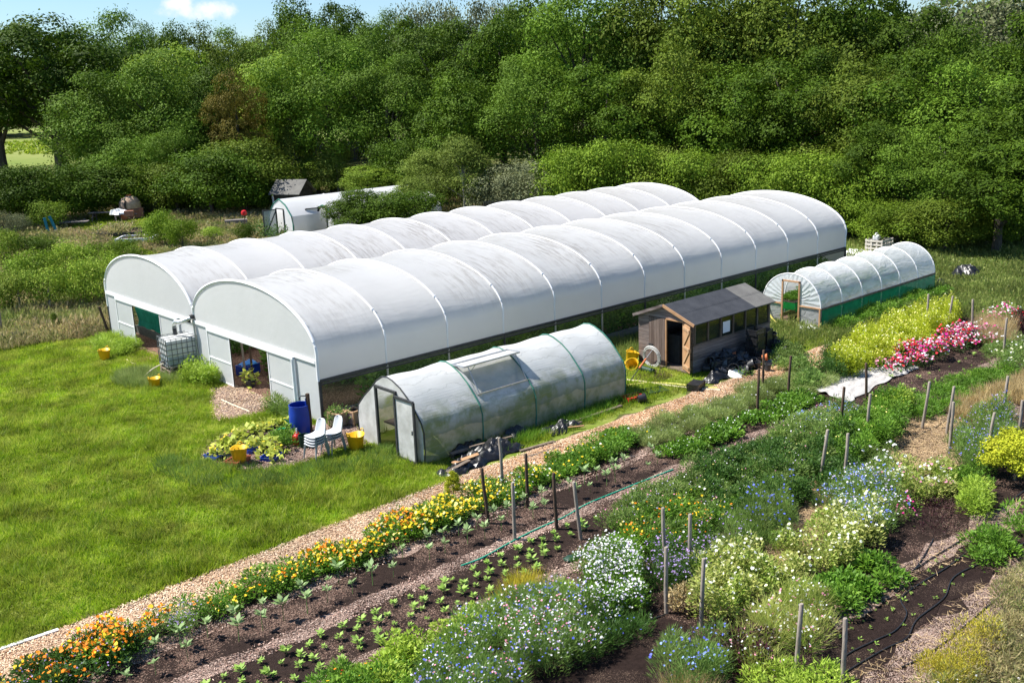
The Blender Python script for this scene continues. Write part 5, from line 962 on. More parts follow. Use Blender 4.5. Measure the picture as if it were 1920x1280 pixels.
M_clad = boards_mat('weathered_cladding', (0.15, 0.115, 0.105), (0.33, 0.27, 0.25), 0.115)
M_doorb = boards_mat('weathered_door_boards', (0.12, 0.085, 0.07), (0.24, 0.18, 0.15), 0.12, axis='Y')
M_felt = surf('roof_felt', (0.032, 0.035, 0.042), (0.055, 0.058, 0.066), scale=2.0, rough=0.9, bump=0.3, bscale=80)
M_felt2 = surf('pale_roof_felt', (0.12, 0.115, 0.108), (0.17, 0.165, 0.15), scale=2.0, rough=0.9, bump=0.3, bscale=80)
M_trim = surf('orange_timber', (0.35, 0.19, 0.09), (0.48, 0.29, 0.16), scale=5, rough=0.7, stretch=(0.5, 0.5, 0.5))
M_glass = surf('murky_glass', (0.03, 0.035, 0.02), (0.06, 0.065, 0.035), scale=1.5, rough=0.08, spec=0.8, transp=0.45)
M_paper = surf('paper', (0.8, 0.81, 0.84), (0.86, 0.87, 0.9), scale=4, rough=0.8)
SX0, SX1, SY0, SY1, SE, SRZ = 11.3, 15.75, -5.15, -2.75, 1.74, 2.20
sy = (SY0+SY1)/2
sh = thing('garden_shed', (SX0, sy, 0), 'weathered wooden shed with a dark felt roof, standing between the two small tunnels', 'shed')
def wall(pts, name='wall', mat=M_clad, th=Vector((0.03, 0, 0))): return MB().slab(pts, th).build(name, mat, sh)
wall([(SX0, SY1, 0), (SX0, -3.22, 0), (SX0, -3.22, SE), (SX0, SY1, SE)]); wall([(SX0, -4.76, 0), (SX0, SY0, 0), (SX0, SY0, SE), (SX0, -4.76, SE)])
wall([(SX0, SY0, SE+0.001), (SX0, sy, SRZ), (SX0, SY1, SE+0.001)], 'gable')
wall([(SX1, SY0, 0), (SX1, SY0, SE), (SX1, sy, SRZ), (SX1, SY1, SE), (SX1, SY1, 0)], th=Vector((-0.03, 0, 0)))
wall([(SX0+.03, SY1, 0), (SX1-.03, SY1, 0), (SX1-.03, SY1, SE), (SX0+.03, SY1, SE)], th=Vector((0, -0.03, 0)))
wall([(SX0+.03, SY0, 0), (SX1-.03, SY0, 0), (SX1-.03, SY0, 0.98), (SX0+.03, SY0, 0.98)], th=Vector((0, 0.03, 0)))
MB().box(((SX0+SX1)/2, sy, 0.05), (4.7, 2.3, 0.05)).build('floor', M_oldwood, sh)
nwin = 6
for i in range(nwin):
    xa = SX0+0.12+(SX1-SX0-0.2)*i/nwin; xb = SX0+0.12+(SX1-SX0-0.2)*(i+1)/nwin-0.06
    w = MB().quad((xa, SY0+0.01, 1.0), (xb, SY0+0.01, 1.0), (xb, SY0+0.01, SE-0.06), (xa, SY0+0.01, SE-0.06)).build('window', M_glass, sh)
    MB().bar((xb+0.03, SY0, 0.98), (xb+0.03, SY0, SE), 0.06).build('mullion', M_oldwood, w)
MB().bar((SX0+0.06, SY0, 0.98), (SX0+0.06, SY0, SE), 0.07).build('corner_post', M_oldwood, sh)
MB().bar((SX0, SY0-0.01, 0.985), (SX1, SY0-0.01, 0.985), 0.05, 0.04).build('sill', M_oldwood, sh)
# roof: two slopes overhanging, newer pale strip at the far end
ov = 0.14
def slope(x0, x1, side, mat, name, lift=0.0):
    ye = (SY0-ov) if side < 0 else (SY1+ov); k = (SRZ-SE)/(sy-SY0); ze = SE-k*ov
    return MB().slab([(x0, sy, SRZ+0.05+lift), (x1, sy, SRZ+0.05+lift), (x1, ye, ze+0.05+lift), (x0, ye, ze+0.05+lift)], 0.03).build(name, mat, rf if name != 'roof' else sh)
rf = slope(SX0-0.12, SX1-1.1, -1, M_felt, 'roof'); slope(SX1-1.1, SX1+0.12, -1, M_felt2, 'felt_strip', 0.004); slope(SX0-0.12, SX1+0.12, 1, M_felt, 'rear_slope')
MB().bar((SX0-0.1, sy-0.66, SRZ-0.17), (SX1+0.1, sy-0.66, SRZ-0.17), 0.008, 0.004).build('felt_seam', M_black, rf)
k = (SRZ-SE)/(sy-SY0)
for ye in (SY0-ov, SY1+ov):
    MB().bar((SX0-0.14, sy, SRZ+0.02), (SX0-0.14, ye, SE-k*ov+0.02), 0.03, 0.10).build('bargeboard', M_trim if ye < sy else M_clad, sh)
# doors: left leaf shut, right leaf swung open showing its braces
dl = MB().slab([(SX0-0.02, -3.24, 0.1), (SX0-0.02, -3.97, 0.1), (SX0-0.02, -3.97, 1.72), (SX0-0.02, -3.24, 1.72)], Vector((0.018, 0, 0))).build('closed_door', M_doorb, sh); dl['label'] = 'closed grey brown boarded door leaf'
MB().box((SX0-0.035, -3.32, 0.75), (0.02, 0.2, 0.03)).build('hinge', M_dark, dl)
f = MB(); f.bar((SX0-0.01, -4.0, 0.05), (SX0-0.01, -4.0, 1.72), 0.05); f.bar((SX0-0.01, -4.74, 0.05), (SX0-0.01, -4.74, 1.72), 0.04); f.bar((SX0-0.01, -4.0, 1.74), (SX0-0.01, -4.76, 1.74), 0.05); f.build('door_frame', M_trim, sh)
hinge = Vector((SX0-0.03, -4.76, 0)); dirv = Vector((-0.36, -0.56, 0)).normalized(); wl = 0.66; tip = hinge+dirv*wl; nrm = Vector((-dirv.y, dirv.x, 0))
do = MB().slab([hinge+Vector((0, 0, .12)), tip+Vector((0, 0, .12)), tip+Vector((0, 0, 1.72)), hinge+Vector((0, 0, 1.72))], nrm*0.02).build('open_door', M_trim, sh); do['label'] = 'open door leaf showing its fresh orange timber and Z bracing'
for sgn, off in ((1, nrm*0.04), (-1, nrm*-0.02)):
    f = MB()
    for z in (0.28, 0.92, 1.56): f.bar(hinge+dirv*0.03+off+Vector((0, 0, z)), tip-dirv*0.03+off+Vector((0, 0, z)), 0.03, 0.09)
    f.bar(hinge+dirv*0.05+off+Vector((0, 0, 0.95)), tip-dirv*0.05+off+Vector((0, 0, 1.52)), 0.026, 0.08); f.bar(hinge+dirv*0.05+off+Vector((0, 0, 0.32)), tip-dirv*0.05+off+Vector((0, 0, 0.88)), 0.026, 0.08)
    f.build('brace', M_timber, do)
MB().quad((12.92, SY0-0.012, 1.10), (13.32, SY0-0.012, 1.10), (13.32, SY0-0.012, 1.50), (12.92, SY0-0.012, 1.50)).build('notice', M_paper, sh)
MB().box((13.5, -4.0, 0.6), (3.6, 0.5, 1.0)).build('workbench', M_dark, sh)

# ================================================================== CLEAR TUNNEL
def clearfilm(name, tint=(0.84, 0.86, 0.86), transp=0.36, bump=0.6, radial=False):
    m, t, out = newmat(name); co = N(t, 'ShaderNodeTexCoord'); mp = N(t, 'ShaderNodeMapping'); mp.inputs['Scale'].default_value = (0.6, 1.3, 2.2) if not radial else (1, 1, 1); L(t, co.outputs['Object'], mp.inputs[0])
    no = N(t, 'ShaderNodeTexNoise', Scale=1.8, Detail=5.0, Roughness=0.6, Distortion=1.2); L(t, mp.outputs[0], no.inputs['Vector'])
    h = no.outputs[0]
    if radial:                             # gathers of film radiating from the door frame
        s = N(t, 'ShaderNodeSeparateXYZ'); L(t, co.outputs['Object'], s.inputs[0]); a = N(t, 'ShaderNodeMath', _operation='SUBTRACT'); L(t, s.outputs['Z'], a.inputs[0]); a.inputs[1].default_value = 0.9
        an = N(t, 'ShaderNodeMath', _operation='ARCTAN2'); L(t, a.outputs[0], an.inputs[0]); L(t, s.outputs['Y'], an.inputs[1])
        ml = N(t, 'ShaderNodeMath', _operation='MULTIPLY'); L(t, an.outputs[0], ml.inputs[0]); ml.inputs[1].default_value = 34.0
        pl = N(t, 'ShaderNodeMath', _operation='MULTIPLY_ADD'); L(t, no.outputs[0], pl.inputs[0]); pl.inputs[1].default_value = 8.0; L(t, ml.outputs[0], pl.inputs[2]); sn = N(t, 'ShaderNodeMath', _operation='SINE'); L(t, pl.outputs[0], sn.inputs[0]); h = sn.outputs[0]
    b = N(t, 'ShaderNodeBsdfPrincipled', Roughness=0.2); b.inputs['Base Color'].default_value = col4(tint); b.inputs['Specular IOR Level'].default_value = 0.6
    bp = N(t, 'ShaderNodeBump', Strength=bump, Distance=0.12 if not radial else 0.02); L(t, h, bp.inputs['Height']); L(t, bp.outputs[0], b.inputs['Normal'])
    tr = N(t, 'ShaderNodeBsdfTranslucent'); tr.inputs[0].default_value = col4(tint); mi = N(t, 'ShaderNodeMixShader'); mi.inputs[0].default_value = 0.35; L(t, b.outputs[0], mi.inputs[1]); L(t, tr.outputs[0], mi.inputs[2])
    tp = N(t, 'ShaderNodeBsdfTransparent'); m2 = N(t, 'ShaderNodeMixShader')
    mr = N(t, 'ShaderNodeMapRange'); mr.inputs[1].default_value = 0.3; mr.inputs[2].default_value = 0.7; mr.inputs[3].default_value = max(0, transp-0.18); mr.inputs[4].default_value = transp+0.15; L(t, no.outputs[0], mr.inputs[0]); L(t, mr.outputs[0], m2.inputs[0])
    L(t, mi.outputs[0], m2.inputs[1]); L(t, tp.outputs[0], m2.inputs[2]); L(t, m2.outputs[0], out.inputs[0]); return m
M_clear = clearfilm('clear_polythene'); M_cgable = clearfilm('gathered_polythene', (0.8, 0.84, 0.85), 0.28, 0.45, True); M_clow = clearfilm('grubby_polythene', (0.45, 0.46, 0.46), 0.25)
M_net = surf('green_net', (0.0, 0.17, 0.07), (0.005, 0.26, 0.12), scale=4, rough=0.8, transp=0.12, transl=0.2)
CX0, CX1, CY0, CY1, CR, CT = 19.35, 28.6, -5.02, -2.40, 0.80, 2.03
cyc, chw = (CY0+CY1)/2, (CY1-CY0)/2
ct = thing('clear_tunnel', (CX0, cyc, 0), 'clear plastic tunnel with green net skirts and a bare timber door frame', 'polytunnel')
def carc(x, off=0.0, n=24): return [(x, cyc-(chw+off)*math.cos(math.pi*i/n), CR+(CT-CR+off)*math.sin(math.pi*i/n)) for i in range(n+1)]
def cfn(u, v):
    x = CX0+(CX1-CX0)*u; fr = (u*6) % 1.0; s = 0.055*math.sin(math.pi*fr)**0.7; a = math.pi*v
    r1, r2 = chw-s*(0.3+0.7*math.sin(a)), CT-CR-s; return (x, cyc-r1*math.cos(a), CR+r2*math.sin(a)*(1.0))
MB().grid(cfn, 72, 24).build('cover', M_clear, ct, smooth=True, angle=80)
for i in range(7):
    x = CX0+(CX1-CX0)*i/6; MB().tube([(x-0.02 if i == 0 else x, CY0, 0.02)]+carc(x-0.02 if i == 0 else x, 0.012)+[(x-0.02 if i == 0 else x, CY1, 0.02)], 0.026, n=6).build('hoop', M_white, ct, smooth=True)
DY0, DY1, DZ = -4.08, -3.32, 1.74
for x, nm in ((CX0, 'a'), (CX1, 'b')):
    ap = carc(x+(-0.03 if nm == 'a' else 0.03), -0.01); X = ap[0][0]
    if nm == 'a':
        r_p = [p for p in ap if p[1] < DY0]; l_p = [p for p in ap if p[1] > DY1]
        MB().poly([(X, DY0, CR)]+r_p+[(X, DY0, CR+(CT-CR)*math.sqrt(max(0, 1-((DY0-cyc)/chw)**2)))]).build('gable_film', M_cgable, ct)
        MB().poly([(X, DY1, CR)]+[(X, DY1, CR+(CT-CR)*math.sqrt(max(0, 1-((DY1-cyc)/chw)**2)))]+l_p).build('gable_film', M_cgable, ct)
        MB().poly([(X, DY0, DZ), (X, DY0, CR+(CT-CR)*math.sqrt(1-((DY0-cyc)/chw)**2))]+[p for p in ap if DY0 < p[1] < DY1]+[(X, DY1, CR+(CT-CR)*math.sqrt(1-((DY1-cyc)/chw)**2)), (X, DY1, DZ)]).build('gable_film', M_cgable, ct)
        MB().quad((X, CY0, 0.05), (X, DY0, 0.05), (X, DY0, CR), (X, CY0, CR)).build('low_panel', M_clow, ct)
        MB().quad((X, DY1, 0.05), (X, CY1, 0.05), (X, CY1, CR), (X, DY1, CR)).build('low_panel', M_clow, ct)
    else: MB().poly(ap+[(X, CY1, 0.02), (X, CY0, 0.02)]).build('gable_film', M_cgable, ct)
f = MB(); X = CX0-0.06
f.bar((X, DY0, 0), (X, DY0, DZ+0.03), 0.06); f.bar((X, DY1, 0), (X, DY1, DZ+0.03), 0.06); f.bar((X, DY0-.03, DZ), (X, DY1+.03, DZ), 0.06); f.build('door_frame', M_trim, ct)
f = MB(); f.bar((X, CY0, CR), (X, DY0-0.03, CR), 0.05); f.bar((X, DY1+0.03, CR), (X, CY1, CR), 0.05); f.bar((X, CY0, 0), (X, CY0, CR), 0.06); f.build('gable_rail', M_trim, ct)
for yy, s in ((CY0, -1), (CY1, 1)):
    MB().bar((CX0-0.05, yy+s*0.04, CR-0.02), (CX1, yy+s*0.04, CR-0.02), 0.04, 0.07).build('side_rail', M_oldwood, ct)
    MB().grid(lambda u, v: (CX0+(CX1-CX0)*u, yy+s*(0.05+0.03*math.sin(u*60)*(1-v)), 0.02+(CR-0.08)*v), 60, 3).build('net_skirt', M_net, ct, smooth=True)
M_gsheet = surf('bright_green_sheet', (0.01, 0.30, 0.05), (0.02, 0.42, 0.08), scale=2, rough=0.6, transl=0.2)
MB().box((CX0+4.6, cyc+0.55, 0.80), (8.6, 1.0, 0.03)).build('bench_top', M_oldwood, ct)
MB().quad((CX0+0.35, cyc+0.04, 0.42), (CX0+8.6, cyc+0.04, 0.42), (CX0+8.6, cyc+0.04, 0.78), (CX0+0.35, cyc+0.04, 0.78)).build('bench_skirt', M_gsheet, ct)
MB().quad((CX0+0.3, cyc+0.04, 0.5), (CX0+0.3, cyc+1.0, 0.5), (CX0+0.3, cyc+1.0, 0.78), (CX0+0.3, cyc+0.04, 0.78)).build('bench_skirt', M_gsheet, ct)
patch('tray_seedlings', 'bright seedlings in trays on the bench inside the clear tunnel', [(CX0+0.4, cyc+0.1), (CX0+8.6, cyc+0.1), (CX0+8.6, cyc+1.0), (CX0+0.4, cyc+1.0)], 0.2, 'green', world=True, seed=125, lf=(0.07, 0.04), nl=90, cat='seedlings', sp=0.2).location.z = 0.82
def crate(name, w, d, h, th=0.015, slats=4):
    m = MB(); m.box((0, 0, 0.02), (w, d, 0.015))
    for i in range(slats):
        z = 0.03+(h-0.04)*(i+0.4)/slats; hh = (h-0.04)/slats*0.62
        for s in (-1, 1): m.box((0, s*(d/2-th/2), z), (w, th, hh)); m.box((s*(w/2-th/2), 0, z), (th, d-2*th, hh))
    for sx_ in (-1, 1):
        for s in (-1, 1): m.box((sx_*(w/2-th), s*(d/2-th), h/2), (0.045, 0.045, h))
    for s in (-1, 1): m.box((0, s*(d/2-th/2), h), (w+.02, th+0.012, 0.02)); m.box((s*(w/2-th/2), 0, h), (th+0.012, d-0.02, 0.02))
    return m
blackcrate = crate('x', 0.6, 0.4, 0.2)
def shared(mb, name, mat):
    me = bpy.data.meshes.new(name); me.from_pydata(mb.v, [], mb.f); me.update(); me.materials.append(mat)
    bm = bmesh.new(); bm.from_mesh(me); bmesh.ops.recalc_face_normals(bm, faces=bm.faces); bm.to_mesh(me); bm.free(); return me
ME_crate = shared(blackcrate, 'crate', M_black)
def single(name, me, loc, label, cat, group=None, rz=0, rx=0, ry=0, s=1.0):
    o = link_mesh(name, me, None); put(o, loc, rz, rx, ry, s); return tag(o, label, cat, group)
for i, (x, y, z) in enumerate(((CX0+0.75, cyc-0.35, 0), (CX0+0.75, cyc-0.35, 0.21), (CX0+1.4, cyc-0.4, 0))):
    single('plastic_crate', ME_crate, (x, y, z), ['black crate on the floor just inside the clear tunnel doorway', 'black crate on top of the one just inside the clear tunnel doorway', 'black crate further inside the clear tunnel, on its floor'][i], 'crate', 'black crates inside the clear tunnel', rz=0.05*i)
M_hoseY = surf('yellow_hose', (0.72, 0.62, 0.12), (0.8, 0.72, 0.25), scale=3, rough=0.5); M_hoseP = surf('pale_hose', (0.68, 0.55, 0.38), (0.78, 0.68, 0.5), scale=3, rough=0.5)
M_hoseG = surf('green_hose', (0.01, 0.25, 0.15), (0.02, 0.36, 0.22), scale=3, rough=0.5); M_bag = surf('white_cloth', (0.7, 0.7, 0.68), (0.82, 0.82, 0.8), scale=3, rough=0.8, bump=0.4, bscale=5)
def hose(name, pts, r, mat, label, z=0.02, px=True, cat='hose', n=10):
    P = [G(x, y, z) if px else Vector((x, y, z)) for x, y in pts] if len(pts[0]) == 2 else [Vector(p) for p in pts]
    out = []
    for i in range(len(P)-1):              # Catmull-Rom
        p0, p1, p2, p3 = P[max(0, i-1)], P[i], P[i+1], P[min(len(P)-1, i+2)]
        for k in range(n):
            t_ = k/n; out.append(0.5*((2*p1)+(p2-p0)*t_+(2*p0-5*p1+4*p2-p3)*t_*t_+(3*p1-p0-3*p2+p3)*t_**3))
    out.append(P[-1]); o = MB().tube(out, r, n=6).build(name, mat, loc=out[0], smooth=True); return tag(o, label, cat)
hose('hose', [(CX0-0.25, -2.45, 1.0), (CX0-0.22, -2.75, 0.45), (CX0-0.3, -3.2, 0.06), (CX0-0.4, -3.8, 0.03), (CX0-0.2, -4.2, 0.03)], 0.035, M_hoseY, 'yellow hose looped across the doorway of the clear tunnel')
hose('hose', [(CX0-0.2, -2.42, 0.8), (CX0-0.2, -2.6, 0.35), (CX0-0.3, -3.0, 0.04), (CX0-0.5, -3.6, 0.03)], 0.035, M_hoseY, 'second strand of yellow hose left of the clear tunnel doorway')
def lump(name, c, r, mat, label, cat, seed=1, flat=0.5, n=2):
    bm = bmesh.new(); bmesh.ops.create_icosphere(bm, subdivisions=3, radius=1); rr = random.Random(seed); ph = [rr.uniform(0, 6) for _ in range(6)]
    for v in bm.verts:
        p = v.co; k = 1+0.22*math.sin(p.x*4+ph[0])*math.sin(p.y*5+ph[1])+0.14*math.sin(p.z*9+p.x*7+ph[2])+0.1*math.sin(p.y*13+ph[3]); v.co = Vector((p.x*r[0]*k, p.y*r[1]*k, max(-0.2, p.z)*r[2]*k+r[2]*0.15))
    me = bpy.data.meshes.new(name); bm.to_mesh(me); bm.free()
    for p in me.polygons: p.use_smooth = True
    o = link_mesh(name, me, mat); o.location = c; return tag(o, label, cat)
lump('white_sheet', (CX0-0.35, -4.75, 0), (0.35, 0.5, 0.12), M_bag, 'crumpled white sheet at the right foot of the clear tunnel end', 'sheet', 3)
lump('white_sheet', (CX0-0.2, -2.55, 0), (0.25, 0.3, 0.3), M_bag, 'small white sack at the left foot of the clear tunnel end', 'sack', 4)
# ================================================================== STAKES
M_stakeD = surf('dark_stake', (0.05, 0.032, 0.022), (0.12, 0.075, 0.05), scale=9, rough=0.85, stretch=(1, 1, 0.25), bump=0.4)
M_stakeG = surf('grey_stake', (0.22, 0.18, 0.145), (0.36, 0.31, 0.26), scale=9, rough=0.85, stretch=(1, 1, 0.25), bump=0.4)
STK = [  # top column, top row, bottom column, bottom row, dark?, label
 (903, 877, 911, 980, 1, 'dark stake leaning right, leftmost of those by the yellow marigolds'), (961, 904, 961, 1002, 0, 'grey brown stake nearest the left end of the green hose run'),
 (986, 850, 985, 920, 1, 'short looking dark stake behind the yellow marigolds'), (1038, 886, 1041, 990, 1, 'dark stake the green hose passes just in front of'),
 (1076, 903, 1087, 1018, 0, 'grey stake leaning left beside the orange and green patch'), (936, 820, 939, 902, 0, 'brown stake standing against the heap of black plastic'),
 (1243, 951, 1246, 1040, 0, 'pale stake behind the lilac flowers, left of the pair'), (1294, 963, 1294, 1050, 0, 'pale stake behind the lilac flowers, right of the pair'),
 (1249, 1025, 1250, 1150, 0, 'tall grey stake beside the dazzling white flowers'), (1320, 1046, 1316, 1168, 0, 'tall grey stake in front of the cream umbels'),
 (1503, 1131, 1497, 1250, 0, 'grey stake among the pink tinged daisies'), (1585, 1158, 1587, 1290, 0, 'grey stake at the near end of the black drip hoses'),
 (1552, 805, 1542, 884, 0, 'grey stake leaning right at the left end of the straw path'), (1590, 812, 1588, 905, 0, 'grey stake between the leafy mass and the straw path'),
 (1423, 691, 1422, 757, 1, 'dark stake in front of the piled plant pots'), (1432, 656, 1432, 704, 1, 'dark stake close against the weeds behind the pots'),
 (1483, 667, 1480, 773, 1, 'tall dark stake left of the grey leaved clump'), (1624, 680, 1629, 739, 1, 'dark brown stake standing in front of the white fleece'),
 (1583, 725, 1580, 790, 1, 'dark stake among the powder blue flowers'), (1632, 738, 1628, 822, 0, 'pale stake directly below the dark one by the fleece'),
 (1743, 715, 1735, 808, 0, 'pale leaning stake in the open chip ground at right'), (1789, 724, 1782, 814, 0, 'pale stake, rear of the close pair at right'),
 (1788, 753, 1787, 816, 0, 'pale stake, front of the close pair at right'), (1890, 705, 1885, 760, 0, 'pale stake behind the yellow dried mound'),
 (1865, 773, 1858, 866, 0, 'pale stake rising from the grey purple bush'), (1917, 750, 1917, 812, 0, 'pale stake touching the right edge of the photo'),
 (1888, 596, 1887, 641, 0, 'pale stake by the small deep red bush'), (1824, 561, 1827, 618, 0, 'grey stake behind the pink and white flowers'),
 (1786.5, 555, 1781, 607, 0, 'grey stake at the far end of the acid yellow mass'), (1741, 551, 1741, 590, 0, 'grey stake half hidden behind the acid yellow mass'),
]
for i, (tx, ty, bx, by, dk, lab) in enumerate(STK):
    h = 1.36; T = G(tx, ty, h); D = math.dist(T, CAM); lean = (bx-tx)/F_PX*D
    B = Vector((T.x+rt[0]*lean, T.y+rt[1]*lean, -0.05)); T = Vector(T)
    mb = MB(); r_ = random.Random(i); mb.tube([B, B.lerp(T, 0.35)+Vector((r_.gauss(0, .006), r_.gauss(0, .006), 0)), B.lerp(T, 0.7)+Vector((r_.gauss(0, .006), r_.gauss(0, .006), 0)), T-Vector((0, 0, .012)), T], [0.042, 0.041, 0.039, 0.038, 0.03], n=9)
    o = mb.build('stake', M_stakeD if dk else M_stakeG, loc=(B.x, B.y, 0), smooth=True, angle=50); tag(o, lab, 'stake', 'wooden stakes among the flower rows')
for px, by, ty, lab in ((39, 590, 548, 'fence post at the left edge in front of the brambles'), (95, 585, 545, 'fence post below the yellow green brambles'), (162, 560, 532, 'fence post nearest the rear tunnel, half hidden in grass'), (3, 622, 596, 'short fence post cut by the left edge')):
    B = G(px, by); o = MB().tube([B, B+Vector((0.03, 0, 0.6)), B+Vector((0.05, 0.02, 1.15))], [0.05, 0.05, 0.04], n=8).build('fence_post', M_stakeG, loc=B, smooth=True); tag(o, lab, 'post', 'fence posts along the bramble bank')
B = G(205, 628); o = MB().tube([B, B+Vector((-0.22, 0.12, 1.25))], [0.06, 0.05], n=8).build('fence_post', M_stakeD, loc=B, smooth=True); tag(o, 'dark post leaning against the rear tunnel corner', 'post')

# ================================================================== WATER TANK
M_tank = surf('tank_plastic', (0.62, 0.64, 0.63), (0.76, 0.77, 0.76), scale=1.5, rough=0.35, transl=0.2); M_tankw = surf('tank_plastic_wet', (0.32, 0.37, 0.38), (0.42, 0.46, 0.46), scale=1.5, rough=0.35)
T0 = Vector((-0.52, 8.75, 0)); trz = math.radians(-6)
tk = thing('water_tank', (T0.x, T0.y, 0.40), 'white caged water tank on pallets collecting rain between the two big tunnels', 'water tank', rz=trz)
def lobj(mb, name, mat, parent, smooth=False, bevel=0):   # mesh in the parent's local space
    me = bpy.data.meshes.new(name); me.from_pydata(mb.v, [], mb.f); me.update(); bm = bmesh.new(); bm.from_mesh(me); bmesh.ops.recalc_face_normals(bm, faces=bm.faces); bm.to_mesh(me); bm.free()
    o = link_mesh(name, me, mat, parent)
    if smooth:
        for p in me.polygons: p.use_smooth = True
        me.set_sharp_from_angle(angle=math.radians(40))
    if bevel: md = o.modifiers.new('b', 'BEVEL'); md.width = bevel; md.segments = 3; md.limit_method = 'ANGLE'
    return o
tw_, td_, th_ = 1.12, 0.95, 1.0
b_ = lobj(MB().box((0, 0, 0.64), (tw_-0.06, td_-0.06, 0.62)), 'bottle', M_tank, tk, bevel=0.06); lobj(MB().box((0, 0, 0.20), (tw_-0.07, td_-0.07, 0.30)), 'water_level', M_tankw, b_, bevel=0.04)
lobj(MB().lathe([(0.0, 0.97), (0.10, 0.97), (0.11, 0.95), (0.11, 0.93)], n=16), 'lid', M_white, b_); lobj(MB().box((-tw_/2-0.02, 0.0, 0.12), (0.08, 0.08, 0.08)), 'tap', M_dark, b_)
cg = MB()
for z in (0.06, 0.25, 0.44, 0.63, 0.82, 1.0):
    for s in (-1, 1): cg.bar((-tw_/2, s*td_/2, z), (tw_/2, s*td_/2, z), 0.018); cg.bar((s*tw_/2, -td_/2, z), (s*tw_/2, td_/2, z), 0.018)
for i in range(7):
    x = -tw_/2+tw_*i/6
    for s in (-1, 1): cg.bar((x, s*(td_/2+0.012), 0.04), (x, s*(td_/2+0.012), 1.0), 0.018)
for i in range(6):
    y = -td_/2+td_*i/5
    for s in (-1, 1): cg.bar((s*(tw_/2+0.012), y, 0.04), (s*(tw_/2+0.012), y, 1.0), 0.018)
for y in (-0.2, 0.2): cg.bar((-tw_/2, y, 1.01), (tw_/2, y, 1.01), 0.03, 0.012)
lobj(cg, 'cage', surf('cage_steel', (0.10, 0.11, 0.115), (0.17, 0.18, 0.185), scale=8, rough=0.5, metal=0.3), tk); lobj(MB().box((0, 0, 0.02), (tw_+0.04, td_+0.04, 0.03)), 'tray', M_steel, tk)
def pallet_mb(w=1.2, d=1.0, h=0.14):
    m = MB()
    for i in range(7): m.box((0, -d/2+d*(i+0.5)/7, h-0.01), (w, d/7*0.72, 0.02))
    for i in range(3): m.box((-w/2+0.06+(w-0.12)*i/2, 0, h-0.032), (0.1, d, 0.02)); m.box((-w/2+0.06+(w-0.12)*i/2, 0, 0.01), (0.1, d, 0.02))
    for i in range(3):
        for j in range(3): m.box((-w/2+0.06+(w-0.12)*i/2, -d/2+0.07+(d-0.14)*j/2, 0.057), (0.1, 0.12, 0.074))
    return m
M_pallet = surf('pallet_wood', (0.16, 0.12, 0.09), (0.32, 0.26, 0.2), scale=6, rough=0.85, stretch=(0.4, 3, 3)); ME_pal = shared(pallet_mb(), 'pallet', M_pallet)
for i in range(3): single('pallet', ME_pal, (T0.x+0.02*i, T0.y-0.02*i, 0.005+0.13*i), ['bottom pallet under the caged water tank', 'middle pallet under the caged water tank', 'top pallet directly under the caged water tank'][i], 'pallet', 'pallets under the water tank', rz=trz+0.03*i)
M_foil = surf('silver_pipe', (0.55, 0.55, 0.56), (0.8, 0.8, 0.8), scale=9, rough=0.3, metal=0.6, bump=0.5)
gp = thing('rain_pipe', (0, TW, 1.4), 'bent silver and black rain pipe feeding the caged water tank', 'pipe')
MB().tube([(0.15, TW, 2.12), (-0.14, TW, 2.08), (-0.2, TW, 1.9)], [0.09, 0.09, 0.07], n=10).build('outlet', M_dark, gp, smooth=True)
MB().tube([(-0.12, TW+0.02, 2.05), (-0.3, TW+0.1, 1.98), (-0.42, TW+0.3, 1.90), (-0.48, TW+0.52, 1.90), (-0.5, TW+0.62, 1.80), (-0.5, TW+0.64, 1.68)], 0.085, n=12).build('bend', M_foil, gp, smooth=True)
MB().tube([(-0.5, TW+0.64, 1.72), (-0.5, TW+0.64, 1.40)], 0.075, n=12).build('spigot', M_dark, gp, smooth=True)
MB().tube([(-0.06, TW-0.02, 2.0), (-0.06, TW-0.05, 1.1), (-0.05, TW-0.12, 0.0)], 0.03, n=8).build('strut', M_steel, gp, smooth=True)
hose('hose', [(-1.12, 8.75, 0.5), (-1.5, 8.85, 0.35), (-1.95, 8.75, 0.12), (-2.4, 8.5, 0.02)], 0.022, M_hoseP, 'tan hose sloping from the water tank down into the grass')
hose('hose', [(415, 749), (440, 760), (468, 771)], 0.022, M_hoseP, 'tan hose lying across the chips at the front tunnel doorway')
hose('hose', [(170, 640), (176, 646), (182, 652)], 0.025, M_hoseP, 'short tan hose end in the grass near the yellow tub at far left')
hose('hose', [(238, 674), (246, 680), (256, 682)], 0.025, M_hoseP, 'short tan hose end before the rear tunnel doorway')

# ================================================================== TUBS, BARREL, BUCKETS
M_yel = surf('yellow_tub_plastic', (0.72, 0.42, 0.01), (0.82, 0.52, 0.02), scale=3, rough=0.4, transl=0.12); M_blue = surf('blue_plastic', (0.005, 0.035, 0.30), (0.008, 0.05, 0.4), scale=2, rough=0.35, spec=0.5)
M_red = surf('red_plastic', (0.55, 0.015, 0.02), (0.68, 0.03, 0.03), scale=2, rough=0.35); M_dgreen = surf('dark_green_plastic', (0.015, 0.045, 0.028), (0.03, 0.065, 0.04), scale=2, rough=0.4); M_green = surf('green_plastic', (0.02, 0.38, 0.12), (0.03, 0.5, 0.2), scale=2, rough=0.4, transl=0.15)
M_brick = surf('brick_red_plastic', (0.30, 0.07, 0.035), (0.42, 0.11, 0.06), scale=3, rough=0.5); M_terra = surf('terracotta', (0.5, 0.14, 0.05), (0.62, 0.2, 0.08), scale=5, rough=0.8); M_taupe = surf('taupe_plastic', (0.22, 0.17, 0.15), (0.3, 0.24, 0.21), scale=3, rough=0.6)
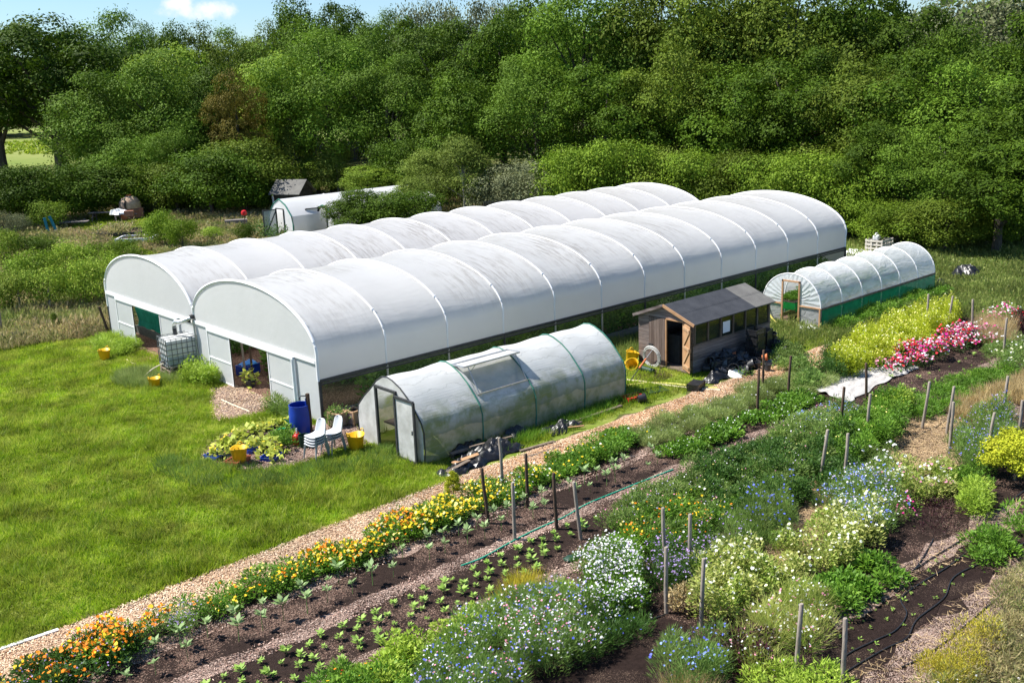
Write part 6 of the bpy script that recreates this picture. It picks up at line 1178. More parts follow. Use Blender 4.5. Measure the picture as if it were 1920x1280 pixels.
def tub_proto():
    n = 24; prof = [(0.0, 0.01), (0.13, 0.0), (0.145, 0.02), (0.195, 0.33), (0.205, 0.335), (0.205, 0.345), (0.188, 0.342), (0.138, 0.03), (0.0, 0.025)]
    b = MB().lathe(prof, n=n); b.v = [(x, y, z+(0.018*math.cos(2*math.atan2(y, x)) if z > 0.3 else 0)) for x, y, z in b.v]
    h = []
    for s in (-1, 1): h.append(MB().tube([(s*0.19, -0.055, 0.345), (s*0.20, -0.045, 0.40), (s*0.205, 0, 0.425), (s*0.20, 0.045, 0.40), (s*0.19, 0.055, 0.345)], 0.012, n=6))
    return shared(b, 'bucket', M_yel), [shared(q, 'handle', M_yel) for q in h]
TB, TH = tub_proto()
for me in [TB]+TH:
    for p in me.polygons: p.use_smooth = True
def tub(loc, label, rz=0, rx=0, s=1.15):
    o = bpy.data.objects.new('yellow_tub', None); COL.objects.link(o); put(o, loc, rz, rx, 0, s); tag(o, label, 'tub', 'yellow flexible garden tubs'); link_mesh('bucket', TB, None, o)
    for h in TH: link_mesh('handle', h, None, o)
    return o
tub(G(197, 674), 'yellow tub standing alone on the lawn at far left', 0.6); tub(G(291, 727), 'yellow tub in the grass below the water tank', 0.2, s=1.05)
tub(G(450, 864, 0.08)+Vector((0, 0, 0)), 'yellow tub sitting in the brick red crate', 0.9); tub(G(668, 842), 'yellow tub between the stacked chairs and the bubble wrap tunnel', 0.1, s=1.3)
tub(G(1182, 680), 'upper yellow tub of the heap by the shed', 1.0, 0.25, s=1.2); tub(G(1190, 690), 'lower yellow tub tipped over in the heap by the shed', 2.0, -0.9, s=1.15)
bl = G(566, 812); r_ = 0.31; H_ = 0.90
br = thing('blue_barrel', bl, 'open topped bright blue plastic barrel by the tap post', 'barrel')
br_o = MB().lathe([(0, 0.0), (r_*0.9, 0.0), (r_*0.98, 0.06), (r_*1.03, 0.22), (r_*1.06, 0.45), (r_*1.04, 0.68), (r_*0.98, 0.84), (r_*1.0, 0.88), (r_*1.0, 0.90), (r_*0.94, 0.90), (r_*0.94, 0.84), (r_*1.0, 0.6), (r_*1.0, 0.35), (0, 0.34)], c=bl, n=36).build('shell', M_blue, br, smooth=True)
MB().lathe([(0.0, 0.36), (r_*0.99, 0.36)], c=bl, n=36).build('water', surf('dark_water', (0.01, 0.02, 0.04), rough=0.05, spec=0.8), br)
ps = G(583, 813); tp = thing('tap_post', ps, 'dark post with a brass garden tap and blue pipe behind the barrel', 'tap')
MB().box(ps+Vector((0, 0, 0.62)), (0.09, 0.09, 1.24), rz=0.4).build('post', M_stakeD, tp, bevel=0.006)
MB().tube([ps+Vector((-0.03, 0.02, 1.17)), ps+Vector((-0.16, 0.1, 1.18)), ps+Vector((-0.2, 0.13, 1.12)), ps+Vector((-0.2, 0.13, 1.06))], 0.018, n=6).build('tap', M_dark, tp, smooth=True)
MB().tube([ps+Vector((-0.06, 0.03, 1.1)), ps+Vector((-0.07, 0.0, 0.7)), ps+Vector((-0.06, -0.02, 0.0))], 0.014, n=6).build('pipe', M_blue, tp, smooth=True)
rc = G(558, 833); o = thing('fuel_can', rc, 'red can with a pale spout beside the blue barrel', 'can')
MB().lathe([(0, 0), (0.12, 0), (0.13, 0.03), (0.13, 0.24), (0.09, 0.31), (0.04, 0.33), (0, 0.335)], c=rc, n=20).build('can_body', M_red, o, smooth=True); MB().tube([rc+Vector((0.0, 0, 0.3)), rc+Vector((0.02, 0.02, 0.48))], 0.02, n=8).build('spout', M_bag, o, smooth=True)
MB().tube([rc+Vector((-0.08, 0, 0.3)), rc+Vector((-0.06, 0, 0.38)), rc+Vector((0.05, 0, 0.38)), rc+Vector((0.07, 0, 0.3))], 0.012, n=6).build('handle', M_red, o, smooth=True)
bk = G(571, 838)
def bucket_mb(r, h, c): return MB().lathe([(0, 0.005), (r*0.74, 0.0), (r*0.76, 0.01), (r*0.96, h-0.03), (r, h-0.03), (r, h), (r*0.93, h), (r*0.72, 0.02), (0, 0.02)], c=c, n=24)
tag(bucket_mb(0.16, 0.37, bk).build('bucket', M_dgreen, loc=bk, smooth=True), 'dark green bucket next to the red can', 'bucket')
wc = G(556, 802); o = thing('watering_can', wc, 'bright green watering can half hidden beside the barrel', 'watering can')
MB().lathe([(0, 0), (0.13, 0), (0.14, 0.03), (0.13, 0.25), (0.1, 0.27), (0, 0.27)], c=wc, n=20).build('can_body', M_green, o, smooth=True); MB().tube([wc+Vector((-0.1, 0.05, 0.1)), wc+Vector((-0.3, 0.15, 0.34))], [0.03, 0.02], n=8).build('spout', M_green, o, smooth=True)
MB().tube([wc+Vector((0.1, 0, 0.1)), wc+Vector((0.2, 0, 0.25)), wc+Vector((0.1, 0, 0.4)), wc+Vector((-0.05, 0, 0.3))], 0.016, n=6).build('handle', M_green, o, smooth=True)
hp = G(520, 815, 0.15)
hose('hose', [tuple(G(510, 820, 0.1)), tuple(G(520, 806, 0.35)), tuple(G(535, 803, 0.4)), tuple(G(545, 812, 0.2))], 0.018, M_green, 'bright green hose loop among the squash plants')

# ================================================================== STACKED CHAIRS
M_seat = surf('grey_white_shell', (0.48, 0.50, 0.52), (0.58, 0.60, 0.62), scale=3, rough=0.45); M_leg = surf('grey_leg', (0.20, 0.22, 0.24), (0.3, 0.32, 0.34), scale=3, rough=0.4, metal=0.3)
def chair_shell():
    def f(u, v):                           # v along the seat front to the top of the back, u across
        x = (u-0.5); s = v
        if s < 0.5: t_ = s/0.5; py, pz = 0.22-0.42*t_, 0.44-0.03*math.sin(t_*math.pi)+(0.0 if t_ < .85 else (t_-.85)*0.15); w = 0.43-0.02*t_
        else: t_ = (s-0.5)/0.5; py, pz = -0.20-0.11*t_, 0.465+0.37*t_; w = 0.40-0.05*t_
        if v < 0.06: pz -= 0.025*(1-v/0.06)
        if v > 0.86: w *= math.sqrt(max(0.05, 1-((v-0.86)/0.14)**2*0.7))
        k = (2*x)**2; 
        if s < 0.5: return (x*w, py, pz+0.03*k-0.0)
        return (x*w, py+0.04*k, pz)
    return MB().grid(f, 12, 22)
ME_sh = shared(chair_shell(), 'shell', M_seat)
for p in ME_sh.polygons: p.use_smooth = True
def leg(sx_, sy_):
    return MB().tube([(sx_*0.17, sy_*0.14, 0.43), (sx_*0.205, sy_*0.17+0.0, 0.38), (sx_*0.25, sy_*0.24, 0.0)], [0.022, 0.022, 0.016], n=8)
ME_legs = [shared(leg(a, b), 'leg', M_leg) for a in (-1, 1) for b in (-1, 1)]
def chair(loc, rz, label, dz):
    o = bpy.data.objects.new('stacking_chair', None); COL.objects.link(o); put(o, (loc[0]+0.012*dz*10, loc[1], dz), rz); tag(o, label, 'chair', 'grey plastic chairs in two stacks')
    s = link_mesh('shell', ME_sh, None, o); md = s.modifiers.new('s', 'SOLIDIFY'); md.thickness = 0.018; md.offset = 0
    for l in ME_legs: link_mesh('leg', l, None, o)
cs1, cs2 = Vector((-1.73, -2.48, 0)), Vector((-1.15, -2.42, 0))
ORD = ['bottom chair', 'second chair up', 'third chair up', 'top chair']
for i in range(4): chair(cs1, 1.75, f'{ORD[i]} of the nearer left stack of grey plastic chairs', i*0.075)
for i in range(3): chair(cs2, 1.65, f'{["bottom chair", "middle chair", "top chair"][i]} of the farther right stack of grey plastic chairs', i*0.075)

# ================================================================== SQUASH PLANTS IN TRAYS
def tray_mb(w, d, h, c, rz, th=0.015):
    m = MB(); c = Vector(c); R = Matrix.Rotation(rz, 4, 'Z')
    def bx(o_, s): m.box(c+R@Vector(o_), s, rz=rz)
    bx((0, 0, 0.01), (w, d, 0.02))
    for s in (-1, 1): bx((0, s*(d/2-th/2), h/2), (w, th, h)); bx((s*(w/2-th/2), 0, h/2), (th, d-2*th, h)); bx((0, s*(d/2), h), (w+.03, 0.03, 0.015))
    for i in range(5): bx((-w/2+w*(i+.5)/5, 0, h*0.5), (0.012, d+.012, h*0.95))
    return m
SQ = [(408, 856, 0.55, 0.5, 'blue', 'squash plants in the leftmost blue tray'), (430, 838, 0.6, 0.5, 'black', 'squash plants with yellow flowers behind the leftmost tray'), (455, 822, 0.6, 0.5, 'black', 'pale squash leaves in the middle of the plant group'), (478, 845, 0.55, 0.45, 'blue', 'squash plants right behind the yellow tub in its crate'),
      (490, 806, 0.6, 0.5, 'black', 'squash plants at the back of the plant group'), (525, 800, 0.55, 0.45, 'black', 'squash plants nearest the barrel at the back'), (510, 858, 0.62, 0.45, 'blue', 'squash plants in the bright blue tray at the front of the group'), (495, 848, 0.5, 0.4, 'black', 'squash plants behind the bright blue front tray')]
for i, (px, py, w, d, c, lab) in enumerate(SQ):
    L_ = G(px, py); rz = 0.25+0.2*((i*3) % 4)
    o = patch('squash_plants', lab, [(L_.x-w/2, L_.y-d/2), (L_.x+w/2, L_.y-d/2), (L_.x+w/2, L_.y+d/2), (L_.x-w/2, L_.y+d/2)], 0.34, 'squash', world=True, seed=140+i, lf=(0.17, 0.16), nl=11, sp=0.22, flowers=[((YE, (0.9, 0.6, 0.1)), 0.7, 0.09, 0.9)], kind='thing', cat='squash plants', group='squash plants in trays', upw=0.25, rad=1.0)
    tl = {'blue': 'blue', 'black': 'black'}[c]; tag(tray_mb(w, d, 0.10, L_, rz).build('plant_tray', M_blue if c == 'blue' else M_black, loc=L_), f'{tl} tray holding the ' + lab.replace(' in the leftmost blue tray', ' at the far left').replace(' in the bright blue tray', ''), 'tray', 'trays under the squash plants')
patch('pepper_plants', 'dark leafy young plants between the squash and the dark green bucket', [tuple(G(x, y)[:2]) for x, y in ((505, 835), (545, 815), (560, 835), (530, 850))], 0.4, 'green', world=True, seed=150, lf=(0.1, 0.04), nl=110, cat='plants', kind='thing', sp=0.22)
cr_ = G(446, 868); o = tray_mb(0.62, 0.42, 0.14, cr_, 0.45).build('plastic_crate', M_brick, loc=cr_); tag(o, 'brick red crate with a yellow tub standing in it', 'crate')
tag(tray_mb(0.3, 0.2, 0.06, G(414, 862), 0.9).build('small_tray', M_black, loc=G(414, 862)), 'small black tray left of the brick red crate', 'tray')
# wooden planters behind the chairs
def planter(px, py, rz, w, label, name='planter'):
    c = G(px, py); o = thing(name, c, label, 'planter', rz=0)
    R = Matrix.Rotation(rz, 4, 'Z'); m = MB()
    for s in (-1, 1): m.box(c+R@Vector((0, s*w/2, 0.24)), (w, 0.02, 0.36), rz=rz); m.box(c+R@Vector((s*w/2, 0, 0.24)), (0.02, w-0.02, 0.36), rz=rz)
    m.build('panels', M_taupe, o); m = MB()
    for sx_ in (-1, 1):
        for s in (-1, 1): m.box(c+R@Vector((sx_*w/2, s*w/2, 0.24)), (0.05, 0.05, 0.46), rz=rz)
    for s in (-1, 1): m.box(c+R@Vector((0, s*w/2, 0.43)), (w, 0.045, 0.05), rz=rz); m.box(c+R@Vector((s*w/2, 0, 0.43)), (0.045, w, 0.05), rz=rz)
    m.build('frame', M_timber, o); MB().box(c+Vector((0, 0, 0.38)), (w-.03, w-.03, 0.02), rz=rz).build('soil', M_soil, o); return c
c = planter(636, 798, 0.25, 0.42, 'square timber planter holding a pale leaved shrub'); c2 = planter(664, 794, 0.2, 0.40, 'empty looking timber planter nearest the bubble wrap tunnel')
patch('potted_shrub', 'pale variegated shrub spilling from the square timber planter', [(c.x-.3, c.y-.2), (c.x+.2, c.y-.2), (c.x+.2, c.y+.25), (c.x-.3, c.y+.25)], 0.75, 'greyg', world=True, seed=151, lf=(0.09, 0.03), nl=260, sp=0.3, kind='thing', cat='shrub')

# ================================================================== HEAP OF PLANKS AND BLACK PLASTIC
def plank(p, q, w, t_, label, mat=M_oldwood, z0=0.05, z1=0.05, cat='plank', grp='old planks beside the bubble wrap tunnel'):
    P, Q = G(*p, z0), G(*q, z1); o = MB().bar(P, Q, w, t_).build('plank', mat, loc=P); return tag(o, label, cat, grp)
plank((845, 850), (948, 822), 0.13, 0.04, 'long weathered plank lying on the black plastic', z0=0.2, z1=0.22); plank((850, 868), (905, 848), 0.16, 0.035, 'short wide brown plank in the black plastic heap', mat=M_trim, z0=0.16, z1=0.16)
plank((838, 885), (880, 862), 0.12, 0.03, 'tilted board at the near end of the black plastic heap', z0=0.1, z1=0.22); plank((975, 845), (1040, 827), 0.10, 0.04, 'plank half buried in grass beside the path edge', z0=0.04, z1=0.04)
plank((1030, 812), (1090, 790), 0.09, 0.03, 'thin plank below the middle of the bubble wrap tunnel', z0=0.08, z1=0.1); plank((1028, 805), (1095, 798), 0.06, 0.03, 'reddish cane bundle end beside the thin plank', mat=M_trim, z0=0.1, z1=0.08)
plank((1060, 795), (1165, 760), 0.11, 0.04, 'long dark board lying along the right foot of the bubble wrap tunnel', z0=0.08, z1=0.06); plank((985, 858), (1050, 836), 0.07, 0.03, 'narrow board edging the chip path', z0=0.02, z1=0.02)
plank((880, 838), (960, 818), 0.08, 0.04, 'second weathered plank behind the long one on the heap', z0=0.26, z1=0.22)
def crumple(name, c, size, mat, label, cat, seed, rz=0.0, amp=0.12, n=34):
    rr = random.Random(seed); ph = [rr.uniform(0, 9) for _ in range(8)]; c = Vector(c); R = Matrix.Rotation(rz, 3, 'Z')
    def f(u, v):
        x, y = (u-.5)*size[0], (v-.5)*size[1]; e = max(abs(u-.5), abs(v-.5))*2; fall = max(0, 1-e**3)
        r1 = abs(math.sin(x*9+y*5+ph[0])+0.6*math.sin(x*17-y*13+ph[1]))*0.5+0.35*abs(math.sin(x*31+y*27+ph[2]))
        z = 0.02+fall*(size[2]*(0.55+0.45*math.sin(x*2.5+ph[3])*math.sin(y*4+ph[4])))+amp*r1*(0.25+fall*0.75)
        return c+R@Vector((x+0.05*math.sin(y*11+ph[5]), y+0.06*math.sin(x*9+ph[6]), z))
    o = MB().grid(f, n, n).build(name, mat, loc=c, smooth=True, angle=28); return tag(o, label, cat)
M_poly = surf('black_sheet', (0.008, 0.008, 0.009), (0.02, 0.02, 0.022), scale=5, rough=0.35, spec=0.45)
crumple('black_sheeting', G(858, 882), (1.1, 0.6, 0.2), M_poly, 'crumpled black plastic at the near tip of the heap', 'sheeting', 1, 0.2)
crumple('black_sheeting', G(918, 852), (2.1, 0.9, 0.26), M_poly, 'shiny black plastic bundle in the middle of the heap', 'sheeting', 2, 0.1)
crumple('black_sheeting', G(880, 842), (1.6, 0.5, 0.2), M_poly, 'black plastic tucked against the bubble wrap tunnel foot', 'sheeting', 3, 0.05)
crumple('black_sheeting', G(965, 822), (1.2, 0.5, 0.26), M_poly, 'twisted black plastic roll at the far end of the heap', 'sheeting', 4, 0.3)
crumple('black_sheeting', G(1055, 805), (1.3, 0.5, 0.18), M_poly, 'small black sheet under the thin plank', 'sheeting', 5, 0.1)

# ================================================================== BESIDE THE SHED
def pot_proto(r, h, mat): 
    me = shared(MB().lathe([(0, 0.004), (r*0.7, 0), (r*0.92, h*0.86), (r, h*0.86), (r, h), (r*0.93, h), (r*0.66, 0.015), (0, 0.015)], n=16), 'pot', mat)
    for p in me.polygons: p.use_smooth = True
    me.set_sharp_from_angle(angle=math.radians(40)); return me
M_potb = surf('pot_black', (0.03, 0.031, 0.033), (0.06, 0.06, 0.063), scale=3, rough=0.4, spec=0.5); M_greyp = surf('grey_pot', (0.10, 0.11, 0.11), (0.16, 0.17, 0.17), scale=3, rough=0.5)
PK_ = [pot_proto(r*1.15, h*1.15, m) for r, h, m in ((0.11, 0.19, M_potb), (0.14, 0.23, M_potb), (0.085, 0.15, M_potb), (0.17, 0.26, M_potb), (0.12, 0.19, M_greyp))]
rr = random.Random(12); k = 0
PW = [('standing upright', 0), ('lying on its side', 1)]
for i in range(120):
    x = rr.uniform(11.75, 15.4); y = SY0-0.15-abs(rr.gauss(0, 0.5))*(1.25-(x-11.7)*0.13); lie = rr.random() < 0.55; j = rr.choice([0, 0, 1, 1, 2, 3, 4]); lay = max(0, int((6.2+y)*2.6)) if rr.random() < 0.6 else 0
    z = 0.02+lay*0.14+(0.1 if lie else 0)
    grey = j == 4
    single('plant_pot', PK_[j], (x, y, z), ('grey plastic pot ' if grey else 'black plastic pot ')+('tipped over' if lie else 'upright')+' in the heap of pots along the shed side', 'plant pot', ('grey' if grey else 'black')+(' tipped' if lie else ' upright')+' pots in the heap beside the shed', rz=rr.uniform(0, 6), rx=rr.uniform(1.1, 1.9) if lie else rr.gauss(0, 0.1))
def opot(r, h, mat, px, py, z, label, rx=1.4, rz=0.5): single('plant_pot', pot_proto(r, h, mat), G(px, py, z), label, 'plant pot', rz=rz, rx=rx)
opot(0.15, 0.24, M_terra, 1368, 668, 0.25, 'orange pot on its side in the middle of the black pot heap'); opot(0.13, 0.16, M_terra, 1338, 682, 0.1, 'flat orange pot rim showing at the left of the heap', rx=0.7)
opot(0.15, 0.22, M_taupe, 1390, 668, 0.2, 'taupe pot lying beside the orange one'); opot(0.15, 0.26, M_taupe, 1383, 684, 0.15, 'taupe square looking pot in front of the heap', rx=1.8, rz=2); opot(0.13, 0.2, M_dgreen, 1327, 672, 0.2, 'dark green pot at the left of the heap', rx=0.2); opot(0.12, 0.18, M_terra, 1429, 670, 0.3, 'small red brown pot at the right side of the heap', rx=1.4)
for i in range(7): single('tray_stack_crate', ME_crate, (14.0+0.02*(i % 2), -5.75, 0.02+i*0.155), f'black plastic crate, {["bottom", "second", "third", "fourth", "fifth", "sixth", "top"][i]} of the tall stack beside the pots', 'crate', 'tall stack of black crates', rz=0.12*(i % 2)+0.1)
for i in range(5): single('tray_stack_crate', ME_crate, (14.9, -5.5, 0.02+i*0.17), f'black crate, {["bottom", "second", "third", "fourth", "top"][i]} of the shorter stack behind the tall one', 'crate', 'shorter stack of black crates', rz=0.3)
opot(0.30, 0.34, M_black, 1440, 640, 0.35, 'large black pot at the far end of the shed side', rx=0.05); opot(0.28, 0.3, M_black, 1430, 648, 0.0, 'second large black pot below the one at the shed end', rx=0.1); opot(0.26, 0.3, M_black, 1444, 646, 0.0, 'large black pot nearest the clear tunnel', rx=0.0)
crumple('white_bag', G(1380, 704), (0.62, 0.5, 0.26), M_bag, 'white bag lying in front of the pot heap', 'bag', 9, 0.3, amp=0.05)
crumple('black_bag', G(1398, 699), (0.6, 0.4, 0.2), M_poly, 'black bag touching the white one', 'bag', 10, 0.1, amp=0.08)
crumple('black_sheeting', G(1340, 712), (1.0, 0.5, 0.16), M_poly, 'black plastic rubbish in the weeds below the pots', 'sheeting', 11, 0.1)
single('plastic_crate', ME_crate, G(1305, 716, 0.24), 'upturned black crate on the grass before the open shed door', 'crate', rx=math.pi, rz=0.3)
patch('weed_tuft', 'green weeds growing through the heap of pots', [(11.8, -6.5), (13.0, -6.6), (13.0, -6.35), (11.8, -6.2)], 0.25, 'green', world=True, seed=155, lf=(0.09, 0.03), nl=90, cat='plants', sp=0.35)
# coil of pipe leaning on the shed
cc = Vector((10.98, -3.55, 0)); cm = MB()
for i in range(9):
    a_ = 0.30+0.012*i; cm.tube([cc+Vector((-0.08+0.022*(i % 3)+0.12*math.sin(t_*0.0)+0.22*(0.36-0.36*math.cos(t_))*-0.35+0.16, a_*math.sin(t_)+0.01*math.sin(i*2), 0.36-a_*math.cos(t_)+0.01*math.cos(i*3))) for t_ in np.arange(0, 6.5, 0.28)], 0.012, n=5)
tag(cm.build('pipe_coil', surf('grey_pipe', (0.45, 0.45, 0.43), (0.62, 0.62, 0.6), scale=3, rough=0.5), loc=cc, smooth=True), 'coil of grey pipe leaning on the shed front', 'pipe coil')
P, Q = G(1180, 716), G(1223, 656, 0.72); tl = thing('long_handled_tool', P, 'tall tool with a red handle leaning across the grass by the shed', 'tool')
MB().tube([P, P.lerp(Q, 0.45)], 0.014, n=6).build('shaft', M_dark, tl, smooth=True); MB().tube([P.lerp(Q, 0.42), P.lerp(Q, 0.72)], 0.032, n=8).build('grip', M_terra, tl, smooth=True); MB().tube([P.lerp(Q, 0.7), Q], 0.012, n=6).build('rod', M_steel, tl, smooth=True)
P, Q = G(1204, 690, 0.1), G(1226, 696, 0.1); tag(MB().tube([P, Q], 0.09, n=16).build('net_roll', M_dgreen, loc=P, smooth=True, angle=40), 'dark green roll lying on the grass left of the shed', 'roll')
hose('hose', [(1176, 712), (1210, 716), (1250, 722), (1300, 728), (1350, 731)], 0.035, M_hoseP, 'thick pale hose running from the bubble wrap tunnel towards the pots')
hose('hose', [(1176, 722), (1215, 718), (1260, 719), (1310, 725), (1345, 727)], 0.03, M_hoseY, 'yellow hose lying alongside the thick pale one')
gt_ = G(1222, 735); o = tray_mb(0.95, 0.5, 0.07, gt_, -0.35).build('mesh_tray', M_dgreen, loc=gt_); tag(o, 'dark green mesh tray in the grass below the pale hose', 'tray')
rt_ = G(1188, 750); o = tray_mb(0.62, 0.4, 0.15, rt_, -0.25).build('plastic_crate', M_red, loc=rt_); tag(o, 'red crate on the grass at the end of the bubble wrap tunnel', 'crate')
single('plant_pot', pot_proto(0.15, 0.24, M_black), G(1196, 748, 0.14), 'black pot lying in the red crate', 'plant pot', rx=1.5, rz=1.1)

# ================================================================== FLEECE AND HOSES IN THE BEDS
def fleece():
    E0 = [G(*p) for p in ((1512, 728), (1545, 708), (1590, 698), (1640, 688), (1712, 688))]; E1 = [G(*p) for p in ((1588, 758), (1606, 748), (1645, 724), (1685, 706), (1722, 693))]
    def cur(E, u): 
        i = min(3, int(u*4)); return E[i].lerp(E[i+1], u*4-i)
    def f(u, v):
        p = cur(E0, u).lerp(cur(E1, u), v); z = 0.03+0.06*math.sin(math.pi*min(1, max(0, v)))**0.6*(1-0.5*u)+0.012*abs(math.sin(u*37+v*9))+0.012*math.sin(v*31+u*13)+0.01*math.sin(u*71-v*23)
        return (p.x+0.05*math.sin(v*17+u*3), p.y+0.05*math.sin(u*29), max(0.015, z))
    o = MB().grid(f, 80, 26).build('fleece', surf('white_fleece', (0.34, 0.32, 0.30), (0.52, 0.50, 0.47), scale=7, rough=0.95, spec=0.05, stretch=(1, 3, 1), bump=0.5), loc=G(1600, 720), smooth=True, angle=60); return tag(o, 'rumpled white crop fleece covering a bed near the sweet williams', 'fleece')
fleece()
hose('hose', [(865, 1060), (905, 1045), (960, 1015), (1010, 990), (1060, 968), (1100, 945), (1160, 920), (1205, 902), (1262, 880)], 0.022, M_hoseG, 'bright green hose stretched along the path between seedling rows')
def drip(pts, label): hose('drip_hose', pts, 0.013, M_black, label, z=0.03)
drip([(1560, 1255), (1590, 1225), (1640, 1200), (1680, 1180), (1700, 1150), (1690, 1120), (1730, 1090), (1780, 1060), (1830, 1020)], 'upper snaking black drip hose in the tiny seedling bed')
drip([(1540, 1290), (1600, 1250), (1660, 1215), (1700, 1195), (1720, 1160), (1770, 1120), (1790, 1080), (1850, 1050), (1890, 1030), (1925, 1015)], 'lower snaking black drip hose in the tiny seedling bed')
drip([(1570, 1160), (1650, 1110), (1740, 1050), (1820, 1000), (1880, 950), (1925, 915)], 'straight black hose along the upper edge of the drip bed')
drip([(1565, 1155), (1640, 1125), (1690, 1085), (1720, 1060), (1750, 1010)], 'short black hose branching towards the reddish weeds')
drip([(1640, 860), (1690, 835), (1730, 812), (1770, 790), (1785, 770), (1750, 755), (1755, 745), (1768, 752), (1760, 770), (1690, 772)], 'looped black hose by the pale leaning stake')
drip([(1100, 1215), (1150, 1190), (1210, 1165), (1250, 1150)], 'black hose at the left edge of the bare soil bed')
drip([(1690, 1250), (1740, 1225), (1800, 1180), (1870, 1120), (1925, 1080)], 'thin black hose crossing the dry weeds at lower right')
lump('black_sheet', G(1078, 1045, 0), (0.28, 0.12, 0.07), M_dgreen, 'small dark green lump on the soil beside the white campion', 'bag', 5)
P = G(0, 1222); tag(MB().bar(P+Vector((-0.6, 0.1, 0.03)), G(110, 1182)+Vector((0, 0, 0.03)), 0.09, 0.03).build('board', M_bag, loc=P), 'pale board edging the lawn at the lower left corner', 'board')

# ================================================================== FAR SIDE: CRATE, RUBBLE, BLACK HEAP
pc = G(1648, 474); cx_ = thing('pallet_crate', pc, 'slatted pallet crate with a white can on top beyond the clear tunnel', 'crate')
m = MB()
for s in (-1, 1):
    for z in (0.12, 0.32, 0.52, 0.72): m.box(pc+Vector((0, s*0.5, z)), (1.2, 0.02, 0.1)); m.box(pc+Vector((s*0.6, 0, z)), (0.02, 1.0, 0.1))
    for q in (-1, -0.35, 0.35, 1): m.box(pc+Vector((q*0.56, s*0.485, 0.4)), (0.08, 0.03, 0.8)); m.box(pc+Vector((s*0.585, q*0.46, 0.4)), (0.03, 0.08, 0.8))
m.build('slats', surf('bleached_wood', (0.5, 0.46, 0.4), (0.66, 0.62, 0.55), scale=5, rough=0.8), cx_); MB().box(pc+Vector((0, 0, 0.1)), (1.16, 0.96, 0.04)).build('base', M_oldwood, cx_)
wc = pc+Vector((-0.15, 0.1, 0.72)); o = thing('white_can', wc, 'white container with a handle lying on the pallet crate', 'can')
MB().box(wc+Vector((0, 0, 0.14)), (0.6, 0.3, 0.26), rz=0.3).build('can_body', M_white, o, bevel=0.05); MB().tube([wc+Vector((-0.15, 0, 0.27)), wc+Vector((-0.1, 0, 0.37)), wc+Vector((0.1, 0, 0.37)), wc+Vector((0.15, 0, 0.27))], 0.03, n=8).build('handle', M_white, o, smooth=True)
crumple('white_sheet', G(1605, 478), (2.4, 1.6, 0.15), M_bag, 'white sheet crumpled on the ground behind the front tunnel end', 'sheet', 21, 0.2, amp=0.15)
crumple('black_heap', G(1812, 512), (2.0, 1.2, 0.3), M_poly, 'black plastic heap in the shaded grass at the right', 'heap', 22, 0.3, amp=0.2)
crumple('black_heap', G(1765, 530), (0.8, 0.6, 0.3), M_poly, 'small dark heap at the far corner of the clear tunnel', 'heap', 23, 0.1, amp=0.1)
# dark paling fence behind the rear tunnel
fp = AT(905, 68); fq = AT(1010, 68.5); pf = thing('paling_fence', fp, 'dark paling fence in the shadows behind the rear tunnel', 'fence'); m = MB(); n = 46
for i in range(n): q = fp.lerp(fq, i/(n-1)); m.box(q+Vector((0, 0, 1.0)), (0.05, 0.03, 2.0+0.05*(i % 3)))
m.build('palings', M_dark, pf); MB().bar(fp+Vector((0, 0.04, 1.6)), fq+Vector((0, 0.04, 1.6)), 0.05).build('rail', M_dark, pf); MB().bar(fp+Vector((0, 0.04, 0.5)), fq+Vector((0, 0.04, 0.5)), 0.05).build('rail', M_dark, pf)


# ================================================================== INSIDE THE BIG TUNNELS
st_ = thing('staging', (5, 7.1, 0), 'low timber staging for young plants inside the front tunnel', 'staging'); MB().box((5.0, 7.1, 0.72), (5.2, 1.7, 0.05)).build('bench_top', M_oldwood, st_)
for a_, b_ in ((2.6, 6.4), (2.6, 7.8), (7.4, 6.4), (7.4, 7.8), (5, 6.4), (5, 7.8)): MB().bar((a_, b_, 0), (a_, b_, 0.7), 0.07).build('leg', M_oldwood, st_)
for px, py, ty, lab in ((461, 708, 652, 'leaning pale post inside the front tunnel doorway, left one'), (475, 716, 657, 'upright brown post inside the front tunnel doorway')):
    B = G(px, py); o = MB().tube([B, B+Vector((0.0, 0.06 if px < 470 else 0, 1.25))], 0.04, n=8).build('post', M_stakeG if px < 470 else M_stakeD, loc=B, smooth=True); tag(o, lab, 'post')
o = MB().tube([(1.4, 7.0, 1.05), (3.6, 4.9, 1.35)], 0.035, n=8).build('white_pipe', M_white, loc=(1.4, 7.0, 1.0), smooth=True); tag(o, 'white pipe rail inside the front tunnel doorway', 'pipe')
bx = G(466, 700); o = tray_mb(0.7, 0.5, 0.35, bx, 0.3).build('plastic_crate', M_blue, loc=bx); tag(o, 'dark blue crate of bags inside the front tunnel', 'crate')
crumple('blue_bag', bx+Vector((0, 0, 0.33)), (0.6, 0.4, 0.15), surf('blue_film', (0.02, 0.15, 0.5), (0.04, 0.25, 0.65), scale=3, rough=0.4), 'blue plastic bags heaped in the crate inside the front tunnel', 'bag', 31, amp=0.06)

